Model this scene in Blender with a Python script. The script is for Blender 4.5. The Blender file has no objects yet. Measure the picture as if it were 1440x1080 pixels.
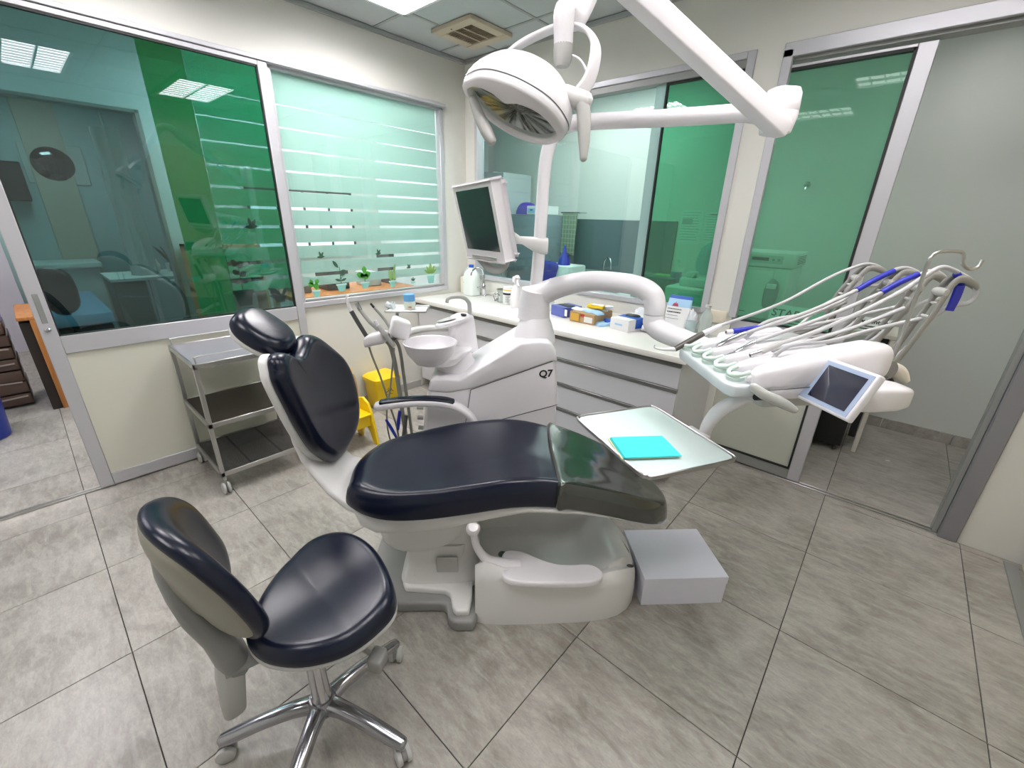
import bpy, bmesh, math, random
from mathutils import Vector, Matrix, noise
random.seed(7)
SC = bpy.context.scene
COL = SC.collection
PI = math.pi
# ------------------------------------------------------------------ camera
cam_d = bpy.data.cameras.new('camera'); cam = bpy.data.objects.new('camera', cam_d); COL.objects.link(cam)
cam_d.lens = 595.7 / 1440 * 36.0; cam_d.sensor_width = 36.0; cam_d.clip_start = 0.05
cam.matrix_world = Matrix(((0.7448545, -0.2604866, 0.6142788, 3.2320), (0.6667938, 0.2574382, -0.6993651, -2.9580), (0.0240364, 0.9305226, 0.3654448, 1.5610), (0, 0, 0, 1)))
SC.camera = cam
# ------------------------------------------------------------------ world and exposure
SC.view_settings.view_transform = 'Standard'; SC.view_settings.look = 'None'
SC.view_settings.gamma = 1.0; SC.view_settings.use_curve_mapping = False
SC.view_settings.exposure = 0.35
wd = bpy.data.worlds.new('world'); SC.world = wd; wd.use_nodes = True
wd.node_tree.nodes['Background'].inputs[0].default_value = (0.80, 0.88, 1.0, 1)
wd.node_tree.nodes['Background'].inputs[1].default_value = 0.6
# the surgery is lit by its ceiling troffers, the side rooms by added ones (emissive diffusers, built below); strengths:
LAMP_E = [34.0, 15.0, 15.0, 28.0, 13.0]            # this surgery
POWER_B, POWER_P, POWER_A, POWER_A2, POWER_C = 13.0, 13.0, 24.0, 32.0, 12.0  # added unseen lights of the side rooms
TROFFERS = [(0.70, -1.18, 0.60, 0.60), (3.10, -1.20, 0.96, 0.52), (2.95, -2.42, 0.96, 0.42), (0.70, -2.35, 0.58, 0.50), (1.9, -3.6, 0.96, 0.5)]

# ------------------------------------------------------------------ helpers
MW = {}
UVW = Matrix.Rotation(PI / 4, 4, 'Z')       # the chair and its unit stand at 45 degrees to the walls
I4 = Matrix.Identity(4)
class FRS: m = I4
def frame(m): FRS.m = m
def BM(): return bmesh.new()
def thing(name, label, cat, loc=(0, 0, 0), rotz=0, group=None, kind=None):
    o = bpy.data.objects.new(name, None); COL.objects.link(o)
    m = FRS.m @ Matrix.Translation(loc) @ Matrix.Rotation(rotz, 4, 'Z')
    o.matrix_world = m; o.empty_display_size = 0.1
    MW[o.name] = m
    if label: o['label'] = label
    if cat: o['category'] = cat
    if group: o['group'] = group
    if kind: o['kind'] = kind
    return o
def _mesh(name, bm, mat, angle=38):
    bmesh.ops.recalc_face_normals(bm, faces=bm.faces[:])
    for f in bm.faces: f.smooth = True
    me = bpy.data.meshes.new(name); bm.to_mesh(me); bm.free()
    me.set_sharp_from_angle(angle=math.radians(angle))
    for m in (mat if isinstance(mat, (list, tuple)) else [mat]): me.materials.append(m)
    return me
def part(name, bm, mat, parent, label=None, kind=None, angle=38):
    pm = MW[parent.name]
    bm.transform(pm.inverted() @ FRS.m)
    o = bpy.data.objects.new(name, _mesh(name, bm, mat, angle)); COL.objects.link(o)
    o.parent = parent; MW[o.name] = pm
    if label: o['label'] = label
    if kind: o['kind'] = kind
    return o
def solo(name, bm, mat, label=None, cat=None, group=None, kind=None, angle=38):
    bm.transform(FRS.m)
    xs = [v.co.x for v in bm.verts]; ys = [v.co.y for v in bm.verts]; zs = [v.co.z for v in bm.verts]
    c = Vector(((min(xs) + max(xs)) / 2, (min(ys) + max(ys)) / 2, min(zs)))
    bmesh.ops.translate(bm, verts=bm.verts[:], vec=-c)
    o = bpy.data.objects.new(name, _mesh(name, bm, mat, angle)); COL.objects.link(o); o.location = c
    MW[o.name] = Matrix.Translation(c)
    for k, v in (('label', label), ('category', cat), ('group', group), ('kind', kind)):
        if v: o[k] = v
    return o
def struct(name, bm, mat, angle=38): return solo(name, bm, mat, kind='structure', angle=angle)
def rep(o, M, label=None, group=None):
    """copy a thing with its parts and sub-parts, moved by the world matrix M"""
    c = o.copy(); COL.objects.link(c); m = M @ MW[o.name]; c.matrix_world = m; MW[c.name] = m
    if label: c['label'] = label
    if group: c['group'] = group
    def kids(a, b, m):
        for ch in [k for k in bpy.data.objects if k.parent == a]:
            d = ch.copy(); COL.objects.link(d); d.parent = b; MW[d.name] = m; kids(ch, d, m)
    kids(o, c, m)
    return c

def box(bm, x0, x1, y0, y1, z0, z1, bev=0.0, seg=2):
    r = bmesh.ops.create_cube(bm, size=1.0); vs = r['verts']
    for v in vs:
        v.co = Vector(((x0 + x1) / 2 + v.co.x * (x1 - x0), (y0 + y1) / 2 + v.co.y * (y1 - y0), (z0 + z1) / 2 + v.co.z * (z1 - z0)))
    if bev > 0:
        es = list({e for v in vs for e in v.link_edges})
        bmesh.ops.bevel(bm, geom=es, offset=bev, segments=seg, profile=0.5, affect='EDGES')
    return bm
def obox(bm, c, ax, ay, az, bev=0.0, seg=2):
    """box of centre c with half-axis vectors"""
    t = BM(); box(t, -1, 1, -1, 1, -1, 1)
    c, ax, ay, az = map(Vector, (c, ax, ay, az))
    for v in t.verts: v.co = c + ax * v.co.x + ay * v.co.y + az * v.co.z
    if bev: bmesh.ops.bevel(t, geom=t.edges[:], offset=bev, segments=seg, profile=0.5, affect='EDGES')
    join(bm, t); return bm
def join(bm, t):
    me = bpy.data.meshes.new('tmp'); t.to_mesh(me); t.free(); bm.from_mesh(me); bpy.data.meshes.remove(me)
def crom(pts, n=8, closed=False):
    P = [Vector(p) for p in pts]; out = []; N = len(P)
    rng = range(N if closed else N - 1)
    for i in rng:
        p1, p2 = P[i], P[(i + 1) % N]
        p0 = P[(i - 1) % N] if (closed or i > 0) else p1 * 2 - p2
        p3 = P[(i + 2) % N] if (closed or i < N - 2) else p2 * 2 - p1
        for k in range(n):
            t = k / n
            out.append(0.5 * ((2 * p1) + (p2 - p0) * t + (2 * p0 - 5 * p1 + 4 * p2 - p3) * t * t + (3 * p1 - p0 - 3 * p2 + p3) * t ** 3))
    if not closed: out.append(P[-1])
    return out
def loft(bm, rings, cap=True, closed_u=False):
    V = [[bm.verts.new(p) for p in r] for r in rings]
    n = len(V[0]); m = len(V)
    for i in range(m if closed_u else m - 1):
        a, b = V[i], V[(i + 1) % m]
        for j in range(n):
            bm.faces.new((a[j], a[(j + 1) % n], b[(j + 1) % n], b[j]))
    if cap and not closed_u:
        for r in (V[0], V[-1]):
            c = bm.verts.new(sum((v.co for v in r), Vector()) / n)
            for j in range(n): bm.faces.new((r[j], r[(j + 1) % n], c))
    return bm
def ring(c, a, b, n=20, p=2.0):
    c, a, b = Vector(c), Vector(a), Vector(b); out = []
    for k in range(n):
        t = 2 * PI * k / n; ct, st = math.cos(t), math.sin(t)
        out.append(c + a * math.copysign(abs(ct) ** (2 / p), ct) + b * math.copysign(abs(st) ** (2 / p), st))
    return out
def tube(bm, pts, r, n=12, sub=8, flat=1.0, up=None, p=2.0, round_end=False):
    """swept tube; r a number or one radius per control point; flat scales the second axis"""
    if not isinstance(r, (list, tuple)): r = [r] * len(pts)
    Q = [Vector((*pt, rr)) for pt, rr in zip([tuple(q) for q in pts], r)]
    S = crom(Q, sub) if sub > 1 and len(Q) > 2 else Q
    P = [Vector(s[:3]) for s in S]; Rr = [max(1e-4, s[3]) for s in S]
    t0 = (P[1] - P[0]).normalized()
    a = Vector(up) if up is not None else (Vector((0, 0, 1)) if abs(t0.z) < 0.9 else Vector((1, 0, 0)))
    a = (a - t0 * a.dot(t0)).normalized(); rings = []
    for i, q in enumerate(P):
        t = (P[min(i + 1, len(P) - 1)] - P[max(i - 1, 0)]).normalized()
        a = (a - t * a.dot(t)).normalized(); b = t.cross(a)
        if round_end and i == 0:
            for k in (0.35, 0.75): rings.append(ring(q - t * Rr[0] * math.cos(k * PI / 2) * 0.8, a * Rr[0] * math.sin(k * PI / 2), b * Rr[0] * flat * math.sin(k * PI / 2), n, p))
        rings.append(ring(q, a * Rr[i], b * Rr[i] * flat, n, p))
        if round_end and i == len(P) - 1:
            for k in (0.75, 0.35): rings.append(ring(q + t * Rr[-1] * math.cos(k * PI / 2) * 0.8, a * Rr[-1] * math.sin(k * PI / 2), b * Rr[-1] * flat * math.sin(k * PI / 2), n, p))
    return loft(bm, rings)
def lathe(bm, prof, c=(0, 0, 0), axis=(0, 0, 1), n=24, sx=1.0, sy=1.0):
    c = Vector(c); z = Vector(axis).normalized()
    x = Vector((1, 0, 0)) if abs(z.x) < 0.9 else Vector((0, 1, 0)); x = (x - z * x.dot(z)).normalized(); y = z.cross(x)
    rings = [[c + z * h + (x * math.cos(2 * PI * k / n) * sx + y * math.sin(2 * PI * k / n) * sy) * max(r, 1e-4) for k in range(n)] for r, h in prof]
    return loft(bm, rings)
def prism(bm, poly, mp, d0, d1, bev=0.0, seg=2):
    """polygon poly (2-D) swept from d0 to d1; mp(x, y, d) gives the point"""
    t = BM()
    A = [t.verts.new(mp(x, y, d0)) for x, y in poly]; B = [t.verts.new(mp(x, y, d1)) for x, y in poly]
    n = len(poly)
    for i in range(n): t.faces.new((A[i], A[(i + 1) % n], B[(i + 1) % n], B[i]))
    t.faces.new(A[::-1]); t.faces.new(B)
    bmesh.ops.recalc_face_normals(t, faces=t.faces[:])
    if bev:
        es = [e for e in t.edges if len(e.link_faces) == 2 and e.calc_face_angle(0) > 0.35]
        bmesh.ops.bevel(t, geom=es, offset=bev, segments=seg, profile=0.5, affect='EDGES')
    for f in [f for f in t.faces if len(f.verts) > 4]: bmesh.ops.triangulate(t, faces=[f])
    join(bm, t); return bm
def cushion(bm, outline, mp, tf, tb=0.0, edge=0.25, dome=0.0, rings_in=(0.8, 0.6, 0.4, 0.2), sub=6, nseg=5, back_edge=0.08, flatback=True):
    """padded shape: smooth closed outline (2-D control points), front height tf, back height -tb, mp(x, y, h) maps to 3-D"""
    O = crom([Vector((x, y, 0)) for x, y in outline], sub, closed=True)
    c = sum(O, Vector()) / len(O)
    prof = []   # (k, h)
    for i in range(3):                                  # back rounding
        a = -PI / 2 + i * PI / 6
        prof.append((1 - back_edge * (1 - math.cos(a)), tb * math.sin(a)))
    for i in range(nseg + 1):
        a = i / nseg * PI / 2
        prof.append((1 - edge * (1 - math.cos(a)), tf * math.sin(a)))
    k0 = 1 - edge
    for k in rings_in: prof.append((k0 * k, tf + dome * (1 - k * k)))
    rr = []
    S_ = list(O); N_ = len(S_)
    for k, h in prof:
        if h >= tf - 1e-6 and k < k0 * 0.999:                # the crown forgets notches of the outline
            for _ in range(4): S_ = [(S_[i - 1] + S_[i] * 2 + S_[(i + 1) % N_]) / 4 for i in range(N_)]
        rr.append([mp(c.x + (q.x - c.x) * k, c.y + (q.y - c.y) * k, h) for q in S_])
    V = [[bm.verts.new(q) for q in r] for r in rr]; n = len(O)
    for i in range(len(V) - 1):
        for j in range(n): bm.faces.new((V[i][j], V[i][(j + 1) % n], V[i + 1][(j + 1) % n], V[i + 1][j]))
    cv = bm.verts.new(mp(c.x, c.y, tf + dome))
    for j in range(n): bm.faces.new((V[-1][j], V[-1][(j + 1) % n], cv))
    cb = bm.verts.new(mp(c.x, c.y, -tb))
    for j in range(n): bm.faces.new((V[0][(j + 1) % n], V[0][j], cb))
    return bm
def text_bm(body, size, origin, right, up, depth=0.0008, bold=0.0, align='LEFT'):
    cu = bpy.data.curves.new('lettering', 'FONT'); cu.body = body; cu.size = size; cu.extrude = depth; cu.offset = bold; cu.align_x = align
    cu.resolution_u = 3
    o = bpy.data.objects.new('lettering', cu); COL.objects.link(o)
    dg = bpy.context.evaluated_depsgraph_get(); me = bpy.data.meshes.new_from_object(o.evaluated_get(dg))
    bm = BM(); bm.from_mesh(me); bpy.data.meshes.remove(me); bpy.data.objects.remove(o); bpy.data.curves.remove(cu)
    right = Vector(right).normalized(); up = Vector(up).normalized(); nn = right.cross(up)
    for v in bm.verts: v.co = Vector(origin) + right * v.co.x + up * v.co.y + nn * (v.co.z + depth)
    return bm

# ------------------------------------------------------------------ materials
def mat(name, col, rough=0.5, metal=0.0, spec=0.5, coat=0.0, emit=None, es=0.0, bump=0.0, bscale=60, vary=0.0, vscale=6, trans=0.0, alpha=1.0):
    m = bpy.data.materials.new(name); m.use_nodes = True; nt = m.node_tree; b = nt.nodes['Principled BSDF']
    b.inputs['Base Color'].default_value = (*col, 1); b.inputs['Roughness'].default_value = rough; b.inputs['Metallic'].default_value = metal
    b.inputs['Specular IOR Level'].default_value = spec; b.inputs['Coat Weight'].default_value = coat; b.inputs['Coat Roughness'].default_value = 0.08
    b.inputs['Transmission Weight'].default_value = trans; b.inputs['Alpha'].default_value = alpha
    if emit: b.inputs['Emission Color'].default_value = (*emit, 1); b.inputs['Emission Strength'].default_value = es
    tc = nt.nodes.new('ShaderNodeTexCoord')
    if vary:
        n = nt.nodes.new('ShaderNodeTexNoise'); n.inputs['Scale'].default_value = vscale; n.inputs['Detail'].default_value = 5
        r = nt.nodes.new('ShaderNodeMapRange'); r.inputs[3].default_value = 1 - vary; r.inputs[4].default_value = 1 + vary
        mx = nt.nodes.new('ShaderNodeMix'); mx.data_type = 'RGBA'; mx.blend_type = 'MULTIPLY'; mx.inputs[0].default_value = 1
        mx.inputs[6].default_value = (*col, 1)
        nt.links.new(tc.outputs['Object'], n.inputs['Vector']); nt.links.new(n.outputs[0], r.inputs[0]); nt.links.new(r.outputs[0], mx.inputs[7]); nt.links.new(mx.outputs[2], b.inputs['Base Color'])
    if bump:
        n = nt.nodes.new('ShaderNodeTexNoise'); n.inputs['Scale'].default_value = bscale; n.inputs['Detail'].default_value = 4
        bp = nt.nodes.new('ShaderNodeBump'); bp.inputs['Strength'].default_value = bump; bp.inputs['Distance'].default_value = 0.002
        nt.links.new(tc.outputs['Object'], n.inputs['Vector']); nt.links.new(n.outputs[0], bp.inputs['Height']); nt.links.new(bp.outputs[0], b.inputs['Normal'])
    return m
def glass(name, tint, refl=1.0, haze=0.0):
    """thin pane: tinted see-through plus a Fresnel reflection"""
    m = bpy.data.materials.new(name); m.use_nodes = True; nt = m.node_tree; nt.nodes.clear()
    out = nt.nodes.new('ShaderNodeOutputMaterial'); tr = nt.nodes.new('ShaderNodeBsdfTransparent'); tr.inputs[0].default_value = (*tint, 1)
    gl = nt.nodes.new('ShaderNodeBsdfGlossy'); gl.inputs['Roughness'].default_value = 0.0; gl.inputs['Color'].default_value = (1, 1, 1, 1)
    lw = nt.nodes.new('ShaderNodeLayerWeight'); lw.inputs[0].default_value = 0.5
    pw = nt.nodes.new('ShaderNodeMath'); pw.operation = 'POWER'; pw.inputs[1].default_value = 4.5
    ma = nt.nodes.new('ShaderNodeMath'); ma.operation = 'MULTIPLY_ADD'; ma.inputs[1].default_value = 0.9 * min(1, refl); ma.inputs[2].default_value = 0.04 * refl; ma.use_clamp = True
    mx = nt.nodes.new('ShaderNodeMixShader')
    nt.links.new(lw.outputs['Facing'], pw.inputs[0]); nt.links.new(pw.outputs[0], ma.inputs[0]); nt.links.new(ma.outputs[0], mx.inputs[0])
    src = tr
    if haze:
        df = nt.nodes.new('ShaderNodeBsdfDiffuse'); df.inputs[0].default_value = (*[min(1, c * 1.2) for c in tint], 1)
        m2 = nt.nodes.new('ShaderNodeMixShader'); m2.inputs[0].default_value = haze
        nt.links.new(tr.outputs[0], m2.inputs[1]); nt.links.new(df.outputs[0], m2.inputs[2]); src = m2
    nt.links.new(src.outputs[0], mx.inputs[1]); nt.links.new(gl.outputs[0], mx.inputs[2]); nt.links.new(mx.outputs[0], out.inputs[0])
    return m
def film(name, col, t=0.35):
    """frosted adhesive film: diffuse in front, glowing through from behind"""
    m = bpy.data.materials.new(name); m.use_nodes = True; nt = m.node_tree; nt.nodes.clear()
    out = nt.nodes.new('ShaderNodeOutputMaterial'); d = nt.nodes.new('ShaderNodeBsdfDiffuse'); d.inputs[0].default_value = (*col, 1)
    t_ = nt.nodes.new('ShaderNodeBsdfTranslucent'); t_.inputs[0].default_value = (*col, 1)
    g = nt.nodes.new('ShaderNodeBsdfTransparent'); g.inputs[0].default_value = (*col, 1)
    a = nt.nodes.new('ShaderNodeMixShader'); a.inputs[0].default_value = 0.5
    b = nt.nodes.new('ShaderNodeMixShader'); b.inputs[0].default_value = t
    nt.links.new(d.outputs[0], a.inputs[1]); nt.links.new(t_.outputs[0], a.inputs[2]); nt.links.new(a.outputs[0], b.inputs[1]); nt.links.new(g.outputs[0], b.inputs[2]); nt.links.new(b.outputs[0], out.inputs[0])
    return m
def tile_material(name, c1, c2, c3):
    m = bpy.data.materials.new(name); m.use_nodes = True; nt = m.node_tree; b = nt.nodes['Principled BSDF']
    b.inputs['Roughness'].default_value = 0.34
    tc = nt.nodes.new('ShaderNodeTexCoord'); oi = nt.nodes.new('ShaderNodeObjectInfo')
    add = nt.nodes.new('ShaderNodeVectorMath'); add.operation = 'ADD'
    sc = nt.nodes.new('ShaderNodeVectorMath'); sc.operation = 'SCALE'; sc.inputs[3].default_value = 37.0
    cmb = nt.nodes.new('ShaderNodeCombineXYZ')
    nt.links.new(oi.outputs['Random'], cmb.inputs[0]); nt.links.new(oi.outputs['Random'], cmb.inputs[1]); nt.links.new(cmb.outputs[0], sc.inputs[0])
    nt.links.new(tc.outputs['Object'], add.inputs[0]); nt.links.new(sc.outputs[0], add.inputs[1])
    def nz(scale, detail, dist, stretch=None):
        n = nt.nodes.new('ShaderNodeTexNoise'); n.inputs['Scale'].default_value = scale; n.inputs['Detail'].default_value = detail; n.inputs['Distortion'].default_value = dist; n.inputs['Roughness'].default_value = 0.6
        if stretch:
            mp = nt.nodes.new('ShaderNodeMapping'); mp.inputs['Scale'].default_value = stretch; mp.inputs['Rotation'].default_value = (0, 0, 0.5)
            nt.links.new(add.outputs[0], mp.inputs[0]); nt.links.new(mp.outputs[0], n.inputs['Vector'])
        else: nt.links.new(add.outputs[0], n.inputs['Vector'])
        return n
    n1 = nz(3.2, 6, 0.8); n2 = nz(9, 8, 0.6, (1.0, 3.2, 1)); n3 = nz(45, 4, 1.0, (1, 2.5, 1))
    r1 = nt.nodes.new('ShaderNodeValToRGB'); e = r1.color_ramp.elements; e[0].position = 0.36; e[0].color = (*c1, 1); e[1].position = 0.66; e[1].color = (*c2, 1)
    r2 = nt.nodes.new('ShaderNodeMapRange'); r2.inputs[1].default_value = 0.40; r2.inputs[2].default_value = 0.7; r2.inputs[3].default_value = 0.0; r2.inputs[4].default_value = 0.65
    r3 = nt.nodes.new('ShaderNodeMapRange'); r3.inputs[1].default_value = 0.3; r3.inputs[2].default_value = 0.75; r3.inputs[3].default_value = 0.86; r3.inputs[4].default_value = 1.12
    mx = nt.nodes.new('ShaderNodeMix'); mx.data_type = 'RGBA'; mx.inputs[7].default_value = (*c3, 1)
    m3 = nt.nodes.new('ShaderNodeMix'); m3.data_type = 'RGBA'; m3.blend_type = 'MULTIPLY'; m3.inputs[0].default_value = 1
    nt.links.new(n1.outputs[0], r1.inputs[0]); nt.links.new(n2.outputs[0], r2.inputs[0]); nt.links.new(n3.outputs[0], r3.inputs[0])
    nt.links.new(r1.outputs[0], mx.inputs[6]); nt.links.new(r2.outputs[0], mx.inputs[0]); nt.links.new(mx.outputs[2], m3.inputs[6]); nt.links.new(r3.outputs[0], m3.inputs[7])
    nt.links.new(m3.outputs[2], b.inputs['Base Color'])
    bp = nt.nodes.new('ShaderNodeBump'); bp.inputs['Strength'].default_value = 0.12; bp.inputs['Distance'].default_value = 0.001
    nt.links.new(n3.outputs[0], bp.inputs['Height']); nt.links.new(bp.outputs[0], b.inputs['Normal'])
    return m
def wood(name, c1, c2, scale=5):
    m = mat(name, c1, 0.45); nt = m.node_tree; b = nt.nodes['Principled BSDF']; tc = nt.nodes.new('ShaderNodeTexCoord')
    mp = nt.nodes.new('ShaderNodeMapping'); mp.inputs['Scale'].default_value = (6, 6, 0.7); w = nt.nodes.new('ShaderNodeTexNoise'); w.inputs['Scale'].default_value = scale; w.inputs['Detail'].default_value = 6; w.inputs['Distortion'].default_value = 1.0
    r = nt.nodes.new('ShaderNodeValToRGB'); e = r.color_ramp.elements; e[0].position = 0.35; e[0].color = (*c1, 1); e[1].position = 0.65; e[1].color = (*c2, 1)
    nt.links.new(tc.outputs['Object'], mp.inputs[0]); nt.links.new(mp.outputs[0], w.inputs['Vector']); nt.links.new(w.outputs[0], r.inputs[0]); nt.links.new(r.outputs[0], b.inputs['Base Color'])
    return m
M_wall = mat('cream_wall_paint', (0.66, 0.655, 0.605), 0.55, vary=0.02, vscale=2)
M_wallg = mat('pale_grey_green_paint', (0.56, 0.56, 0.50), 0.55)
M_ceil = mat('ceiling_tile_white', (0.50, 0.53, 0.54), 0.85, bump=0.25, bscale=140, vary=0.03, vscale=20)
M_tbar = mat('ceiling_grid_grey', (0.36, 0.38, 0.38), 0.5)
M_alu = mat('anodised_aluminium', (0.53, 0.53, 0.56), 0.42, metal=0.35, bump=0.05, bscale=200)
M_alud = mat('dull_grey_aluminium', (0.30, 0.31, 0.30), 0.45, metal=0.3)
M_panel = mat('cream_door_panel', (0.62, 0.62, 0.53), 0.4)
M_gasket = mat('black_gasket', (0.012, 0.014, 0.014), 0.6)
M_tile = tile_material('stone_look_floor_tile', (0.235, 0.218, 0.188), (0.385, 0.362, 0.325), (0.47, 0.45, 0.41))
M_grout = mat('dark_grout', (0.055, 0.05, 0.045), 0.9)
M_white = mat('white_plastic', (0.82, 0.80, 0.825), 0.28, coat=0.15)
M_whitew = mat('white_warm_plastic', (0.74, 0.735, 0.72), 0.32)
M_greyp = mat('light_grey_plastic', (0.48, 0.48, 0.46), 0.4)
M_midgrey = mat('mid_grey_plastic', (0.27, 0.27, 0.26), 0.45)
M_dkgrey = mat('dark_grey_plastic', (0.07, 0.07, 0.07), 0.45)
M_black = mat('black_plastic', (0.012, 0.012, 0.014), 0.4)
M_seam = mat('seam_shadow_gap', (0.10, 0.10, 0.10), 0.8)
M_navy = mat('navy_leather', (0.004, 0.007, 0.020), 0.27, spec=0.42, bump=0.10, bscale=350)
M_steel = mat('brushed_steel', (0.50, 0.50, 0.49), 0.30, metal=1.0, bump=0.05, bscale=300)
M_chrome = mat('chrome', (0.62, 0.62, 0.64), 0.10, metal=1.0)
M_polish = mat('polished_aluminium', (0.42, 0.42, 0.45), 0.18, metal=1.0)
M_yellow = mat('yellow_plastic', (0.85, 0.58, 0.005), 0.35)
M_ply = wood('birch_wood', (0.55, 0.33, 0.12), (0.66, 0.42, 0.17))
M_orange_wood = wood('orange_veneer', (0.36, 0.13, 0.03), (0.50, 0.20, 0.05))
M_worktop = mat('white_worktop', (0.82, 0.80, 0.76), 0.25, coat=0.2)
M_drawer = mat('white_laminate', (0.60, 0.60, 0.63), 0.3, coat=0.2)
G_teal = glass('teal_tinted_glass', (0.40, 0.57, 0.57), 1.5)
G_mint = glass('pale_mint_glass', (0.84, 0.97, 0.95), 1.4)
G_green = glass('green_tinted_glass', (0.31, 0.66, 0.50), 1.3, haze=0.06)
G_green2 = glass('light_green_tinted_glass', (0.50, 0.78, 0.65), 0.25, haze=0.10)
G_clear = glass('clear_glass', (0.93, 0.97, 0.95), 1.0)
G_film = film('frosted_mint_film', (0.58, 0.73, 0.70), 0.05)
G_film2 = film('frosted_green_film', (0.42, 0.95, 0.68), 0.05)
G_greenfilm = film('solid_green_film', (0.24, 0.72, 0.36), 0.10)

# ------------------------------------------------------------------ floor
bm = BM(); box(bm, -4.2, 4.4, -4.6, 1.75, -0.12, -0.006)
floor = struct('floor', bm, M_grout)
GX, GY = 3.245, -0.656
def tmesh(w, d):
    b = BM(); box(b, -w / 2, w / 2, -d / 2, d / 2, -0.006, 0.0)
    top = [e for e in b.edges if all(abs(v.co.z) < 1e-6 for v in e.verts)]
    bmesh.ops.bevel(b, geom=top, offset=0.0012, segments=1, affect='EDGES')
    return _mesh('floor_tile', b, M_tile, 20)
cache = {}
def cuts(lo, hi, g, brk):
    xs = {lo, hi, *brk}; k = math.ceil((lo - g) / 0.6)
    while g + 0.6 * k < hi: xs.add(round(g + 0.6 * k, 4)); k += 1
    xs = sorted(x for x in xs if lo <= x <= hi); return [(a, b) for a, b in zip(xs, xs[1:]) if b - a > 0.02]
GR = 0.003
for xa, xb in cuts(-4.1, 4.3, GX, [0.0]):
    for ya, yb in cuts(-4.5, 1.5, GY, [0.0]):
        w, d = round(xb - xa - GR, 4), round(yb - ya - GR, 4)
        if (w, d) not in cache: cache[(w, d)] = tmesh(w, d)
        o = bpy.data.objects.new('floor_tile', cache[(w, d)]); COL.objects.link(o); o.parent = floor
        c = MW[floor.name].inverted() @ Vector(((xa + xb) / 2, (ya + yb) / 2, 0.0)); o.location = c

# ------------------------------------------------------------------ ceiling
HC = 2.79
bm = BM(); box(bm, -4.2, 4.4, -4.6, 1.75, HC + 0.02, HC + 0.1)
ceiling = struct('ceiling', bm, M_ceil)
def ctile(w, d):
    b = BM(); box(b, -w / 2, w / 2, -d / 2, d / 2, -0.012, 0.0, 0.003, 1); return _mesh('ceiling_tile', b, M_ceil, 20)
cc = {}
bars = BM()
LX, LY = 0.4, -0.27
holes = [(x - sx / 2 - 0.02, x + sx / 2 + 0.02, y - sy / 2 - 0.02, y + sy / 2 + 0.02) for x, y, sx, sy in TROFFERS]
for xa, xb in cuts(0.0, 4.05, LX, []):
    for ya, yb in cuts(-4.2, 0.0, LY, []):
        w, d = round(xb - xa - 0.012, 4), round(yb - ya - 0.012, 4)
        if (w, d) not in cc: cc[(w, d)] = ctile(w, d)
        o = bpy.data.objects.new('ceiling_tile', cc[(w, d)]); COL.objects.link(o); o.parent = ceiling
        o.location = MW[ceiling.name].inverted() @ Vector(((xa + xb) / 2, (ya + yb) / 2, HC + 0.013))
for xa, xb in cuts(0.0, 4.05, LX, []): box(bars, xa - 0.012, xa + 0.012, -4.2, 0, HC - 0.003, HC + 0.012)
for ya, yb in cuts(-4.2, 0.0, LY, []): box(bars, 0, 4.05, ya - 0.012, ya + 0.012, HC - 0.0035, HC + 0.0115)
part('ceiling_grid', bars, M_tbar, ceiling)
bm = BM(); box(bm, 0.0, 0.022, -4.2, -0.022, HC - 0.03, HC - 0.004, 0.003, 1); struct('trim_1', bm, M_tbar)
bm = BM(); box(bm, 0.022, 4.05, -0.022, 0.0, HC - 0.03, HC - 0.004, 0.003, 1); struct('trim_2', bm, M_tbar)

# ------------------------------------------------------------------ walls
bm = BM()
box(bm, -0.10, 0.0, -4.2, 0.10, 2.425, HC + 0.02)          # above the glazing
box(bm, -0.10, 0.0, -1.655, 0.0, 0.0, 0.90)                # below the fixed window
box(bm, -0.10, 0.0, -0.262, 0.0, 0.90, 2.425)              # corner pier
box(bm, -0.10, 0.0, -4.6, -4.05, 0.0, 2.425)
struct('wall_left', bm, M_wall)
bm = BM()
box(bm, 0.0, 4.4, 0.0, 0.10, 2.44, HC + 0.02)
box(bm, 0.0, 0.125, 0.0, 0.10, 0.0, 2.44)
box(bm, 0.125, 2.345, 0.0, 0.10, 0.0, 1.0)
box(bm, 2.345, 2.50, 0.0, 0.10, 0.0, 2.44)
box(bm, 3.83, 4.4, 0.0, 0.10, 0.0, 2.44)
struct('wall_back', bm, M_wall)
bm = BM(); box(bm, 4.10, 4.2, -4.6, 0.0, 0.0, HC + 0.02); struct('wall_right', bm, M_wall)
bm = BM(); box(bm, -4.2, 4.2, -4.7, -4.6, 0.0, HC + 0.02); struct('wall_front', bm, M_wall)
bm = BM(); box(bm, 0.0, 0.012, -1.6, -0.64, 0.0, 0.07, 0.003, 1); struct('baseboard_left', bm, mat('grey_skirting', (0.40, 0.39, 0.38), 0.5))
# right edge: sliding wardrobe door with a grey bottom rail
bm = BM(); box(bm, 4.055, 4.095, -1.6, -0.05, 0.02, 2.3, 0.004, 1)
struct('door_3', bm, mat('beige_laminate', (0.62, 0.55, 0.40), 0.45))
bm = BM(); box(bm, 4.0, 4.05, -2.6, -0.03, 0.0, 0.006, 0.002, 1); struct('trim_3', bm, M_alud)

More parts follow.
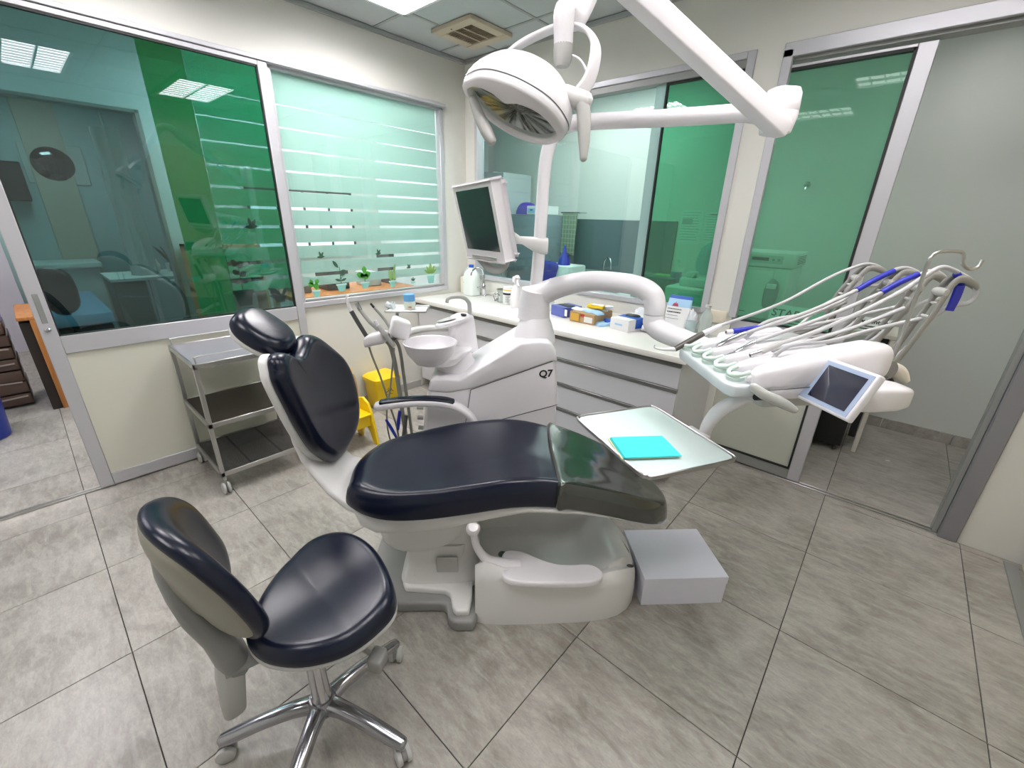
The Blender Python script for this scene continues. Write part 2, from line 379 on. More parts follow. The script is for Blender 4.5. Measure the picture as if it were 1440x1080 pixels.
# ---- window_1 : fixed light on the left wall with frosted bands
def framebox(name, mem, m=M_alu, parent=None, bev=0.003):
    b = BM()
    for q in mem: box(b, *q, bev, 1)
    return struct(name, b, m) if parent is None else part(name, b, m, parent)
w1 = framebox('window_1', [(-0.07, 0.012, -1.655, -1.625, 0.93, 2.40), (-0.07, 0.012, -0.305, -0.262, 0.93, 2.40), (-0.07, 0.012, -1.655, -0.262, 2.385, 2.425), (-0.07, 0.02, -1.655, -0.262, 0.90, 0.94)])
framebox('bottom_bead', [(-0.05, 0.006, -1.625, -0.305, 0.94, 0.958)], M_alud, w1)
bm = BM(); box(bm, -0.036, -0.030, -2.07, -0.30, 0.93, 2.39); part('glass_pane', bm, G_clear, w1)
# green film strip behind the sliding door, then the frosted bands
bm = BM(); box(bm, -0.041, -0.037, -2.27, -2.07, 0.93, 2.39); part('green_film', bm, G_greenfilm, w1, 'bright green film strip')
ztop = 2.385; zs = [2.385, 2.20, 2.07, 1.94, 1.81, 1.69, 1.575, 1.455, 1.335, 1.225, 1.115, 1.02]
for i in range(len(zs) - 1):
    b = BM(); gap = 0.006 + 0.0022 * i
    box(b, -0.040, -0.038, -1.66, -0.31, zs[i + 1] + gap, zs[i], 0.0)
    part('frosted_band', b, G_film, w1)
    b = BM(); box(b, -0.040, -0.038, -2.065, -1.662, zs[i + 1] + gap, zs[i], 0.0)
    part('frosted_band', b, G_film2, w1, 'frosted band with a deeper green tint behind the sliding door')

# ---- door_1 : sliding glazed door in front of the left wall
Y0, Y1 = -2.985, -1.655
d1 = framebox('door_1', [(0.005, 0.045, Y0, Y0 + 0.062, 0.012, 2.40), (0.005, 0.045, Y1 - 0.055, Y1, 0.012, 2.40), (0.005, 0.045, Y0 + 0.062, Y1 - 0.055, 0.012, 0.085), (0.005, 0.045, Y0 + 0.062, Y1 - 0.055, 0.83, 0.925), (0.005, 0.045, Y0 + 0.062, Y1 - 0.055, 2.375, 2.40)])
bm = BM(); box(bm, 0.016, 0.034, Y0 + 0.055, Y1 - 0.05, 0.08, 0.835); part('door_panel', bm, M_panel, d1)
bm = BM(); box(bm, 0.022, 0.028, Y0 + 0.055, Y1 - 0.05, 0.92, 2.38); part('glass_pane', bm, G_teal, d1)
bm = BM()
for q in ((0.02, 0.040, Y0 + 0.06, Y0 + 0.068, 0.925, 2.375), (0.02, 0.040, Y1 - 0.063, Y1 - 0.053, 0.925, 2.375), (0.02, 0.040, Y0 + 0.062, Y1 - 0.055, 2.366, 2.376), (0.02, 0.040, Y0 + 0.062, Y1 - 0.055, 0.924, 0.93)): box(bm, *q)
part('gasket', bm, M_gasket, d1)
bm = BM(); box(bm, 0.044, 0.0475, Y0 + 0.020, Y0 + 0.042, 1.00, 1.15, 0.0015, 1); hp = part('flush_handle', bm, M_alud, d1)
bm = BM(); lathe(bm, [(0.0, 0), (0.011, 0), (0.012, 0.006), (0.008, 0.012), (0, 0.013)], (0.045, Y0 + 0.031, 0.965), (1, 0, 0), 12); part('lock_cylinder', bm, M_chrome, d1)
# top track and floor track of the left wall
bm = BM(); box(bm, 0.0, 0.055, -4.05, -0.262, 2.402, 2.425, 0.003, 1); struct('trim_4', bm, M_alu)
bm = BM(); box(bm, -0.01, 0.002, -4.05, -1.66, 0.0, 0.010, 0.002, 1); box(bm, 0.022, 0.03, -4.05, -1.66, 0.0, 0.012, 0.002, 1); struct('trim_5', bm, M_steel)
bm = BM(); box(bm, -0.10, 0.005, -4.05, -3.98, 0, 2.40, 0.003, 1); struct('trim_6', bm, M_alu)

# ---- window_2 : sliding window on the back wall
w2 = framebox('window_2', [(0.125, 0.16, -0.012, 0.08, 1.0, 2.44), (2.30, 2.345, -0.012, 0.08, 1.0, 2.44), (0.16, 2.30, -0.012, 0.08, 2.405, 2.44), (0.16, 2.30, -0.012, 0.08, 0.995, 1.03)])
framebox('head_track', [(0.16, 2.30, 0.0, 0.08, 2.365, 2.405)], M_alud, w2)
bm = BM(); box(bm, 0.16, 1.76, 0.05, 0.056, 1.03, 2.37); p = part('glass_pane', bm, G_mint, w2)
framebox('sash_stile', [(1.76, 1.835, 0.04, 0.065, 1.03, 2.37)], mat('teal_grey_stile', (0.30, 0.46, 0.43), 0.4, metal=0.3), w2)
bm = BM(); box(bm, 1.852, 2.30, 0.022, 0.028, 1.03, 2.36); part('glass_pane', bm, G_green, w2, 'green tinted pane')
framebox('gasket', [(1.842, 1.852, 0.01, 0.035, 1.03, 2.365), (1.85, 2.30, 0.01, 0.03, 2.352, 2.366)], M_gasket, w2, 0.0)

# ---- door_2 : sliding glazed door on the back wall, pushed aside, and the open doorway
d2 = framebox('door_2', [(3.025, 3.095, 0.02, 0.06, 0.012, 2.345), (2.50, 3.025, 0.02, 0.06, 0.90, 0.985), (2.50, 3.025, 0.02, 0.06, 2.33, 2.345)])
framebox('lower_frame', [(2.50, 3.03, 0.022, 0.058, 0.012, 0.085)], M_alud, d2)
bm = BM(); box(bm, 2.50, 3.027, 0.032, 0.048, 0.085, 0.905); part('door_panel', bm, mat('grey_green_panel', (0.50, 0.52, 0.45), 0.4), d2)
framebox('gasket', [(3.015, 3.026, 0.018, 0.05, 0.085, 0.905), (3.013, 3.026, 0.018, 0.05, 0.985, 2.33), (2.52, 3.02, 0.018, 0.05, 2.318, 2.331), (2.52, 3.02, 0.018, 0.05, 0.983, 0.992), (2.52, 3.02, 0.018, 0.05, 0.084, 0.094)], M_gasket, d2, 0.0)
bm = BM(); box(bm, 2.52, 3.02, 0.036, 0.042, 0.985, 2.32); part('glass_pane', bm, G_green2, d2)
framebox('trim_7', [(2.478, 2.525, -0.012, 0.02, 1.0, 2.41), (2.478, 3.83, -0.012, 0.015, 2.375, 2.44)])
framebox('trim_8', [(2.50, 3.83, 0.02, 0.10, 2.36, 2.44)], M_alud)
framebox('trim_9', [(3.755, 3.83, -0.012, 0.10, 0.0, 2.375)], mat('grey_door_jamb', (0.27, 0.27, 0.29), 0.4, metal=0.3))
framebox('trim_10', [(3.728, 3.755, 0.02, 0.075, 0.0, 2.375)], M_alud)
bm = BM(); box(bm, 2.5, 3.74, 0.012, 0.022, 0.0, 0.009, 0.002, 1); box(bm, 2.5, 3.74, 0.045, 0.053, 0.0, 0.009, 0.002, 1); struct('trim_11', bm, M_steel)

# ------------------------------------------------------------------ rooms behind the glass
M_wallb = mat('pale_blue_white_paint', (0.66, 0.74, 0.76), 0.6)
bm = BM(); box(bm, -1.2, 4.1, 1.5, 1.6, 0, HC + 0.02); struct('wall_back_far', bm, mat('far_room_paint', (0.62, 0.64, 0.60), 0.6))
bm = BM(); box(bm, 3.97, 4.1, 0.10, 1.5, 0, HC + 0.02); struct('wall_back_side', bm, M_wallg)
bm = BM(); box(bm, -1.3, -1.2, 0.101, 1.499, 0, HC + 0.02); struct('wall_back_left', bm, M_wallb)
bm = BM(); box(bm, -1.3, -0.101, 0.0, 0.099, 0, HC + 0.02); struct('wall_between', bm, M_wallb)
bm = BM()
xx = [2.84, 3.44, 3.865, 3.97]
for a, b_ in zip(xx, xx[1:]): box(bm, a + 0.002, b_ - 0.002, 1.488, 1.5, 0, 0.085, 0.002, 1)
struct('baseboard_back', bm, M_tile)
# room behind the left wall
bm = BM(); box(bm, -4.2, -4.1, -4.6, 0.1, 0, HC + 0.02); struct('wall_left_far', bm, mat('dark_teal_paint', (0.30, 0.42, 0.42), 0.6))
bm = BM()
box(bm, -1.60, -1.52, -2.05, 0.0, 0, HC + 0.02); box(bm, -1.60, -1.52, -4.6, -2.05, 2.26, HC + 0.02); 
struct('wall_partition', bm, mat('partition_paint', (0.62, 0.68, 0.66), 0.6))
framebox('trim_12', [(-1.61, -1.505, -4.6, -2.05, 2.245, 2.27), (-1.61, -1.505, -2.075, -2.045, 0, 2.27)], M_alud)
bm = BM(); box(bm, -4.1, -1.60, -1.25, -1.15, 0, HC + 0.02); struct('wall_left_side', bm, mat('side_paint', (0.60, 0.70, 0.68), 0.6))
bm = BM(); box(bm, -4.1, -1.3, 0.0, 0.1, 0, HC + 0.02); struct('wall_left_end', bm, M_wallb)

# ================================================================== DENTAL CHAIR (u = towards the foot, v = away from the near side)
frame(UVW)
def interp(xs, ys, x):
    x = min(max(x, xs[0]), xs[-1]); i = max(j for j in range(len(xs) - 1) if x >= xs[j] or j == 0)
    h = xs[i + 1] - xs[i]; t = (x - xs[i]) / h
    def m(j): a, b = max(j - 1, 0), min(j + 1, len(xs) - 1); return (ys[b] - ys[a]) / (xs[b] - xs[a])
    return (2 * t ** 3 - 3 * t * t + 1) * ys[i] + (t ** 3 - 2 * t * t + t) * h * m(i) + (-2 * t ** 3 + 3 * t * t) * ys[i + 1] + (t ** 3 - t * t) * h * m(i + 1)
chair = thing('dental_chair', 'navy leather dental patient chair with white shell and dark plastic foot cover', 'dental chair', (0.1, -2.85, 0.0))
SZx = [-0.35, -0.2, -0.05, 0.12, 0.28, 0.42, 0.62, 0.84, 0.96]; SZ = [0.568, 0.533, 0.536, 0.562, 0.588, 0.586, 0.540, 0.455, 0.398]
def seatmap(x, y, h):
    u = x; cv = -2.82 - 0.10 * u
    dish = 0.012 * min(1.0, abs(y - cv) / 0.28) ** 2
    return Vector((u, y, interp(SZx, SZ, u) + h + dish * (1 if h > 0.03 else 0)))
SEAT = [(-0.335, -2.98), (-0.315, -3.055), (-0.2, -3.10), (0, -3.115), (0.25, -3.12), (0.5, -3.11), (0.7, -3.09), (0.84, -3.06), (0.925, -3.00), (0.945, -2.92), (0.90, -2.81), (0.76, -2.69), (0.52, -2.62), (0.25, -2.555), (0.0, -2.53), (-0.2, -2.585), (-0.30, -2.69), (-0.345, -2.84)]
bm = BM(); cushion(bm, SEAT, seatmap, 0.088, 0.012, edge=0.14, dome=-0.012, rings_in=(0.92, 0.82, 0.7, 0.55, 0.4, 0.2), sub=6, nseg=7)
part('seat_cushion', bm, M_navy, chair, angle=80)
# dark see-through plastic sleeve over the foot end
def covmap(x, y, h): p = seatmap(x, y, h); p.z += 0.0035 + 0.0015 * noise.noise(Vector((x * 14, y * 14, h * 9))) ; return p
FC = [(0.445, -3.117), (0.5, -3.117), (0.7, -3.096), (0.842, -3.065), (0.93, -3.004), (0.951, -2.92), (0.905, -2.806), (0.76, -2.684), (0.52, -2.614), (0.47, -2.604), (0.452, -2.75), (0.446, -2.93)]
bm = BM(); cushion(bm, FC, covmap, 0.092, 0.014, edge=0.10, dome=-0.006, rings_in=(0.95, 0.88, 0.78, 0.66, 0.5, 0.35, 0.18), sub=7, nseg=7)
M_cover = mat('smoky_plastic_cover', (0.022, 0.026, 0.020), 0.13, spec=0.9, coat=0.8, bump=0.22, bscale=9)
part('foot_cover', bm, M_cover, chair, 'dark see-through plastic foot cover', angle=80)
# white shell under the seat
bm = BM()
US = [(-0.325, 0.55, 0.53, 0.10), (-0.315, 0.555, 0.48, 0.20), (-0.28, 0.55, 0.445, 0.245), (-0.22, 0.545, 0.415, 0.262), (-0.1, 0.552, 0.42, 0.268), (0.05, 0.566, 0.45, 0.268), (0.2, 0.585, 0.50, 0.262), (0.35, 0.588, 0.545, 0.255), (0.55, 0.558, 0.535, 0.235), (0.72, 0.508, 0.492, 0.20), (0.86, 0.450, 0.438, 0.13)]
loft(bm, [ring((u, -2.825 - 0.09 * max(u, -0.1), (zt + zb) / 2), (0, w, 0), (0, 0, (zt - zb) / 2), 32, 4.0) for u, zt, zb, w in US])
part('seat_shell', bm, M_whitew, chair, angle=60)
bm = BM()
loft(bm, [ring((0.02 + dx, -2.83, z), (wu, 0, 0), (0, wv, 0), 28, 3.4) for z, dx, wu, wv in [(0.49, -0.04, 0.20, 0.19), (0.42, -0.06, 0.215, 0.195), (0.36, -0.08, 0.20, 0.19), (0.31, -0.10, 0.165, 0.18), (0.275, -0.115, 0.12, 0.16), (0.268, -0.12, 0.05, 0.10)]])
part('tilt_housing', bm, M_whitew, chair, angle=60)
# lifting column
bm = BM()
loft(bm, [ring((u, -2.82, z), (wu, 0, 0), (0, wv, 0), 28, 5) for u, z, wu, wv in [(0.0, 0.05, 0.17, 0.16), (0.0, 0.12, 0.165, 0.155), (0.02, 0.26, 0.13, 0.13), (0.04, 0.45, 0.12, 0.12)]])
part('lift_column', bm, M_whitew, chair, angle=60)
# base plate in grey with its stepped outline, white deck on it
mpz = lambda x, y, d: Vector((x, y, d))
PL = [(-0.33, -2.60), (-0.33, -2.96), (-0.30, -3.02), (-0.22, -3.045), (0.005, -3.05), (0.03, -3.06), (0.04, -3.12), (0.07, -3.145), (0.145, -3.145), (0.16, -3.10), (0.16, -2.60)]
bm = BM(); prism(bm, PL, mpz, 0.0, 0.055, 0.012, 3); part('base_plate', bm, M_midgrey, chair, 'grey base plate')
PT = [(-0.17, -2.64), (-0.17, -2.95), (-0.15, -2.99), (-0.03, -3.005), (0.02, -3.01), (0.045, -3.03), (0.058, -3.10), (0.075, -3.118), (0.125, -3.118), (0.135, -3.05), (0.135, -2.64)]
bm = BM(); prism(bm, PT, mpz, 0.05, 0.085, 0.010, 3)
loft(bm, [ring((-0.02 + a, -2.83, z), (wu, 0, 0), (0, wv, 0), 28, 6) for a, z, wu, wv in [(0, 0.08, 0.16, 0.15), (0.005, 0.15, 0.14, 0.135), (0.01, 0.27, 0.13, 0.13)]])
part('base_deck', bm, M_whitew, chair)
bm = BM(); obox(bm, (0.03, -2.972, 0.175), (0.045, 0, 0), (0, 0.004, 0.0), (0, -0.008, 0.055), 0.002, 1); part('service_flap', bm, M_greyp, chair)
# hollow foot of the chair
bm = BM()
def basesec(u, zn, zf, v0, v1, zb, inset):
    # open tub section, near wall at v0, far wall at v1, basin floor zb
    P = [(v0, 0.0), (v0 - 0.004, zn * 0.35), (v0 + 0.004, zn * 0.75), (v0 + 0.014, zn * 0.95), (v0 + 0.030, zn), (v0 + 0.045, zn - 0.008),
         (v0 + 0.06, zn * 0.6 + zb * 0.4), (v0 + 0.075, zb + 0.012), (v0 + 0.11, zb), ((v0 + v1) / 2, zb + 0.004), (v1 - 0.14, zb + 0.01), (v1 - 0.09, zb + 0.03),
         (v1 - 0.06, zf * 0.55 + zb * 0.45), (v1 - 0.045, zf - 0.01), (v1 - 0.03, zf), (v1 - 0.012, zf * 0.95), (v1, zf * 0.7), (v1, 0.0)]
    return [Vector((u, v, z)) for v, z in P]
SEC = [(0.150, 0.27, 0.34, -3.10, -2.62, 0.11), (0.19, 0.305, 0.35, -3.112, -2.61, 0.11), (0.26, 0.275, 0.35, -3.118, -2.60, 0.11), (0.36, 0.245, 0.335, -3.12, -2.60, 0.11), (0.48, 0.225, 0.31, -3.12, -2.605, 0.115),
       (0.58, 0.218, 0.285, -3.118, -2.61, 0.125), (0.65, 0.222, 0.265, -3.113, -2.62, 0.15), (0.70, 0.228, 0.25, -3.105, -2.64, 0.21), (0.75, 0.222, 0.235, -3.09, -2.67, 0.225), (0.80, 0.20, 0.21, -3.06, -2.71, 0.205), (0.835, 0.165, 0.175, -3.02, -2.76, 0.17), (0.855, 0.10, 0.11, -2.97, -2.83, 0.105), (0.858, 0.03, 0.03, -2.95, -2.85, 0.03)]
V = [[bm.verts.new(p) for p in basesec(*s, 0)] for s in SEC]
for i in range(len(V) - 1):
    for j in range(len(V[0]) - 1): bm.faces.new((V[i][j], V[i][j + 1], V[i + 1][j + 1], V[i + 1][j]))
    bm.faces.new((V[i][-1], V[i][0], V[i + 1][0], V[i + 1][-1]))
bm.faces.new(V[0]); bm.faces.new(V[-1])
part('hollow_base', bm, M_whitew, chair, angle=50)
bm = BM(); lathe(bm, [(0.0, 0), (0.016, 0), (0.018, 0.002), (0, 0.003)], (0.802, -3.02, 0.20), (0.35, -0.45, 0.8), 20, 1, 0.4); part('oval_badge', bm, M_dkgrey, chair, 'small dark oval badge')
# beige beam between the shell and the base
bm = BM(); obox(bm, (0.27, -2.72, 0.45), (0.13, 0, -0.05), (0, 0.02, 0), (0.02, 0, 0.11), 0.006, 1); part('scissor_link', bm, mat('beige_link_cover', (0.34, 0.31, 0.26), 0.4), chair)
bm = BM(); tube(bm, [(-0.1, -2.70, 0.30), (0.05, -2.72, 0.36), (0.25, -2.74, 0.42)], 0.03, 12); part('link_arm', bm, M_greyp, chair)
# ---- backrest
def bu(z): return -0.432 - 0.15 * (z - 0.58)
BN = Vector((0.985, 0, 0.15))
def backmap(v, z, h):
    cv = -2.79; k = 0.25 * (v - cv) ** 2
    return Vector((bu(z) + k, v, z)) + BN * h
BACK = [(-3.068, 1.09), (-3.05, 1.122), (-3.005, 1.13), (-2.96, 1.10), (-2.90, 1.082), (-2.84, 1.097), (-2.77, 1.123), (-2.69, 1.10), (-2.59, 1.02), (-2.52, 0.945), (-2.49, 0.86), (-2.495, 0.76), (-2.53, 0.67), (-2.61, 0.615), (-2.72, 0.595), (-2.84, 0.61), (-2.92, 0.675), (-2.985, 0.76), (-3.03, 0.87), (-3.06, 0.98), (-3.076, 1.06)]
bm = BM(); cushion(bm, BACK, backmap, 0.045, 0.018, edge=0.16, dome=-0.012, rings_in=(0.93, 0.84, 0.7, 0.5, 0.3, 0.15), sub=5, nseg=7)
back = part('backrest', bm, M_navy, chair, angle=80)
bm = BM(); cushion(bm, [(x * 1.0, y) for x, y in BACK], lambda x, y, h: backmap(-2.79 + (x + 2.79) * 0.995, 0.9 + (y - 0.9) * 1.0, h - 0.036), 0.024, 0.010, edge=0.03, dome=0, rings_in=(0.7, 0.3), sub=4, nseg=2)
part('back_shell', bm, M_whitew, chair, angle=60)
bm = BM()
loft(bm, [ring((u, v, z), (0, w, 0), tuple(Vector(n) * t), 28, 3) for u, v, z, w, t, n in [(-0.535, -2.82, 0.86, 0.12, 0.02, (0.98, 0, 0.1)), (-0.52, -2.81, 0.76, 0.14, 0.02, (0.98, 0, 0.1)), (-0.50, -2.81, 0.68, 0.14, 0.022, (0.97, 0, 0.2)), (-0.465, -2.82, 0.61, 0.13, 0.024, (0.93, 0, 0.35)), (-0.415, -2.83, 0.55, 0.14, 0.025, (0.85, 0, 0.5)), (-0.34, -2.83, 0.50, 0.17, 0.026, (0.6, 0, 0.8)), (-0.27, -2.83, 0.475, 0.185, 0.025, (0.2, 0, 0.97)), (-0.2, -2.83, 0.47, 0.18, 0.025, (0, 0, 1))]])
part('back_hinge_cover', bm, M_whitew, chair, angle=60)
# ---- headrest
HC0 = Vector((-0.602, -2.855, 1.152)); HA = Vector((-0.80, 0.0, 0.60)); HB = Vector((0.0, 1.0, 0.12)).normalized(); HN = Vector((0.58, -0.08, 0.80)).normalized()
HO = [(0.135, 0.0), (0.122, 0.065), (0.075, 0.105), (0.0, 0.115), (-0.075, 0.10), (-0.12, 0.06), (-0.135, 0.0), (-0.12, -0.06), (-0.075, -0.10), (0.0, -0.115), (0.075, -0.105), (0.122, -0.065)]
bm = BM(); cushion(bm, HO, lambda x, y, h: HC0 + HA * x * 0.80 + HB * y * 0.86 + HN * (h + 0.30 * x * x), 0.045, 0.014, edge=0.36, dome=0.004, rings_in=(0.92, 0.78, 0.6, 0.4, 0.2), sub=5, nseg=7)
part('headrest', bm, M_navy, chair, angle=80)
bm = BM(); cushion(bm, [(x * 0.94, y * 0.94) for x, y in HO], lambda x, y, h: HC0 + HA * x * 0.80 + HB * y * 0.86 + HN * (h - 0.02), 0.012, 0.02, edge=0.05, back_edge=0.25, sub=4, nseg=2)
part('headrest_shell', bm, M_whitew, chair, angle=60)
bm = BM()
for dv in (-0.022, 0.022): tube(bm, [(-0.545, -2.885 + dv, 1.105), (-0.54, -2.89 + dv, 1.07), (-0.55, -2.89 + dv, 1.0)], 0.008, 8, flat=0.8)
obox(bm, (-0.545, -2.877, 1.098), (0.012, 0, 0.004), (0, 0.034, 0), (-0.003, 0, 0.009), 0.003, 1)
part('headrest_bracket', bm, M_black, chair)
# ---- armrest on the far side
bm = BM(); tube(bm, [(-0.335, -2.47, 0.693), (-0.28, -2.47, 0.702), (-0.15, -2.47, 0.717), (-0.03, -2.47, 0.712), (0.04, -2.47, 0.695), (0.10, -2.475, 0.655), (0.135, -2.48, 0.60), (0.145, -2.50, 0.53)], [0.020, 0.021, 0.021, 0.021, 0.021, 0.019, 0.018, 0.02], 14, flat=1.5, p=2.6, round_end=True)
arm = part('armrest', bm, M_white, chair)
bm = BM(); tube(bm, [(-0.315, -2.47, 0.715), (-0.22, -2.47, 0.727), (-0.12, -2.47, 0.733), (-0.02, -2.47, 0.729), (0.03, -2.47, 0.717)], 0.012, 14, flat=2.2, p=2.6, round_end=True); part('arm_pad', bm, M_navy, arm)
# ---- foot control parked in the base
fc = thing('foot_control', 'white foot control lever with round knob parked in the chair base', 'foot control', (0.42, -3.05, 0.2))
bm = BM(); tube(bm, [(0.146, -3.085, 0.47), (0.150, -3.08, 0.41), (0.165, -3.07, 0.35), (0.20, -3.06, 0.29), (0.26, -3.055, 0.262), (0.33, -3.055, 0.25)], [0.014, 0.014, 0.015, 0.018, 0.021, 0.022], 14, flat=1.2); part('lever', bm, M_white, fc)
bm = BM(); lathe(bm, [(0, -0.028), (0.019, -0.027), (0.025, -0.02), (0.027, 0.0), (0.025, 0.02), (0.018, 0.028), (0, 0.029)], (0.145, -3.095, 0.475), (0.05, -0.55, 0.8), 20); part('knob', bm, M_white, fc)
bm = BM(); lathe(bm, [(0, 0), (0.016, 0), (0.016, 0.014), (0, 0.015)], (0.145, -3.078, 0.499), (0.0, 0.2, 1), 16); part('rubber_collar', bm, M_black, fc)
PD = [(0.27, -3.135), (0.33, -3.15), (0.46, -3.152), (0.60, -3.142), (0.655, -3.115), (0.655, -3.075), (0.61, -3.05), (0.50, -3.055), (0.42, -3.03), (0.35, -2.99), (0.28, -2.985), (0.255, -3.03), (0.255, -3.10)]
bm = BM(); prism(bm, [(q.x, q.y) for q in crom([(x, y, 0) for x, y in PD], 4, True)], lambda x, y, d: Vector((x, y, d + 0.236 - 0.06 * (x - 0.3))), 0.0, 0.03, 0.008, 3); part('pedal', bm, M_white, fc)
bm = BM(); lathe(bm, [(0, 0), (0.018, 0), (0.018, 0.003), (0, 0.003)], (0.262, -2.99, 0.248), (0, 0, 1), 18); part('button', bm, mat('green_grey_button', (0.10, 0.14, 0.12), 0.4), fc)

# ================================================================== DENTAL UNIT
unit = thing('dental_unit', 'white dental unit pedestal marked Q7 with curved arm standing behind the chair', 'dental unit', (0.2, -2.22, 0.0))
VN, VF = -2.40, -2.05
mpu = lambda x, y, d: Vector((x, d, y))
body = [(-0.150, 0.0), (-0.150, 0.42), (-0.11, 0.70), (-0.095, 0.76), (0.04, 0.765), (0.365, 0.955), (0.41, 0.975), (0.515, 0.985), (0.53, 0.96), (0.555, 0.76), (0.56, 0.5), (0.555, 0.0)]
bm = BM(); prism(bm, body, mpu, VN, VF, 0.022, 3); part('pedestal', bm, M_white, unit, angle=50)
cap = [(-0.10, 0.745), (-0.085, 0.80), (-0.07, 0.812), (0.06, 0.805), (0.36, 0.995), (0.45, 1.005), (0.50, 1.0), (0.532, 0.965), (0.545, 0.90), (0.52, 0.906), (0.36, 0.845), (0.115, 0.756), (0.0, 0.735)]
bm = BM(); prism(bm, cap, mpu, VN - 0.006, VF + 0.006, 0.010, 2); part('top_cover', bm, M_white, unit, angle=50)
bm = BM()
for a, b in (((0.115, 0.752), (0.520, 0.905)), ((0.060, 0.40), (0.115, 0.752)), ((0.271, 0.585), (0.558, 0.669))):
    a, b = Vector((a[0], VN - 0.0005, a[1])), Vector((b[0], VN - 0.0005, b[1])); d = (b - a) / 2
    obox(bm, (a + b) / 2, d, (0, 0.001, 0), (0, 0, 0.0018) if abs(d.x) > abs(d.z) else (0.0018, 0, 0))
part('panel_seam', bm, M_seam, unit)
part('model_mark', text_bm('Q7', 0.052, (0.455, VN - 0.001, 0.820), (1, 0, 0.08), (0, 0, 1), 0.0006, 0.0014), M_black, unit, 'small black Q7 lettering')
bm = BM(); lathe(bm, [(0.105, 0.0), (0.10, 0.03), (0.083, 0.09), (0.068, 0.125), (0.0, 0.125)], (0.445, -2.225, 0.965), (0, 0, 1), 32, 1.05, 1.2); part('collar', bm, M_white, unit)
# cuspidor column and bowl
bm = BM(); lathe(bm, [(0.105, 0.0), (0.103, 0.05), (0.088, 0.07), (0.082, 0.12), (0, 0.12)], (0.03, -2.22, 0.80), (0, 0, 1), 32); part('swivel_base', bm, M_white, unit)
cu_ = thing('cuspidor', 'white cuspidor with round rinse bowl and cup filler on the dental unit', 'cuspidor', (0.03, -2.22, 0.85))
bm = BM(); lathe(bm, [(0.084, 0.0), (0.074, 0.08), (0.066, 0.15), (0.06, 0.175), (0.03, 0.19), (0, 0.19)], (0.065, -2.18, 0.90), (0, 0, 1), 28)
loft(bm, [ring(c, (a, 0, 0), (0, b, 0), 28, 2.4) for c, a, b in [((-0.06, -2.28, 0.865), 0.11, 0.11), ((-0.03, -2.26, 0.90), 0.125, 0.12), ((0.0, -2.24, 0.925), 0.12, 0.11), ((0.02, -2.22, 0.935), 0.09, 0.09)]])
part('column', bm, M_white, cu_)
bc = (-0.085, -2.33, -0.022)
bm = BM(); lathe(bm, [(0.0, 0.885), (0.05, 0.887), (0.085, 0.905), (0.115, 0.945), (0.128, 0.985), (0.134, 1.0), (0.131, 1.004), (0.124, 1.0), (0.112, 0.965), (0.085, 0.935), (0.05, 0.92), (0, 0.915)], bc, (0, 0, 1), 40, 1.0, 0.95); part('bowl', bm, M_white, cu_)
bm = BM(); tube(bm, [(0.10, -2.16, 1.06), (0.105, -2.17, 1.11), (0.10, -2.18, 1.15), (0.07, -2.20, 1.178), (0.02, -2.225, 1.182), (0.0, -2.235, 1.175), (-0.005, -2.237, 1.155)], [0.014, 0.012, 0.0105, 0.0095, 0.009, 0.009, 0.009], 12); part('cup_filler', bm, M_greyp, cu_)
bm = BM(); cushion(bm, [(-0.10, 0), (-0.06, 0.055), (0.03, 0.06), (0.08, 0.03), (0.08, -0.04), (0.0, -0.06), (-0.07, -0.05)], lambda x, y, h: Vector((0.03 + x, -2.20 + y, 1.055 + h + 0.25 * x)), 0.012, 0.008, edge=0.1, sub=4, nseg=3)
sh = part('cup_shelf', bm, M_white, cu_)
bm = BM(); cushion(bm, [(-0.07, 0), (-0.03, 0.035), (0.03, 0.035), (0.05, 0), (0.02, -0.035), (-0.04, -0.035)], lambda x, y, h: Vector((0.005 + x, -2.20 + y, 1.068 + h + 0.25 * x)), 0.002, 0.001, edge=0.05, sub=4, nseg=2)
part('cup_mat', bm, M_greyp, sh)
bm = BM(); lathe(bm, [(0, 0), (0.014, 0), (0.015, 0.006), (0, 0.008)], (0.075, -2.21, 1.088), (0.1, 0, 1), 16); part('sensor_window', bm, M_black, sh)
# side outlets on the pedestal's left
bm = BM()
for z in (0.50, 0.56, 0.62): lathe(bm, [(0, 0), (0.014, 0), (0.014, 0.03), (0.0, 0.031)], (-0.14, -2.32, z), (-1, 0, 0.1), 12)
part('quick_coupling', bm, M_greyp, unit, kind='stuff')
# delivery arm: short post, then the curved white tube
post = [(0.437, -2.22, 1.05), (0.440, -2.22, 1.22)]
bm = BM(); tube(bm, [(0.437, -2.22, 1.08), (0.438, -2.22, 1.17), (0.443, -2.225, 1.225)], [0.083, 0.078, 0.072], 24, sub=4)
tube(bm, [(0.40, -2.21, 1.175), (0.47, -2.23, 1.205), (0.56, -2.27, 1.25), (0.66, -2.34, 1.285), (0.76, -2.42, 1.298), (0.86, -2.50, 1.292), (0.915, -2.545, 1.262), (0.93, -2.56, 1.215), (0.932, -2.562, 1.18)], [0.062, 0.058, 0.052, 0.047, 0.044, 0.044, 0.046, 0.046, 0.044], 22, flat=1.0)
part('delivery_arm', bm, M_white, unit, angle=50)
bm = BM(); tube(bm, [(0.932, -2.562, 1.178), (0.935, -2.565, 1.14), (0.96, -2.60, 1.115), (1.03, -2.68, 1.095), (1.16, -2.84, 1.065), (1.22, -2.92, 1.055)], [0.043, 0.046, 0.047, 0.044, 0.042, 0.040], 22); part('forearm', bm, M_white, unit, angle=50)

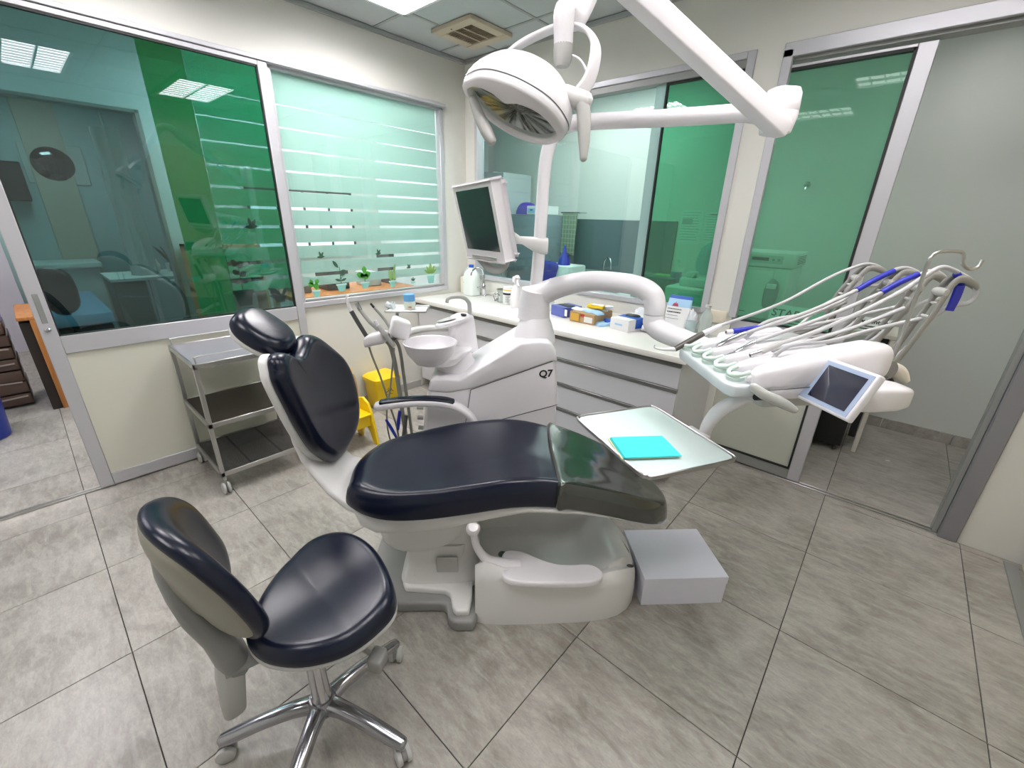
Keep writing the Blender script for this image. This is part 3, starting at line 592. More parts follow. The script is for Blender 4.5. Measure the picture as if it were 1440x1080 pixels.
# ================================================================== LIGHT POST, MONITOR, OPERATING LIGHT
pl = thing('light_post', 'tall white tubular post with horizontal arm and angled spring arm carrying the lamp', 'light post', (0.455, -2.20, 1.0))
bm = BM(); tube(bm, [(0.44, -2.20, 1.20), (0.45, -2.20, 1.35), (0.455, -2.20, 1.58), (0.456, -2.20, 1.585)], [0.032, 0.031, 0.030, 0.030], 20, sub=4); part('post_tube', bm, M_white, pl)
bm = BM(); tube(bm, [(0.456, -2.20, 1.588), (0.458, -2.20, 1.72), (0.468, -2.205, 1.84), (0.50, -2.22, 1.915), (0.56, -2.245, 1.95), (0.66, -2.29, 1.955), (0.92, -2.42, 1.952), (1.20, -2.575, 1.952)], [0.029, 0.029, 0.030, 0.031, 0.032, 0.032, 0.032, 0.033], 20); part('horizontal_arm', bm, M_white, pl)
JX = Vector((1.268, -2.615, 1.955))
bm = BM(); loft(bm, [ring(JX + Vector((0, 0, z)), (a, 0, 0), (0, a, 0), 24, 2.8) for z, a in [(-0.085, 0.03), (-0.078, 0.048), (-0.03, 0.058), (-0.012, 0.058), (-0.010, 0.0555), (-0.006, 0.058), (0.045, 0.056), (0.062, 0.048), (0.07, 0.02)]])
loft(bm, [ring(c, a, b, 20, 3.0) for c, a, b in [(Vector((1.18, -2.565, 1.955)), (0.016, -0.03, 0), (0, 0, 0.034)), (Vector((1.23, -2.59, 1.955)), (0.024, -0.045, 0), (0, 0, 0.045)), (JX, (0.028, -0.05, 0), (0, 0, 0.052))]])
part('elbow_joint', bm, M_white, pl)
S0, S1 = Vector((1.235, -2.69, 1.885)), Vector((0.52, -2.835, 2.24))
dS = (S1 - S0); up = Vector((0, 0, 1)); sd = dS.cross(up).normalized(); nn = sd.cross(dS).normalized()
bm = BM(); loft(bm, [ring(S0 + dS * t, sd * w, nn * h, 24, 9) for t, w, h in [(-0.03, 0.024, 0.024), (0.0, 0.033, 0.031), (0.05, 0.034, 0.032), (1.0, 0.031, 0.031)]]); part('spring_arm', bm, M_white, pl, angle=50)
bm = BM(); obox(bm, S0 + dS * 0.09 + nn * 0.0315, dS.normalized() * 0.03, sd * 0.020, nn * 0.002, 0.001, 1); part('cover_plate', bm, M_white, pl)
L0 = Vector((0.372, -3.17, 1.935))
bm = BM(); tube(bm, [S1, S1 + dS.normalized() * 0.05 + Vector((0, 0, 0.01)), (S1 + Vector((0.455, -3.07, 2.13))) / 2 + Vector((0, 0, 0.09)), Vector((0.455, -3.07, 2.13)), Vector((0.405, -3.135, 2.01)), L0 + Vector((0, 0, 0.07)), L0], [0.028, 0.030, 0.030, 0.029, 0.0275, 0.025, 0.022], 20); part('drop_arm', bm, M_white, pl)
bm = BM(); lathe(bm, [(0, -0.032), (0.016, -0.031), (0.021, -0.022), (0.0225, 0.0), (0.0225, 0.012), (0, 0.013)], L0 + Vector((0, 0, -0.006)), (0, 0, 1), 22); part('swivel_hub', bm, M_greyp, pl)

mo = thing('monitor', 'white framed flat monitor tilted on a bracket of the light post', 'monitor', (0.25, -2.3, 1.4))
MQ = [Vector(q) for q in ((0.057, -2.467, 1.670), (0.202, -2.775, 1.678), (0.259, -2.754, 1.404), (0.114, -2.447, 1.397))]
MC = sum(MQ, Vector()) / 4; ux = (MQ[1] - MQ[0]).normalized(); uz = (MQ[0] - MQ[3]); uz = (uz - ux * uz.dot(ux)).normalized(); un = ux.cross(uz)
if un.x > 0: un = -un                                     # the face of the screen, towards the headrest
W, H = (MQ[1] - MQ[0]).length, (MQ[0] - MQ[3]).length
bm = BM(); obox(bm, MC - un * 0.022, ux * W / 2, uz * H / 2, un * 0.022, 0.008, 3); part('housing', bm, M_white, mo)
bm = BM(); obox(bm, MC - un * 0.052, ux * W * 0.44, uz * H * 0.44, un * 0.014, 0.012, 3); part('back_cover', bm, M_white, mo)
bm = BM(); obox(bm, MC + un * 0.0005 + uz * 0.010, ux * (W / 2 - 0.018), uz * (H / 2 - 0.028), un * 0.001, 0.0, 1)
M_screen = mat('dark_lcd_glass', (0.035, 0.055, 0.055), 0.06, spec=0.8)
part('screen', bm, M_screen, mo)
bm = BM(); obox(bm, MC - uz * (H / 2 - 0.010) + un * 0.001, ux * (W / 2 - 0.06), uz * 0.005, un * 0.003, 0.002, 1); part('speaker_bar', bm, M_greyp, mo)
hb = MC - uz * (H / 2 - 0.01) - un * 0.03
bm = BM(); tube(bm, [MC - un * 0.05 - uz * (H * 0.42) + ux * 0.12, hb + ux * 0.12 - uz * 0.03, hb - uz * 0.055 + ux * 0.04, hb - uz * 0.05 - ux * 0.05, hb - uz * 0.015 - ux * 0.12], 0.010, 12, flat=1.8); part('handle_bow', bm, M_greyp, mo)
bk = Vector((0.455, -2.20, 1.445))
bm = BM()
loft(bm, [ring(c, a, (0, 0, h), 18, 3.5) for c, a, h in [(bk + Vector((0.036, 0.0, -0.01)), (0, 0.034, 0), 0.038), (bk + Vector((0.0, 0, -0.01)), (0, 0.042, 0), 0.040), (bk + Vector((-0.04, 0, -0.0)), (0, 0.032, 0), 0.032), (bk + Vector((-0.09, -0.02, 0.015)), (0, 0.022, 0), 0.018), (bk + Vector((-0.14, -0.05, 0.02)), (0, 0.022, 0), 0.018)]])
tube(bm, [bk + Vector((-0.12, -0.045, 0.02)), MC - un * 0.055 - ux * 0.02], 0.022, 12, sub=1)
part('bracket', bm, M_whitew, mo)

# ================================================================== OPERATING LIGHT (head with yoke, hangs from the post's drop arm)
lamp = thing('operating_light', 'white clam-shaped dental operating light with dark reflector and two hanging handles', 'lamp', (0.27, -3.19, 1.75))
Wc = Vector((0.265, -3.20, 1.808)); Wa = Vector((0.91, -0.20, -0.36)).normalized()
Wn = Vector((0.10, -0.40, -0.90)); Wn = (Wn - Wa * Wn.dot(Wa)).normalized(); Wh = Wn.cross(Wa).normalized()
if Wh.z < 0: Wh = -Wh
def lm(x, y, h): return Wc + Wa * x + Wh * y + Wn * h
EYE = [(-0.135, 0.005), (-0.115, 0.045), (-0.07, 0.078), (0.0, 0.09), (0.07, 0.078), (0.115, 0.045), (0.135, 0.0), (0.105, -0.05), (0.05, -0.078), (-0.02, -0.08), (-0.09, -0.05)]
bm = BM(); cushion(bm, EYE, lambda x, y, h: lm(x, y, -h), 0.100, 0.008, edge=0.78, dome=0.006, rings_in=(0.6, 0.3), sub=6, nseg=10)
part('dome', bm, M_white, lamp, angle=70)
RIM = [(q.x, q.y) for q in crom([(x, y, 0) for x, y in EYE], 6, True)]
OPN = [(-0.115, 0.012), (-0.09, 0.040), (-0.05, 0.042), (-0.02, 0.030), (0.015, 0.046), (0.06, 0.046), (0.098, 0.022), (0.112, -0.005), (0.085, -0.042), (0.035, -0.060), (-0.02, -0.060), (-0.08, -0.034)]
O2 = [(q.x, q.y) for q in crom([(x, y, 0) for x, y in OPN], 6, True)]
def eyeloop(src, k, h, n=72):
    c = Vector((0, 0)); out = []
    for i in range(n):
        a = 2 * PI * i / n; d = Vector((math.cos(a), math.sin(a))); best = 0
        for j in range(len(src)):
            p, q = Vector(src[j]), Vector(src[(j + 1) % len(src)]); e = q - p; den = d.x * e.y - d.y * e.x
            if abs(den) < 1e-9: continue
            t = (p.x * e.y - p.y * e.x) / den; s = (p.x * d.y - p.y * d.x) / den
            if t > 0 and -1e-6 <= s <= 1 + 1e-6: best = max(best, t)
        out.append(lm(d.x * best * k, d.y * best * k, h))
    return out
bm = BM(); loft(bm, [eyeloop(RIM, 0.98, -0.004), eyeloop(RIM, 1.0, 0.006), eyeloop(RIM, 0.985, 0.018), eyeloop(RIM, 0.95, 0.024), eyeloop(O2, 1.03, 0.026), eyeloop(O2, 1.0, 0.022), eyeloop(O2, 0.98, 0.006)], cap=False)
part('front_bezel', bm, M_white, lamp, angle=60)
bm = BM(); loft(bm, [eyeloop(O2, 0.985, 0.008), eyeloop(O2, 0.9, -0.012), eyeloop(O2, 0.7, -0.035), eyeloop(O2, 0.4, -0.052), eyeloop(O2, 0.1, -0.058)], cap=True)
M_refl = mat('dark_faceted_reflector', (0.05, 0.04, 0.038), 0.10, metal=1.0, bump=0.5, bscale=25)
part('reflector', bm, M_refl, lamp, 'dark mirrored reflector', angle=25)
bm = BM(); loft(bm, [eyeloop(O2, 0.995, 0.0165), eyeloop(O2, 0.5, 0.0175)], cap=True); part('front_glass', bm, G_clear, lamp)
bm = BM(); loft(bm, [[p + Wn * 0.0 for p in eyeloop(RIM, 1.002, 0.0005)], eyeloop(RIM, 1.004, 0.002), eyeloop(RIM, 1.002, 0.0035)], cap=False); part('seam', bm, M_seam, lamp)
# yoke: a flat white bow from the back of the dome, over the hub, to the right-hand pivot
YP = [(0.205, -3.13, 1.895), (0.26, -3.115, 1.945), (0.315, -3.12, 1.972), (0.37, -3.14, 1.985), (0.42, -3.165, 1.975), (0.443, -3.19, 1.94), (0.44, -3.21, 1.895), (0.425, -3.222, 1.855), (0.405, -3.228, 1.83)]
bm = BM(); tube(bm, YP, [0.020, 0.021, 0.021, 0.021, 0.020, 0.019, 0.018, 0.018, 0.018], 16, flat=0.32, up=(0.2, -0.9, 0.2), p=3); part('yoke', bm, M_white, lamp, angle=50)
bm = BM(); tube(bm, [(0.375, -3.222, 1.83), (0.40, -3.228, 1.822), (0.422, -3.232, 1.815)], 0.021, 18, sub=1, round_end=True); part('pivot', bm, M_whitew, lamp)
bm = BM(); tube(bm, [(0.412, -3.233, 1.815), (0.418, -3.24, 1.79), (0.421, -3.252, 1.74), (0.421, -3.264, 1.695)], [0.017, 0.0165, 0.0145, 0.009], 14, round_end=True); part('handle', bm, M_greyp, lamp)
bm = BM(); tube(bm, [(0.160, -3.18, 1.822), (0.173, -3.20, 1.79), (0.192, -3.225, 1.75), (0.205, -3.238, 1.728)], [0.010, 0.013, 0.0145, 0.011], 14, round_end=True); part('handle', bm, M_greyp, lamp)
bm = BM(); tube(bm, [(0.385, -3.165, 1.925), (0.41, -3.172, 1.915), (0.425, -3.19, 1.89), (0.43, -3.205, 1.86)], 0.0028, 8); part('cable', bm, M_white, lamp)

# ================================================================== INSTRUMENT CONSOLE
con = thing('instrument_console', 'white instrument console with whip arms and silicone pad on the curved arm', 'console', (1.2, -3.0, 1.04))
bm = BM()
loft(bm, [ring((u, (a + b) / 2, z), (0, (b - a) / 2, 0), (0, 0, h), 32, 4.5) for u, a, b, z, h in [(1.02, -3.24, -2.80, 1.095, 0.012), (1.03, -3.265, -2.79, 1.100, 0.032), (1.07, -3.275, -2.78, 1.105, 0.042), (1.18, -3.275, -2.78, 1.115, 0.048), (1.30, -3.265, -2.79, 1.13, 0.045), (1.37, -3.255, -2.81, 1.14, 0.038), (1.385, -3.23, -2.83, 1.14, 0.020)]])
part('console_body', bm, M_white, con, angle=60)
bm = BM()
loft(bm, [ring((u, v, z), (0, w, 0), (0, 0, h), 24, 3) for u, v, z, w, h in [(0.985, -3.235, 1.125, 0.010, 0.018), (1.0, -3.235, 1.13, 0.026, 0.034), (1.08, -3.24, 1.15, 0.042, 0.046), (1.20, -3.24, 1.175, 0.050, 0.055), (1.31, -3.235, 1.19, 0.052, 0.058), (1.365, -3.23, 1.19, 0.046, 0.052), (1.378, -3.23, 1.19, 0.030, 0.034)]])
part('side_pod', bm, M_white, con, angle=60)
bm = BM()
loft(bm, [ring((u, v, z), (0, w, 0), (0, 0, h), 24, 3) for u, v, z, w, h in [(1.10, -2.80, 1.12, 0.01, 0.012), (1.12, -2.80, 1.13, 0.03, 0.026), (1.22, -2.80, 1.15, 0.038, 0.032), (1.34, -2.80, 1.155, 0.036, 0.030), (1.38, -2.80, 1.15, 0.02, 0.016)]])
part('far_pod', bm, M_white, con, angle=60)
bm = BM(); obox(bm, (1.17, -3.03, 1.055), (0.13, 0, 0.006), (0, 0.20, 0), (0, 0, 0.02), 0.012, 3); part('underside_tray', bm, M_greyp, con)
M_sil = mat('frosted_silicone', (0.66, 0.72, 0.74), 0.35, spec=0.5, trans=0.0, coat=0.2)
M_silg = mat('greenish_silicone', (0.66, 0.80, 0.72), 0.3, coat=0.3)
padc = [(0.945, -2.83), (0.935, -2.86), (0.925, -3.20), (0.935, -3.235), (0.97, -3.245), (1.07, -3.245), (1.07, -2.82), (0.97, -2.82)]
bm = BM(); prism(bm, padc, lambda x, y, d: Vector((x, y, d + 0.12 * (x - 0.94))), 1.068, 1.108, 0.010, 3); pad = part('silicone_pad', bm, M_sil, con, 'frosted silicone holder pad')
VV = [-2.865, -2.945, -3.025, -3.105, -3.185]
for v in VV:
    bm = BM(); tube(bm, [(0.985, v - 0.034, 1.145), (0.958, v - 0.028, 1.133), (0.945, v, 1.126), (0.958, v + 0.028, 1.131), (0.985, v + 0.034, 1.141)], 0.0065, 10, sub=5, round_end=True)
    lathe(bm, [(0, 0.0), (0.026, 0), (0.028, 0.018), (0.022, 0.022), (0.0, 0.012)], (0.968, v, 1.105), (-0.15, 0, 1), 18)
    part('holder_cup', bm, M_silg, con, 'pale green silicone holder cup')
for v in [(a + b) / 2 for a, b in zip(VV, VV[1:])] + [-3.225]:
    bm = BM(); loft(bm, [ring((u, v, z), (0, w, 0), (0, 0, h), 16, 3.5) for u, z, w, h in [(0.975, 1.125, 0.004, 0.006), (0.99, 1.13, 0.014, 0.016), (1.06, 1.142, 0.018, 0.022), (1.14, 1.148, 0.018, 0.020), (1.16, 1.148, 0.008, 0.008)]])
    part('divider', bm, M_white, con)
bm = BM(); tube(bm, [(0.99, -3.268, 1.105), (1.08, -3.284, 1.118), (1.20, -3.291, 1.135), (1.31, -3.288, 1.148), (1.37, -3.275, 1.152)], 0.0016, 6); part('pod_seam', bm, M_seam, con)
bm = BM(); box(bm, 1.085, 1.115, -3.262, -3.245, 1.048, 1.056, 0.001, 1); part('yellow_tag', bm, M_yellow, con)
# plastic-wrapped handle
bm = BM(); tube(bm, [(0.975, -3.265, 1.115), (1.0, -3.285, 1.100), (1.045, -3.30, 1.082), (1.085, -3.31, 1.062)], [0.014, 0.016, 0.0165, 0.011], 14, flat=0.8, round_end=True); part('handle', bm, mat('film_wrapped_grey', (0.50, 0.51, 0.48), 0.18, coat=0.8, bump=0.8, bscale=40), con, 'grey handle wrapped in clear film')
bm = BM(); tube(bm, [(0.985, -3.27, 1.085), (1.03, -3.262, 1.082), (1.05, -3.262, 1.078)], 0.010, 8); part('black_lever', bm, M_black, con)
# tray arm
bm = BM(); tube(bm, [(1.22, -3.03, 1.04), (1.108, -3.020, 0.968), (1.055, -3.000, 0.916), (1.034, -2.985, 0.856), (1.034, -2.970, 0.809), (1.039, -2.960, 0.779)], [0.028, 0.027, 0.026, 0.024, 0.022, 0.024], 18); lathe(bm, [(0.0, 0), (0.03, 0.0), (0.032, 0.06), (0, 0.06)], (1.22, -3.03, 1.0), (0, 0, 1), 20); part('tray_arm', bm, M_white, con)
# display
D = [Vector(q) for q in ((1.167, -3.261, 1.208), (1.179, -3.431, 1.212), (1.124, -3.438, 1.095), (1.112, -3.268, 1.090))]
DC = sum(D, Vector()) / 4; dx = ((D[1] - D[0]) + (D[2] - D[3])).normalized(); dz = ((D[0] - D[3]) + (D[1] - D[2])); dz = (dz - dx * dz.dot(dx)).normalized(); dn = dx.cross(dz)
if dn.x > 0: dn = -dn
DW = ((D[1] - D[0]).length + (D[2] - D[3]).length) / 2; DH = ((D[0] - D[3]).length + (D[1] - D[2]).length) / 2
bm = BM(); obox(bm, DC - dn * 0.012, dx * (DW / 2 + 0.004), dz * (DH / 2 + 0.004), dn * 0.012, 0.006, 3); scr = part('display_housing', bm, M_white, con)
bm = BM(); obox(bm, DC + dn * 0.0005, dx * (DW / 2 - 0.004), dz * (DH / 2 - 0.004), dn * 0.0008); part('blue_bezel', bm, mat('pale_blue_bezel', (0.36, 0.44, 0.60), 0.3), scr, 'pale blue bezel')
bm = BM(); obox(bm, DC + dn * 0.0016 + dx * 0.008, dx * (DW / 2 - 0.024), dz * (DH / 2 - 0.016), dn * 0.0006); part('touch_screen', bm, mat('dark_blue_touch_screen', (0.006, 0.009, 0.030), 0.10, spec=0.8, coat=0.6, bump=0.25, bscale=18), scr)
bm = BM(); lathe(bm, [(0, 0), (0.005, 0), (0.005, 0.001), (0, 0.001)], DC + dn * 0.0014 - dx * (DW / 2 - 0.012) + dz * 0.01, dn, 16); part('round_button', bm, mat('button_blue', (0.16, 0.2, 0.42), 0.4), scr)
# bracket housing right of the display and film clip behind
bm = BM(); loft(bm, [ring(c, a, b, 24, 5) for c, a, b in [(DC - dn * 0.03 - dz * 0.01, (0.0, 0.045, 0), (0.0, 0, 0.040)), ((1.24, -3.35, 1.125), (0, 0.046, 0), (0, 0, 0.038)), ((1.33, -3.335, 1.12), (0.0, 0.044, 0), (0, 0, 0.036)), ((1.375, -3.32, 1.115), (0.0, 0.040, 0), (0, 0, 0.030)), ((1.385, -3.32, 1.115), (0.0, 0.030, 0), (0, 0, 0.022))]]); part('display_bracket', bm, M_white, con, angle=60)
bm = BM(); tube(bm, [(1.34, -3.22, 1.155), (1.38, -3.22, 1.165), (1.43, -3.24, 1.155), (1.455, -3.26, 1.13)], [0.012, 0.022, 0.024, 0.008], 14, flat=0.6); part('film_clip', bm, mat('cream_plastic', (0.62, 0.58, 0.48), 0.4), con)
bm = BM(); tube(bm, [(1.34, -3.22, 1.145), (1.40, -3.235, 1.13), (1.425, -3.25, 1.09), (1.41, -3.26, 1.065)], [0.018, 0.02, 0.016, 0.01], 12); part('rubber_grip', bm, M_black, con)
# whip arms
M_whip = mat('whip_arm_grey', (0.33, 0.33, 0.31), 0.4)
AV = [-2.78, -2.90, -3.03, -3.16]
WB = [Vector((1.527, -2.780, 1.175)), Vector((1.517, -2.900, 1.183)), Vector((1.497, -3.030, 1.167)), Vector((1.466, -3.160, 1.146))]
WM = [Vector((1.577, -2.780, 1.310)), Vector((1.590, -2.900, 1.304)), Vector((1.581, -3.030, 1.293)), Vector((1.540, -3.160, 1.304))]
WT = [Vector((1.636, -2.780, 1.411)), Vector((1.660, -2.900, 1.410)), Vector((1.634, -3.030, 1.413)), Vector((1.580, -3.160, 1.419))]
WE = [Vector((1.707, -2.780, 1.404)), Vector((1.740, -2.900, 1.401)), Vector((1.700, -3.030, 1.398)), Vector((1.648, -3.160, 1.405))]
WR = []
for b_, m_, t_, e_ in zip(WB, WM, WT, WE):
    base = Vector((1.36, b_.y, 1.12))
    bm = BM()
    for s in (-0.016, 0.016):
        o = Vector((0, s, 0)); tube(bm, [base + o, b_ + o, m_ + o, t_ + o * 0.8 + Vector((-0.005, 0, -0.012)), t_ + o * 0.7 + Vector((0.03, 0, 0.004)), e_ + o * 0.4 + Vector((0.01, 0, 0)), e_ + o * 0.1 + Vector((0.03, 0, -0.018))], [0.010, 0.011, 0.010, 0.011, 0.011, 0.009, 0.004], 10, flat=0.42, up=(0, 0, 1))
    wa = part('whip_arm', bm, M_whip, con)
    r_ = t_ + Vector((-0.02, 0, -0.035)); WR.append(r_)
    bm = BM(); lathe(bm, [(0, -0.02), (0.010, -0.019), (0.013, -0.008), (0.013, 0.008), (0.010, 0.019), (0, 0.02)], r_, (0, 1, 0), 16); part('roller', bm, M_greyp, wa)
    bm = BM()
    for k in (0.35, 0.7): tube(bm, [m_.lerp(t_, k - 0.3) + Vector((0, -0.018, 0)), m_.lerp(t_, k - 0.3) + Vector((0, 0.018, 0))], 0.005, 10, sub=1)
    part('guide_pin', bm, M_greyp, wa, kind='stuff')
bm = BM(); tube(bm, [(1.37, -3.215, 1.13), (1.37, -2.82, 1.13)], 0.024, 18, sub=1); tube(bm, [(1.385, -3.255, 1.165), (1.385, -3.20, 1.165)], 0.030, 20, sub=1); part('pivot_axle', bm, M_midgrey, con, kind='stuff')
# chrome hanger rod
bm = BM(); tube(bm, [Vector((1.440, -3.200, 1.136)), Vector((1.445, -3.200, 1.222)), Vector((1.446, -3.200, 1.348)), Vector((1.443, -3.200, 1.460)), Vector((1.448, -3.200, 1.489)), Vector((1.471, -3.200, 1.501)), Vector((1.526, -3.200, 1.502)), Vector((1.542, -3.200, 1.491)), Vector((1.549, -3.200, 1.471)), Vector((1.573, -3.200, 1.456)), Vector((1.597, -3.200, 1.460)), Vector((1.605, -3.200, 1.480))], 0.0048, 10); part('hanger_rod', bm, M_steel, con)

# ---- handpieces, each with its hose
M_hose = mat('light_grey_hose', (0.52, 0.52, 0.53), 0.4); M_blue = mat('blue_sleeve', (0.02, 0.03, 0.42), 0.45, bump=0.4, bscale=120)
G_hp = 'handpieces on the instrument console'
def V3(*a): return Vector(a)
def loopback(i, end):   # from the top of a whip arm round the back and down to the console
    t = WT[i]; e = WE[i]
    return [t + V3(0.02, 0, 0.018), e + V3(0.015, 0, 0.0), e + V3(0.02, 0, -0.05), WM[i] + V3(0.045, 0, 0.02), WB[i] + V3(0.015, 0.0, 0.02), end]
hp = thing('syringe_handpiece', 'three-way syringe with bent white tip, leftmost handpiece on the console', 'handpiece', (0.95, -2.87, 1.13), group=G_hp)
a, b, c_, d, e = Vector((0.833, -2.860, 1.114)), Vector((0.862, -2.860, 1.108)), Vector((0.912, -2.860, 1.109)), Vector((1.011, -2.860, 1.171)), Vector((1.074, -2.860, 1.204))
bm = BM(); tube(bm, [a + V3(-0.002, 0, 0.012), a, b, c_], [0.0025, 0.003, 0.0045, 0.009], 10); part('tip', bm, M_white, hp)
bm = BM(); tube(bm, [c_, c_.lerp(d, 0.5), d], [0.0105, 0.0115, 0.0115], 14, sub=1); part('body', bm, mat('dark_grip', (0.12, 0.11, 0.10), 0.3, metal=0.4), hp)
bm = BM(); tube(bm, [d, d.lerp(e, 0.5), e], [0.0105, 0.009, 0.0075], 14, sub=1); part('rear_sleeve', bm, M_white, hp)
bm = BM(); tube(bm, [e, Vector((1.178, -2.840, 1.234)), Vector((1.343, -2.800, 1.285)), Vector((1.507, -2.780, 1.374)), Vector((1.594, -2.780, 1.415)), *loopback(0, V3(1.36, -2.80, 1.16))], 0.0058, 10); part('hose', bm, M_hose, hp)
def handpiece(name, label, i, v, P0, P1, P2, mids, m_tip, m_body, r0, r1, sleeve=None, blue_body=False):
    h = thing(name, label, 'handpiece', tuple(P1), group=G_hp)
    bm = BM(); lathe(bm, [(0, 0), (r0, 0), (r0, (P1 - P0).length), (0, (P1 - P0).length)], P0, (P1 - P0), 16); part('connector', bm, m_tip, h)
    bm = BM(); tube(bm, [P0 - (P1 - P0).normalized() * 0.0006, P0 + (P1 - P0).normalized() * 0.0008], r0 * 0.55, 12, sub=1); part('bore', bm, M_black, h)
    bm = BM(); tube(bm, [P1, P1.lerp(P2, 0.15), P1.lerp(P2, 0.85), P2], [r1, r1 * 1.1, r1, r1 * 0.7], 16, sub=1); part('body', bm, m_body, h)
    pts = [P2] + mids + loopback(i, V3(1.36, v, 1.16))
    bm = BM(); tube(bm, pts, 0.0068, 10); ho = part('hose', bm, M_hose, h)
    if sleeve:
        p, q = sleeve; bm = BM(); tube(bm, [p, p.lerp(q, 0.5) + V3(0, 0, 0.004), q], 0.0095, 12, sub=3); part('blue_sleeve', bm, M_blue, ho, 'blue fabric sleeve')
    return h
handpiece('motor_handpiece', 'chrome motor handpiece with narrow stepped nose, leftmost of the silver ones', 1, -2.90, Vector((0.999, -2.950, 1.131)), Vector((1.027, -2.950, 1.147)), Vector((1.117, -2.950, 1.196)), [Vector((1.213, -2.940, 1.228)), Vector((1.361, -2.920, 1.274)), Vector((1.520, -2.910, 1.349)), Vector((1.617, -2.900, 1.404))], M_chrome, M_chrome, 0.006, 0.0115, (Vector((1.520, -2.910, 1.349)), Vector((1.644, -2.900, 1.417))))
handpiece('turbine_connector', 'chrome turbine connector with long slim barrel beside the green cups', 2, -3.03, Vector((1.012, -3.030, 1.130)), Vector((1.046, -3.030, 1.148)), Vector((1.107, -3.030, 1.187)), [Vector((1.194, -3.030, 1.222)), Vector((1.351, -3.030, 1.285)), Vector((1.503, -3.030, 1.360)), Vector((1.593, -3.030, 1.410))], M_chrome, M_chrome, 0.0085, 0.0085, (Vector((1.500, -3.030, 1.360)), Vector((1.604, -3.030, 1.420))))
handpiece('scaler_connector', 'silver scaler connector nearest the touch screen', 3, -3.12, Vector((1.040, -3.120, 1.167)), Vector((1.073, -3.120, 1.179)), Vector((1.136, -3.120, 1.210)), [Vector((1.222, -3.120, 1.241)), Vector((1.327, -3.140, 1.304)), Vector((1.435, -3.150, 1.375)), Vector((1.491, -3.160, 1.428)), Vector((1.535, -3.160, 1.455))], M_chrome, M_greyp, 0.0085, 0.0088, (Vector((1.587, -3.160, 1.439)), Vector((1.617, -3.160, 1.402))))
# lamp handpiece in a blue sleeve lying across the pad
h = thing('sleeved_connector', 'white hose connector in a blue sleeve lying behind the silver handpieces', 'handpiece', (1.1, -2.9, 1.15), group=G_hp)
a, b, c_ = Vector((1.075, -2.900, 1.187)), Vector((1.099, -2.900, 1.190)), Vector((1.209, -2.900, 1.208))
bm = BM(); tube(bm, [a, b], 0.0095, 14, sub=1); part('connector', bm, M_white, h)
bm = BM(); tube(bm, [a + V3(-0.0006, 0, 0), a + V3(0.001, 0, 0)], 0.0055, 12, sub=1); part('bore', bm, M_black, h)
bm = BM(); tube(bm, [b, b.lerp(c_, 0.5), c_], [0.0105, 0.010, 0.0075], 14, sub=3); part('blue_sleeve', bm, M_blue, h, 'blue fabric sleeve')
bm = BM(); tube(bm, [c_, Vector((1.332, -2.900, 1.238)), Vector((1.493, -2.880, 1.299)), Vector((1.587, -2.800, 1.316)), V3(1.50, -2.80, 1.27), V3(1.38, -2.82, 1.16)], 0.006, 10); part('hose', bm, M_hose, h)
# return hoses hanging between the whip arms and the console
for k, pts in enumerate([[Vector((1.591, -2.800, 1.286)), Vector((1.420, -2.850, 1.250)), Vector((1.239, -2.880, 1.225)), V3(1.14, -2.90, 1.15)],
        [Vector((1.638, -2.980, 1.308)), Vector((1.477, -2.950, 1.256)), Vector((1.310, -2.940, 1.213)), Vector((1.161, -2.960, 1.175)), V3(1.10, -2.98, 1.14)],
        [Vector((1.566, -3.060, 1.315)), Vector((1.414, -3.060, 1.247)), Vector((1.264, -3.050, 1.191)), Vector((1.150, -3.060, 1.168)), V3(1.10, -3.07, 1.145)],
        [Vector((1.543, -3.150, 1.300)), Vector((1.421, -3.130, 1.260)), Vector((1.306, -3.100, 1.210)), Vector((1.178, -3.100, 1.193)), V3(1.10, -3.13, 1.15)]]):
    bm = BM(); tube(bm, pts, 0.0066, 10); part('return_hose', bm, M_hose, con)
# blue tape strip hanging off the nearest whip arm
bm = BM(); tube(bm, [Vector((1.603, -3.170, 1.404)), Vector((1.604, -3.170, 1.370)), Vector((1.601, -3.170, 1.329))], [0.014, 0.014, 0.012], 12, flat=0.35, up=(1, 0, 0), p=4); part('blue_wrap', bm, M_blue, con, 'blue wrap on the nearest whip arm')

# ================================================================== TRAY and bibs
T = [Vector((0.556, -2.859, 0.820)), Vector((0.919, -2.749, 0.820)), Vector((1.025, -3.183, 0.820)), Vector((0.686, -3.289, 0.820))]
TC = sum(T, Vector()) / 4; tx = ((T[1] - T[0]) + (T[2] - T[3])); ty = ((T[0] - T[3]) + (T[1] - T[2])); TWd, THt = tx.length / 2, ty.length / 2
tx.normalize(); ty = (ty - tx * ty.dot(tx)).normalized()
tray = thing('instrument_tray', 'pale rectangular instrument tray with steel rim beside the chair foot', 'tray', tuple(TC))
def tl(x, y, z): return TC + tx * x + ty * y + V3(0, 0, z)
bm = BM(); prism(bm, [(q.x, q.y) for q in [Vector((sx * (TWd / 2 - 0.03 * (1 - math.cos(a))) , 0)) for sx, a in ()]] or [(-TWd / 2, -THt / 2 + 0.03), (-TWd / 2 + 0.01, -THt / 2 + 0.008), (-TWd / 2 + 0.03, -THt / 2), (TWd / 2 - 0.02, -THt / 2), (TWd / 2, -THt / 2 + 0.02), (TWd / 2, THt / 2 - 0.02), (TWd / 2 - 0.02, THt / 2), (-TWd / 2 + 0.02, THt / 2), (-TWd / 2, THt / 2 - 0.02)], lambda x, y, d: tl(x, y, d), -0.004, 0.001); part('tray_liner', bm, mat('pale_mint_tray', (0.68, 0.80, 0.78), 0.25, coat=0.3), tray)
bm = BM()
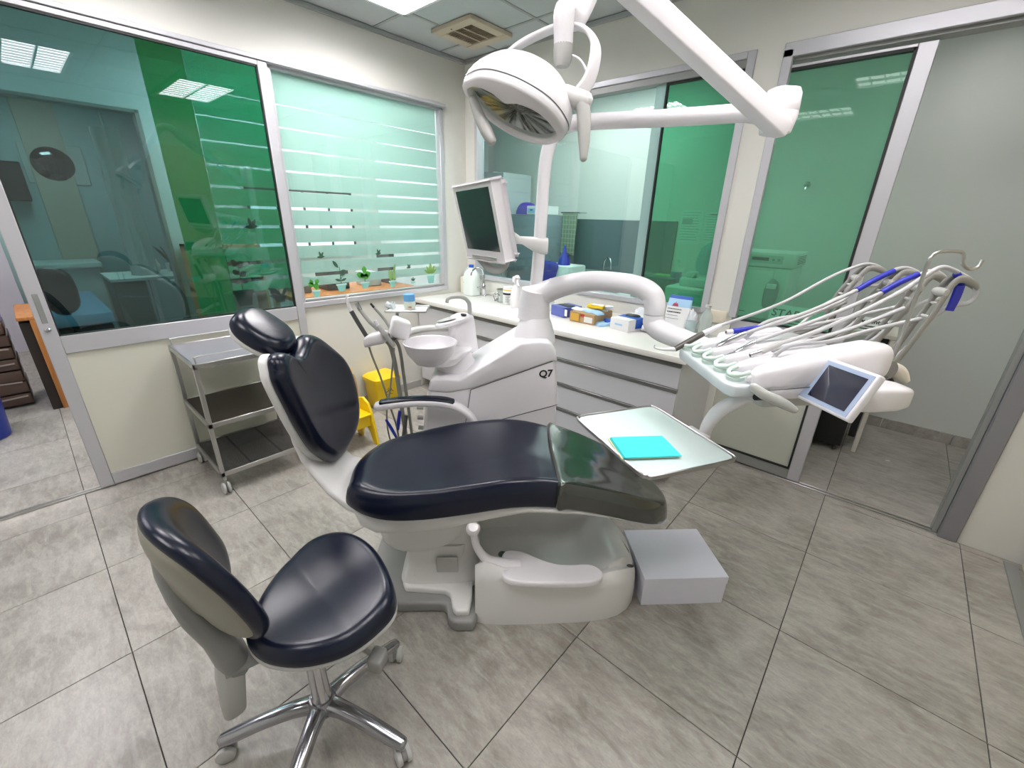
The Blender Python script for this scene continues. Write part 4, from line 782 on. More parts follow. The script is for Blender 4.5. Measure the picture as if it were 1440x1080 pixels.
loop = [tl(x, y, 0.003) for x, y in [(-TWd / 2, -THt / 2 + 0.04), (-TWd / 2 + 0.012, -THt / 2 + 0.012), (-TWd / 2 + 0.035, -THt / 2), (0, -THt / 2 - 0.002), (TWd / 2 - 0.03, -THt / 2), (TWd / 2, -THt / 2 + 0.03), (TWd / 2, 0), (TWd / 2, THt / 2 - 0.03), (TWd / 2 - 0.03, THt / 2), (0, THt / 2), (-TWd / 2 + 0.03, THt / 2), (-TWd / 2, THt / 2 - 0.03), (-TWd / 2, 0)]]
S = crom(loop, 6, True); rings = []
for i, q in enumerate(S):
    t = (S[(i + 1) % len(S)] - S[i - 1]).normalized(); sd_ = t.cross(Vector((0, 0, 1)))
    rings.append([q + sd_ * x + V3(0, 0, z) for x, z in ((-0.002, -0.008), (0.003, -0.014), (0.006, -0.006), (0.006, 0.002), (0.002, 0.004), (-0.002, 0.001))])
loft(bm, rings, cap=False, closed_u=True); part('rim', bm, M_steel, tray, 'steel rim', angle=60)
bm = BM(); tube(bm, [tl(TWd / 2 + 0.012, -THt / 2 + 0.02, -0.004), tl(TWd / 2 + 0.014, 0, -0.004), tl(TWd / 2 + 0.012, THt / 2 - 0.03, -0.004)], 0.005, 10, sub=3); obox(bm, tl(TWd / 2 + 0.01, -0.02, -0.008), tx * 0.03, ty * 0.05, V3(0, 0, 0.006), 0.004, 2); part('support_rail', bm, M_white, tray)
M_bib = mat('turquoise_paper', (0.06, 0.70, 0.72), 0.55)
B = [Vector((0.636, -3.048, 0.835)), Vector((0.829, -3.039, 0.835)), Vector((0.842, -3.178, 0.835)), Vector((0.646, -3.188, 0.835))]
st = thing('bib_pack', 'flat stack of turquoise dental bibs lying on the tray', 'dental bibs', tuple(sum(B, Vector()) / 4 - V3(0, 0, 0.013)))
bc_ = sum(B, Vector()) / 4
for k, (dz_, sc_, m_) in enumerate([(0.0005, 1.0, 'p'), (0.005, 0.985, 'b'), (0.009, 1.0, 'b')]):
    bm = BM(); prism(bm, [(0, 0), (1, 0), (2, 0), (3, 0)], lambda x, y, d: (lambda q: Vector((q.x, q.y, 0.8225 + dz_ + d)))(bc_ + (B[int(x)] - bc_) * sc_ + V3(0.004 * (k - 1), -0.003 * (k - 1), 0)), 0, 0.0035, 0.0)
    part('bib', bm, M_bib if m_ == 'b' else mat('pale_yellow_paper', (0.62, 0.60, 0.35), 0.6), st, None if m_ == 'b' else 'pale yellow sheet at the bottom')
# white foot stool box
bx = thing('white_box', 'plain glossy white cardboard box on the floor at the chair foot', 'box', (1.05, -2.9, 0))
bm = BM(); box(bm, 0.867, 1.231, -3.045, -2.745, 0.0, 0.118, 0.002, 1); part('box_body', bm, mat('lavender_white_card', (0.76, 0.76, 0.86), 0.3), bx)
bm = BM(); box(bm, 0.865, 1.233, -3.047, -2.743, 0.112, 0.152, 0.002, 1); part('lid', bm, bpy.data.materials['lavender_white_card'], bx)
frame(I4)

# ================================================================== OPERATOR STOOL
stool = thing('operator_stool', 'navy leather operator stool with curved backrest and polished five-star base', 'stool', (2.223, -2.678, 0))
HX, HY = 2.223, -2.678
SO = [(2.12, -2.785), (2.175, -2.815), (2.265, -2.805), (2.35, -2.745), (2.405, -2.65), (2.41, -2.54), (2.375, -2.475), (2.27, -2.43), (2.14, -2.412), (2.015, -2.445), (1.958, -2.53), (1.99, -2.64), (2.055, -2.73)]
def smap(x, y, h):
    dx, dy = x - 2.2, y + 2.62; sad = 0.02 * max(0, dy) / 0.2 - 0.010 * math.exp(-((dx) / 0.09) ** 2) * (dy > -0.3) * (h > 0.02) * 0.9
    return Vector((x, y, 0.473 + h + (sad if h > 0.02 else 0) + 0.012 * max(0, dy) / 0.2))
bm = BM(); cushion(bm, SO, smap, 0.045, 0.010, edge=0.17, dome=0.0, rings_in=(0.94, 0.85, 0.72, 0.58, 0.44, 0.3, 0.15), sub=6, nseg=7); part('seat_cushion', bm, M_navy, stool, angle=80)
bm = BM(); cushion(bm, SO, lambda x, y, h: Vector((2.2 + (x - 2.2) * 1.004, -2.62 + (y + 2.62) * 1.004, 0.457 + h + 0.012 * max(0, y + 2.62) / 0.2)), 0.012, 0.014, edge=0.03, back_edge=0.25, sub=4, nseg=2, rings_in=(0.6, 0.3)); part('seat_shell', bm, M_greyp, stool, angle=60)
bm = BM(); lathe(bm, [(0.0, 0.43), (0.04, 0.43), (0.036, 0.40), (0.032, 0.38), (0.0, 0.38)], (HX, HY, 0), n=24); part('gas_spring_cover', bm, M_greyp, stool)
bm = BM(); lathe(bm, [(0, 0.10), (0.030, 0.10), (0.031, 0.16), (0.027, 0.17), (0.026, 0.40), (0, 0.40)], (HX, HY, 0), n=28); part('column', bm, M_chrome, stool)
bm = BM(); lathe(bm, [(0, 0.085), (0.035, 0.085), (0.045, 0.10), (0.044, 0.13), (0.036, 0.15), (0, 0.152)], (HX, HY, 0), n=28); part('hub', bm, M_polish, stool)
for k in range(5):
    a = math.radians(23.6 + 72 * k); d = Vector((math.cos(a), math.sin(a), 0)); H = Vector((HX, HY, 0))
    bm = BM(); tube(bm, [H + d * 0.02 + V3(0, 0, 0.118), H + d * 0.08 + V3(0, 0, 0.122), H + d * 0.17 + V3(0, 0, 0.108), H + d * 0.25 + V3(0, 0, 0.086), H + d * 0.285 + V3(0, 0, 0.078)], [0.026, 0.022, 0.020, 0.019, 0.016], 16, flat=1.1, p=2.4, round_end=True); part('leg', bm, M_polish, stool, angle=60)
    ca = a + 0.9 + 1.3 * k; w = Vector((math.cos(ca), math.sin(ca), 0)); C0 = H + d * 0.283 + w.cross(V3(0, 0, 1)) * 0.0
    bm = BM()
    for s in (-1, 1): lathe(bm, [(0.0, -0.009), (0.021, -0.009), (0.0265, -0.006), (0.0265, 0.006), (0.021, 0.010), (0.0, 0.011)], C0 + w * (s * 0.014) + V3(0, 0, 0.0268), w * s, 22)
    tube(bm, [C0 + V3(0, 0, 0.03), C0 + V3(0, 0, 0.072)], 0.009, 12, sub=1)
    cs = part('caster', bm, M_greyp, stool)
    bm = BM(); tube(bm, [C0 - w * 0.006 + V3(0, 0, 0.034), C0 + w * 0.006 + V3(0, 0, 0.034)], 0.024, 16, sub=1); part('caster_hood', bm, M_midgrey, cs)
# grey lever under the seat by the far right leg
bm = BM(); obox(bm, (2.385, -2.56, 0.345), (0.020, 0.010, 0.0), (-0.014, 0.024, 0), (0, 0, 0.024), 0.009, 3); tube(bm, [(2.26, -2.64, 0.41), (2.33, -2.59, 0.385), (2.38, -2.562, 0.35)], 0.008, 10); part('height_lever', bm, M_midgrey, stool)
# backrest : a kidney-shaped pad wrapping round, leaning back
BC = Vector((2.095, -2.872, 0.70))
bx_ = Vector((1, 0, 0)); bz_ = Vector((0.0, -0.26, 0.965)).normalized(); by_ = Vector((0, 0.965, 0.26)).normalized()
def bk2(x, y, h): return BC + bx_ * x + bz_ * y + by_ * (h + 1.35 * x * x)
KO = [(-0.21, -0.05), (-0.205, 0.06), (-0.165, 0.14), (-0.09, 0.19), (0.0, 0.205), (0.08, 0.195), (0.145, 0.15), (0.185, 0.055), (0.195, -0.05), (0.185, -0.14), (0.14, -0.18), (0.075, -0.175), (0.0, -0.165), (-0.075, -0.175), (-0.15, -0.175), (-0.20, -0.13)]
bm = BM(); cushion(bm, KO, bk2, 0.042, 0.012, edge=0.22, dome=-0.008, rings_in=(0.93, 0.85, 0.72, 0.58, 0.44, 0.3, 0.15), sub=6, nseg=7, back_edge=0.05); br = part('backrest', bm, M_navy, stool, angle=80)
bm = BM(); cushion(bm, [(x * 0.93, y * 0.93) for x, y in KO], lambda x, y, h: bk2(x, y, -h - 0.008), 0.030, 0.0, edge=0.55, dome=0.012, rings_in=(0.8, 0.6, 0.35), sub=5, nseg=6); part('back_shell', bm, mat('beige_grey_plastic', (0.30, 0.29, 0.24), 0.4), stool, angle=70)
bm = BM(); loft(bm, [ring(c, (w, 0, 0), b, 22, 2.6) for c, w, b in [((2.09, -2.925, 0.80), 0.012, (0, 0.010, 0.004)), ((2.09, -2.922, 0.74), 0.045, (0, 0.018, 0.008)), ((2.09, -2.912, 0.66), 0.060, (0, 0.024, 0.0)), ((2.10, -2.895, 0.58), 0.050, (0, 0.030, 0)), ((2.115, -2.865, 0.50), 0.060, (0, 0.036, 0)), ((2.125, -2.85, 0.42), 0.060, (0, 0.040, 0)), ((2.13, -2.85, 0.37), 0.045, (0, 0.032, 0)), ((2.135, -2.855, 0.35), 0.02, (0, 0.02, 0))]]); part('back_bracket', bm, M_midgrey, stool, angle=60)
bm = BM(); loft(bm, [ring(c, (w, 0, 0), (0, b, 0), 20, 2.8) for c, w, b in [((2.14, -2.86, 0.42), 0.030, 0.03), ((2.142, -2.865, 0.37), 0.038, 0.034), ((2.15, -2.88, 0.25), 0.030, 0.028), ((2.15, -2.88, 0.242), 0.022, 0.02)]]); part('bracket_sleeve', bm, M_greyp, stool, angle=60)
bm = BM(); tube(bm, [(2.145, -2.87, 0.40), (2.16, -2.82, 0.405), (2.19, -2.74, 0.415), (2.21, -2.69, 0.42)], 0.018, 12, flat=1.8); part('back_carrier', bm, M_midgrey, stool)

# ================================================================== TROLLEY
tr = thing('steel_trolley', 'three-shelf grey steel trolley on casters against the cream door panel', 'trolley', (0.33, -2.22, 0))
TX0, TX1, TY0, TY1 = 0.085, 0.60, -2.50, -1.97
def shelf(z, m, name, label=None):
    b = BM(); box(b, TX0 + 0.01, TX1 - 0.01, TY0 + 0.01, TY1 - 0.01, z - 0.022, z, 0.003, 1); return part(name, b, m, tr, label)
M_top = mat('matt_steel_sheet', (0.36, 0.35, 0.38), 0.4, metal=0.5)
shelf(0.80, M_top, 'top_shelf'); shelf(0.45, mat('dark_mirror_shelf', (0.025, 0.016, 0.012), 0.2, metal=0.0), 'middle_shelf', 'dark brown reflective shelf')
for z, nm in ((0.80, 'top_frame'), (0.45, 'middle_frame'), (0.135, 'bottom_frame')):
    b = BM()
    for q in ((TX0, TX1, TY0, TY0 + 0.012), (TX0, TX1, TY1 - 0.012, TY1), (TX0, TX0 + 0.012, TY0, TY1), (TX1 - 0.012, TX1, TY0, TY1)): box(b, *q, z - 0.026, z + 0.003, 0.002, 1)
    part(nm, b, M_steel, tr)
for x in (TX0 + 0.011, TX1 - 0.011):
    for y in (TY0 + 0.011, TY1 - 0.011):
        b = BM(); box(b, x - 0.011, x + 0.011, y - 0.011, y + 0.011, 0.085, 0.785, 0.002, 1); part('post', b, M_steel, tr)
        b = BM()
        for s in (-1, 1): lathe(b, [(0, -0.008), (0.028, -0.008), (0.036, -0.004), (0.036, 0.005), (0.028, 0.009), (0, 0.009)], (x + 0.006, y + s * 0.012, 0.0362), (0, s, 0), 20)
        tube(b, [(x, y, 0.03), (x, y, 0.09)], 0.008, 10, sub=1); part('caster', b, M_greyp, tr)
for x in (TX0 + 0.008, TX1 - 0.008):
    b = BM(); tube(b, [(x, TY0 + 0.02, 0.80), (x, TY0 + 0.02, 0.832), (x, TY0 + 0.035, 0.84), (x, (TY0 + TY1) / 2, 0.84), (x, TY1 - 0.035, 0.84), (x, TY1 - 0.02, 0.832), (x, TY1 - 0.02, 0.80)], 0.004, 8, sub=3); part('guard_rail', b, M_steel, tr)
b = BM()
for i in range(46):
    x = TX0 + 0.018 + i * (TX1 - TX0 - 0.036) / 45; box(b, x - 0.0012, x + 0.0012, TY0 + 0.01, TY1 - 0.01, 0.13, 0.133)
for y in (TY0 + 0.17, TY0 + 0.35): box(b, TX0 + 0.01, TX1 - 0.01, y - 0.004, y + 0.004, 0.122, 0.13)
part('wire_shelf', b, M_dkgrey, tr, 'wire mesh bottom shelf', kind='stuff')

# ================================================================== YELLOW BIN, STEP STOOL, WOODEN STOOL
bn = thing('clinical_waste_bin', 'yellow clinical waste bin with hinged lid by the cream wall', 'bin', (0.13, -1.13, 0))
def rr(x0, x1, y0, y1, z, n=24): return ring(((x0 + x1) / 2, (y0 + y1) / 2, z), ((x1 - x0) / 2, 0, 0), (0, (y1 - y0) / 2, 0), n, 6)
bm = BM(); loft(bm, [rr(0.035, 0.215, -1.235, -1.035, 0.0), rr(0.03, 0.22, -1.24, -1.03, 0.01), rr(0.02, 0.24, -1.255, -1.015, 0.235), rr(0.012, 0.25, -1.265, -1.005, 0.24), rr(0.012, 0.25, -1.265, -1.005, 0.255)]); part('bin_body', bm, M_yellow, bn, angle=40)
bm = BM(); loft(bm, [rr(0.012, 0.252, -1.268, -1.002, 0.257), rr(0.012, 0.252, -1.268, -1.002, 0.272), rr(0.04, 0.225, -1.24, -1.03, 0.292), rr(0.06, 0.2, -1.22, -1.05, 0.296)]); part('lid', bm, M_yellow, bn, angle=40)
bm = BM()
for i in range(3):
    a = i * 2 * PI / 3 + PI / 2; c = Vector((0.235, -1.13 + 0.020 * math.cos(a), 0.15 + 0.020 * math.sin(a)))
    tube(bm, [c + Vector((0.0, 0.016 * math.cos(t + a), 0.016 * math.sin(t + a))) for t in [0.6 + j * 0.5 for j in range(11)]], 0.0022, 6, sub=1)
part('biohazard_mark', bm, mat('faded_black_print', (0.03, 0.028, 0.02), 0.6), bn, 'black biohazard symbol', kind='stuff')
ys = thing('step_stool', 'yellow plastic step stool with rounded side panels behind the chair back', 'step stool', (0.6, -1.75, 0))
arch = [(0.46, 0.0), (0.46, 0.12), (0.475, 0.25), (0.52, 0.315), (0.585, 0.335), (0.65, 0.31), (0.685, 0.24), (0.715, 0.12), (0.735, 0.0), (0.68, 0.0), (0.65, 0.08), (0.60, 0.12), (0.55, 0.08), (0.52, 0.0)]
for y in (-1.95, -1.575):
    bm = BM(); prism(bm, arch, lambda x, y_, d: Vector((x, d, y_)), y, y + 0.02, 0.004, 1); sp = part('side_panel', bm, M_yellow, ys)
bm = BM(); tube(bm, [(0.565, -1.556, 0.275), (0.585, -1.555, 0.268), (0.605, -1.556, 0.275)], 0.004, 8, sub=4); part('smile_slot', bm, M_black, sp)
bm = BM(); box(bm, 0.485, 0.70, -1.93, -1.575, 0.225, 0.243, 0.004, 1); part('seat_board', bm, M_yellow, ys)
bm = BM(); box(bm, 0.66, 0.675, -1.93, -1.575, 0.14, 0.225, 0.003, 1); part('apron', bm, M_yellow, ys)
ws = thing('wooden_stool', 'round birch stool with bent legs by the left wall', 'stool', (0.215, -1.625, 0))
bm = BM(); lathe(bm, [(0, 0.425), (0.165, 0.425), (0.172, 0.432), (0.172, 0.446), (0.165, 0.452), (0, 0.452)], (0.215, -1.625, 0), n=36); part('seat', bm, M_ply, ws)
for k in range(4):
    a = PI / 4 + k * PI / 2 + 0.35; d = Vector((math.cos(a), math.sin(a), 0)); O = V3(0.215, -1.625, 0)
    bm = BM(); tube(bm, [O + d * 0.05 + V3(0, 0, 0.414), O + d * 0.13 + V3(0, 0, 0.413), O + d * 0.165 + V3(0, 0, 0.40), O + d * 0.178 + V3(0, 0, 0.36), O + d * 0.19 + V3(0, 0, 0.18), O + d * 0.20 + V3(0, 0, 0.0)], 0.011, 8, sub=5, flat=1.9, p=5); part('leg', bm, M_ply, ws)

# ================================================================== ASSISTANT CONSOLE, bracket tray
frame(UVW)
ac = thing('assistant_console', 'white assistant holder with suction tubes left of the cuspidor', 'console', (-0.28, -2.3, 0.6))
bm = BM(); loft(bm, [ring(c, a, b, 22, 2.8) for c, a, b in [((-0.395, -2.345, 0.978), (0.004, 0.012, 0), (0, 0, 0.012)), ((-0.385, -2.34, 0.982), (0.012, 0.035, 0), (0, 0, 0.028)), ((-0.355, -2.33, 0.995), (0.012, 0.045, 0), (0, 0, 0.034)), ((-0.31, -2.32, 1.0), (0.012, 0.045, 0), (0, 0, 0.032)), ((-0.29, -2.315, 1.0), (0.006, 0.025, 0), (0, 0, 0.018))]]); part('holder_head', bm, M_white, ac, angle=60)
bm = BM(); obox(bm, (-0.237, -2.28, 1.035), (0.042, 0.02, -0.022), (-0.012, 0.05, 0), (0.015, 0.0, 0.045), 0.02, 3); part('holder_wing', bm, M_white, ac, angle=60)
bm = BM(); tube(bm, [(-0.30, -2.30, 0.97), (-0.24, -2.19, 0.98), (-0.14, -2.11, 0.99), (0.02, -2.13, 1.0)], [0.016, 0.018, 0.018, 0.016], 12, flat=1.5); part('holder_arm', bm, M_greyp, ac)
M_hoseg = mat('grey_green_suction_hose', (0.25, 0.255, 0.22), 0.42)
def suction(name, label, pts_tip, pts_body, hose, rt, rb, rh, mt, mb):
    t = thing(name, label, 'suction handpiece', tuple(pts_body[0]), group='assistant handpieces')
    bm = BM(); tube(bm, pts_tip, rt, 12); part('tip', bm, mt, t)
    bm = BM(); tube(bm, pts_body, rb, 14, sub=3); part('body', bm, mb, t)
    bm = BM(); tube(bm, hose, rh, 12); part('hose', bm, M_hoseg, t)
P3 = lambda *a: Vector(a)
suction('assistant_syringe', 'syringe with white nozzle and dark grip, leftmost of the assistant holder', [P3(-0.455, -2.34, 1.205), P3(-0.462, -2.34, 1.19), P3(-0.458, -2.34, 1.165), P3(-0.448, -2.34, 1.125)], [P3(-0.448, -2.34, 1.13), P3(-0.42, -2.34, 1.07), P3(-0.385, -2.34, 1.0)], [P3(-0.385, -2.34, 0.97), P3(-0.37, -2.34, 0.90), P3(-0.34, -2.33, 0.78), P3(-0.31, -2.32, 0.62), P3(-0.285, -2.32, 0.50), P3(-0.27, -2.33, 0.36), P3(-0.22, -2.33, 0.25), P3(-0.16, -2.32, 0.30)], [0.005, 0.0055, 0.008, 0.009], 0.0105, 0.005, M_white, M_dkgrey)
suction('large_suction_handle', 'wide grey suction handle in the middle of the assistant holder', [P3(-0.425, -2.32, 1.165), P3(-0.41, -2.32, 1.13)], [P3(-0.41, -2.32, 1.13), P3(-0.37, -2.32, 1.075), P3(-0.34, -2.315, 1.045), P3(-0.30, -2.31, 0.98)], [P3(-0.30, -2.31, 0.98), P3(-0.28, -2.31, 0.93), P3(-0.265, -2.31, 0.80), P3(-0.255, -2.30, 0.60), P3(-0.245, -2.29, 0.40), P3(-0.23, -2.27, 0.15), P3(-0.18, -2.25, 0.06), P3(-0.15, -2.24, 0.07)], [0.011, 0.010], [0.009, 0.012, 0.014, 0.013], 0.0115, M_chrome, M_greyp)
suction('slim_suction_handle', 'slim suction tube with dark tip, right of the assistant holder', [P3(-0.365, -2.30, 1.16), P3(-0.35, -2.30, 1.14)], [P3(-0.35, -2.30, 1.14), P3(-0.30, -2.295, 1.07), P3(-0.265, -2.29, 0.99)], [P3(-0.265, -2.29, 0.98), P3(-0.245, -2.29, 0.93), P3(-0.235, -2.29, 0.80), P3(-0.225, -2.28, 0.60), P3(-0.215, -2.27, 0.40), P3(-0.20, -2.25, 0.15), P3(-0.17, -2.24, 0.06), P3(-0.15, -2.23, 0.06)], [0.005, 0.006], [0.006, 0.007, 0.009], 0.0085, M_black, M_steel)
suction('saliva_ejector_handle', 'short grey ejector handle hanging lowest on the assistant holder', [P3(-0.335, -2.36, 1.09), P3(-0.325, -2.36, 1.065)], [P3(-0.325, -2.36, 1.065), P3(-0.29, -2.355, 1.01), P3(-0.26, -2.345, 0.96)], [P3(-0.26, -2.345, 0.95), P3(-0.275, -2.34, 0.86), P3(-0.30, -2.34, 0.72), P3(-0.33, -2.33, 0.58), P3(-0.32, -2.33, 0.42), P3(-0.25, -2.32, 0.33), P3(-0.16, -2.30, 0.38)], [0.008, 0.009], [0.012, 0.0125, 0.010], 0.0045, M_white, M_greyp)
bm = BM(); tube(bm, [(-0.335, -2.335, 0.555), (-0.31, -2.335, 0.50), (-0.285, -2.335, 0.44)], [0.006, 0.009, 0.007], 10); part('blue_clamp', bm, M_blue, ac, 'blue hose clamp')
bm = BM(); tube(bm, [(-0.262, -2.325, 0.60), (-0.272, -2.325, 0.54), (-0.278, -2.325, 0.49)], [0.008, 0.0095, 0.006], 10); part('blue_clamp', bm, M_blue, ac, 'blue hose clamp')
bm = BM(); tube(bm, [(-0.21, -2.42, 0.62), (-0.235, -2.43, 0.45), (-0.225, -2.43, 0.3), (-0.17, -2.40, 0.25)], 0.010, 10); part('drain_hose', bm, M_dkgrey, unit)
# bracket tray behind with blue can
TRc = Vector((-0.270, -1.850, 1.041))
at = thing('bracket_tray', 'small steel bracket tray holding a blue can behind the assistant holder', 'tray', tuple(TRc))
bm = BM(); obox(bm, TRc, (0.115, 0.0, 0), (0, 0.085, 0), (0, 0, 0.002), 0.0); part('tray_sheet', bm, mat('white_tray_sheet', (0.66, 0.68, 0.66), 0.3), at)
bm = BM()
for s, e in (((-1, -1), (1, -1)), ((1, -1), (1, 1)), ((1, 1), (-1, 1)), ((-1, 1), (-1, -1))):
    tube(bm, [TRc + V3(0.115 * s[0], 0.085 * s[1], 0.004), TRc + V3(0.115 * e[0], 0.085 * e[1], 0.004)], 0.006, 8, sub=1)
part('rim', bm, M_steel, at, kind='stuff')
bm = BM(); tube(bm, [TRc + V3(-0.06, 0, -0.008), TRc + V3(-0.06, -0.03, -0.04), V3(-0.24, -2.2, TRc.z - 0.06), V3(-0.17, -2.23, 0.95)], 0.010, 10); part('support_arm', bm, M_greyp, at)
can = thing('blue_can', 'small blue and white can standing on the bracket tray', 'can', (TRc.x + 0.01, TRc.y, TRc.z + 0.003))
bm = BM(); lathe(bm, [(0, 0.003), (0.032, 0.003), (0.033, 0.006), (0.033, 0.05), (0, 0.05)], TRc + V3(0.01, 0, 0), n=24); part('can_label', bm, mat('green_white_label', (0.62, 0.68, 0.58), 0.35), can)
bm = BM(); lathe(bm, [(0, 0.05), (0.0332, 0.05), (0.033, 0.085), (0.030, 0.09), (0, 0.088)], TRc + V3(0.01, 0, 0), n=24); part('can_top', bm, mat('light_blue_tin', (0.12, 0.36, 0.66), 0.3), can)
bm = BM(); lathe(bm, [(0, 0), (0.010, 0.0), (0.012, 0.012), (0, 0.012)], TRc + V3(0.018, -0.0325, 0.02), (0, -1, 0.0), 12, 1.0, 0.12); part('print', bm, mat('red_print', (0.5, 0.08, 0.05), 0.5), can)
pc = thing('cup_stack', 'translucent plastic cups lying at the left end of the bracket tray', 'cup', tuple(TRc + V3(-0.10, 0.0, 0.003)))
bm = BM(); lathe(bm, [(0.010, 0), (0.018, 0.04), (0.019, 0.04), (0.012, 0.0)], TRc + V3(-0.09, 0.0, 0.012), (-0.8, 0.1, 0.35), 18); part('cup', bm, M_sil, pc)
bm = BM(); lathe(bm, [(0.010, 0), (0.017, 0.035), (0.018, 0.035), (0.012, 0.0)], TRc + V3(-0.075, -0.03, 0.01), (-0.3, -0.2, 0.9), 18); part('cup', bm, M_sil, pc)
frame(I4)

# ================================================================== CABINETS AND WORKTOP
wt = BM(); box(wt, 0.0, 2.485, -0.66, -0.001, 0.825, 0.862, 0.004, 2); box(wt, 0.0, 2.345, -0.014, -0.001, 0.862, 0.895, 0.003, 1)
solo('worktop', wt, M_worktop, 'long white worktop under the back window', 'worktop')
M_strip = mat('dark_aluminium_channel', (0.20, 0.20, 0.20), 0.35, metal=0.6)
zr = [(0.665, 0.79), (0.485, 0.635), (0.295, 0.455), (0.09, 0.265)]
def cabinet(x0, x1, drawers, label):
    c = thing('base_cabinet', label, 'cabinet', ((x0 + x1) / 2, -0.3, 0), group='white cabinets under the worktop')
    bm = BM(); box(bm, x0, x1, -0.615, -0.004, 0.085, 0.823); part('carcass', bm, M_drawer, c)
    bm = BM(); box(bm, x0, x1, -0.56, -0.03, 0.0, 0.085); part('plinth', bm, M_midgrey, c)
    if drawers:
        for z0, z1 in zr:
            bm = BM(); box(bm, x0 + 0.002, x1 - 0.002, -0.633, -0.616, z0, z1, 0.0015, 1); d = part('drawer', bm, M_drawer, c)
            bm = BM(); box(bm, x0 + 0.002, x1 - 0.002, -0.637, -0.616, z1 + 0.002, z1 + 0.026, 0.003, 1); box(bm, x0 + 0.004, x1 - 0.004, -0.630, -0.622, z1 + 0.024, z1 + 0.031, 0.001, 1); part('handle_channel', bm, M_strip, d)
    else:
        bm = BM(); box(bm, x0 + 0.002, x1 - 0.002, -0.633, -0.616, 0.09, 0.79, 0.0015, 1); d = part('door', bm, M_drawer, c)
        bm = BM(); box(bm, x0 + 0.002, x1 - 0.002, -0.637, -0.616, 0.792, 0.818, 0.003, 1); part('handle_channel', bm, M_strip, d)
cabinet(0.02, 0.52, False, 'white base cabinet with plain door at the wall corner')
cabinet(0.52, 1.30, True, 'white drawer cabinet behind the cuspidor')
cabinet(1.30, 2.455, True, 'wide white drawer cabinet at the right end of the worktop')

# ================================================================== THINGS ON THE WORKTOP
ZT = 0.8625
M_transl = mat('milky_plastic', (0.72, 0.78, 0.74), 0.3)
M_lblue = mat('light_blue_card', (0.36, 0.58, 0.78), 0.45); M_vblue = mat('vivid_blue_print', (0.02, 0.10, 0.48), 0.4); M_card = mat('brown_cardboard', (0.42, 0.27, 0.13), 0.7, vary=0.08)
M_paper = mat('white_paper', (0.78, 0.78, 0.78), 0.6); M_vbox = mat('violet_blue_box', (0.10, 0.13, 0.42), 0.4)
jg = thing('jug', 'large milky plastic jug with blue cap in the worktop corner', 'jug', (0.22, -0.15, ZT))
bm = BM(); loft(bm, [ring((0.22, -0.15, ZT + z), (a, 0, 0), (0, b, 0), 24, 3.2) for z, a, b in [(0.0, 0.07, 0.055), (0.005, 0.078, 0.06), (0.15, 0.078, 0.06), (0.2, 0.07, 0.055), (0.235, 0.035, 0.035), (0.25, 0.02, 0.02), (0.262, 0.019, 0.019)]]); part('jug_body', bm, M_transl, jg)
bm = BM(); lathe(bm, [(0, 0.255), (0.023, 0.255), (0.023, 0.28), (0, 0.281)], (0.22, -0.15, ZT), n=20); part('cap', bm, M_vblue, jg, 'blue screw cap')
bm = BM(); tube(bm, [(0.15, -0.15, ZT + 0.17), (0.14, -0.15, ZT + 0.21), (0.17, -0.15, ZT + 0.245), (0.20, -0.15, ZT + 0.25)], 0.009, 10); part('handle', bm, M_transl, jg)
bm = BM(); lathe(bm, [(0, 0), (0.05, 0), (0.052, 0.01), (0.052, 0.14), (0.045, 0.15), (0, 0.15)], (0.075, -0.09, ZT), n=28); solo('canister', bm, mat('pale_yellow_canister', (0.72, 0.72, 0.58), 0.4), 'pale yellow canister left of the milky jug', 'canister')
tp = thing('lever_tap', 'chrome tap with long elbow lever on the worktop corner', 'tap', (0.355, -0.12, ZT))
bm = BM(); lathe(bm, [(0, 0), (0.028, 0), (0.03, 0.006), (0.02, 0.012), (0.017, 0.05), (0.021, 0.06), (0.021, 0.10), (0.014, 0.11), (0.013, 0.20), (0, 0.2)], (0.355, -0.12, ZT), n=22); part('tap_body', bm, M_chrome, tp)
bm = BM(); tube(bm, [(0.355, -0.12, ZT + 0.19), (0.35, -0.14, ZT + 0.25), (0.34, -0.20, ZT + 0.26), (0.335, -0.25, ZT + 0.235), (0.333, -0.258, ZT + 0.20)], 0.009, 12); part('spout', bm, M_chrome, tp)
bm = BM(); tube(bm, [(0.345, -0.13, ZT + 0.085), (0.27, -0.16, ZT + 0.078), (0.20, -0.19, ZT + 0.085), (0.165, -0.20, ZT + 0.12)], [0.008, 0.007, 0.0065, 0.006], 10); part('lever', bm, M_chrome, tp)
kn = thing('instrument_clip', 'small chrome coil clamp lying on the worktop near the tap', 'clamp', (0.59, -0.19, ZT))
bm = BM(); tube(bm, [(0.56, -0.19, ZT + 0.012), (0.565, -0.21, ZT + 0.05), (0.60, -0.20, ZT + 0.07), (0.625, -0.19, ZT + 0.045), (0.60, -0.18, ZT + 0.02), (0.575, -0.19, ZT + 0.035), (0.59, -0.20, ZT + 0.06)], 0.008, 10); part('coil', bm, M_chrome, kn)
bm = BM(); lathe(bm, [(0, 0), (0.022, 0), (0.02, 0.012), (0, 0.014)], (0.59, -0.19, ZT), n=18); part('foot', bm, M_chrome, kn)
gj = thing('glass_jar', 'clear glass jar with flat lid beside the wipes canister', 'jar', (0.665, -0.20, ZT))
bm = BM(); lathe(bm, [(0.0, 0.0), (0.04, 0.0), (0.042, 0.01), (0.042, 0.10), (0.035, 0.105)], (0.665, -0.20, ZT), n=24); part('jar_glass', bm, glass('jar_glass', (0.80, 0.84, 0.82), 1.5), gj)
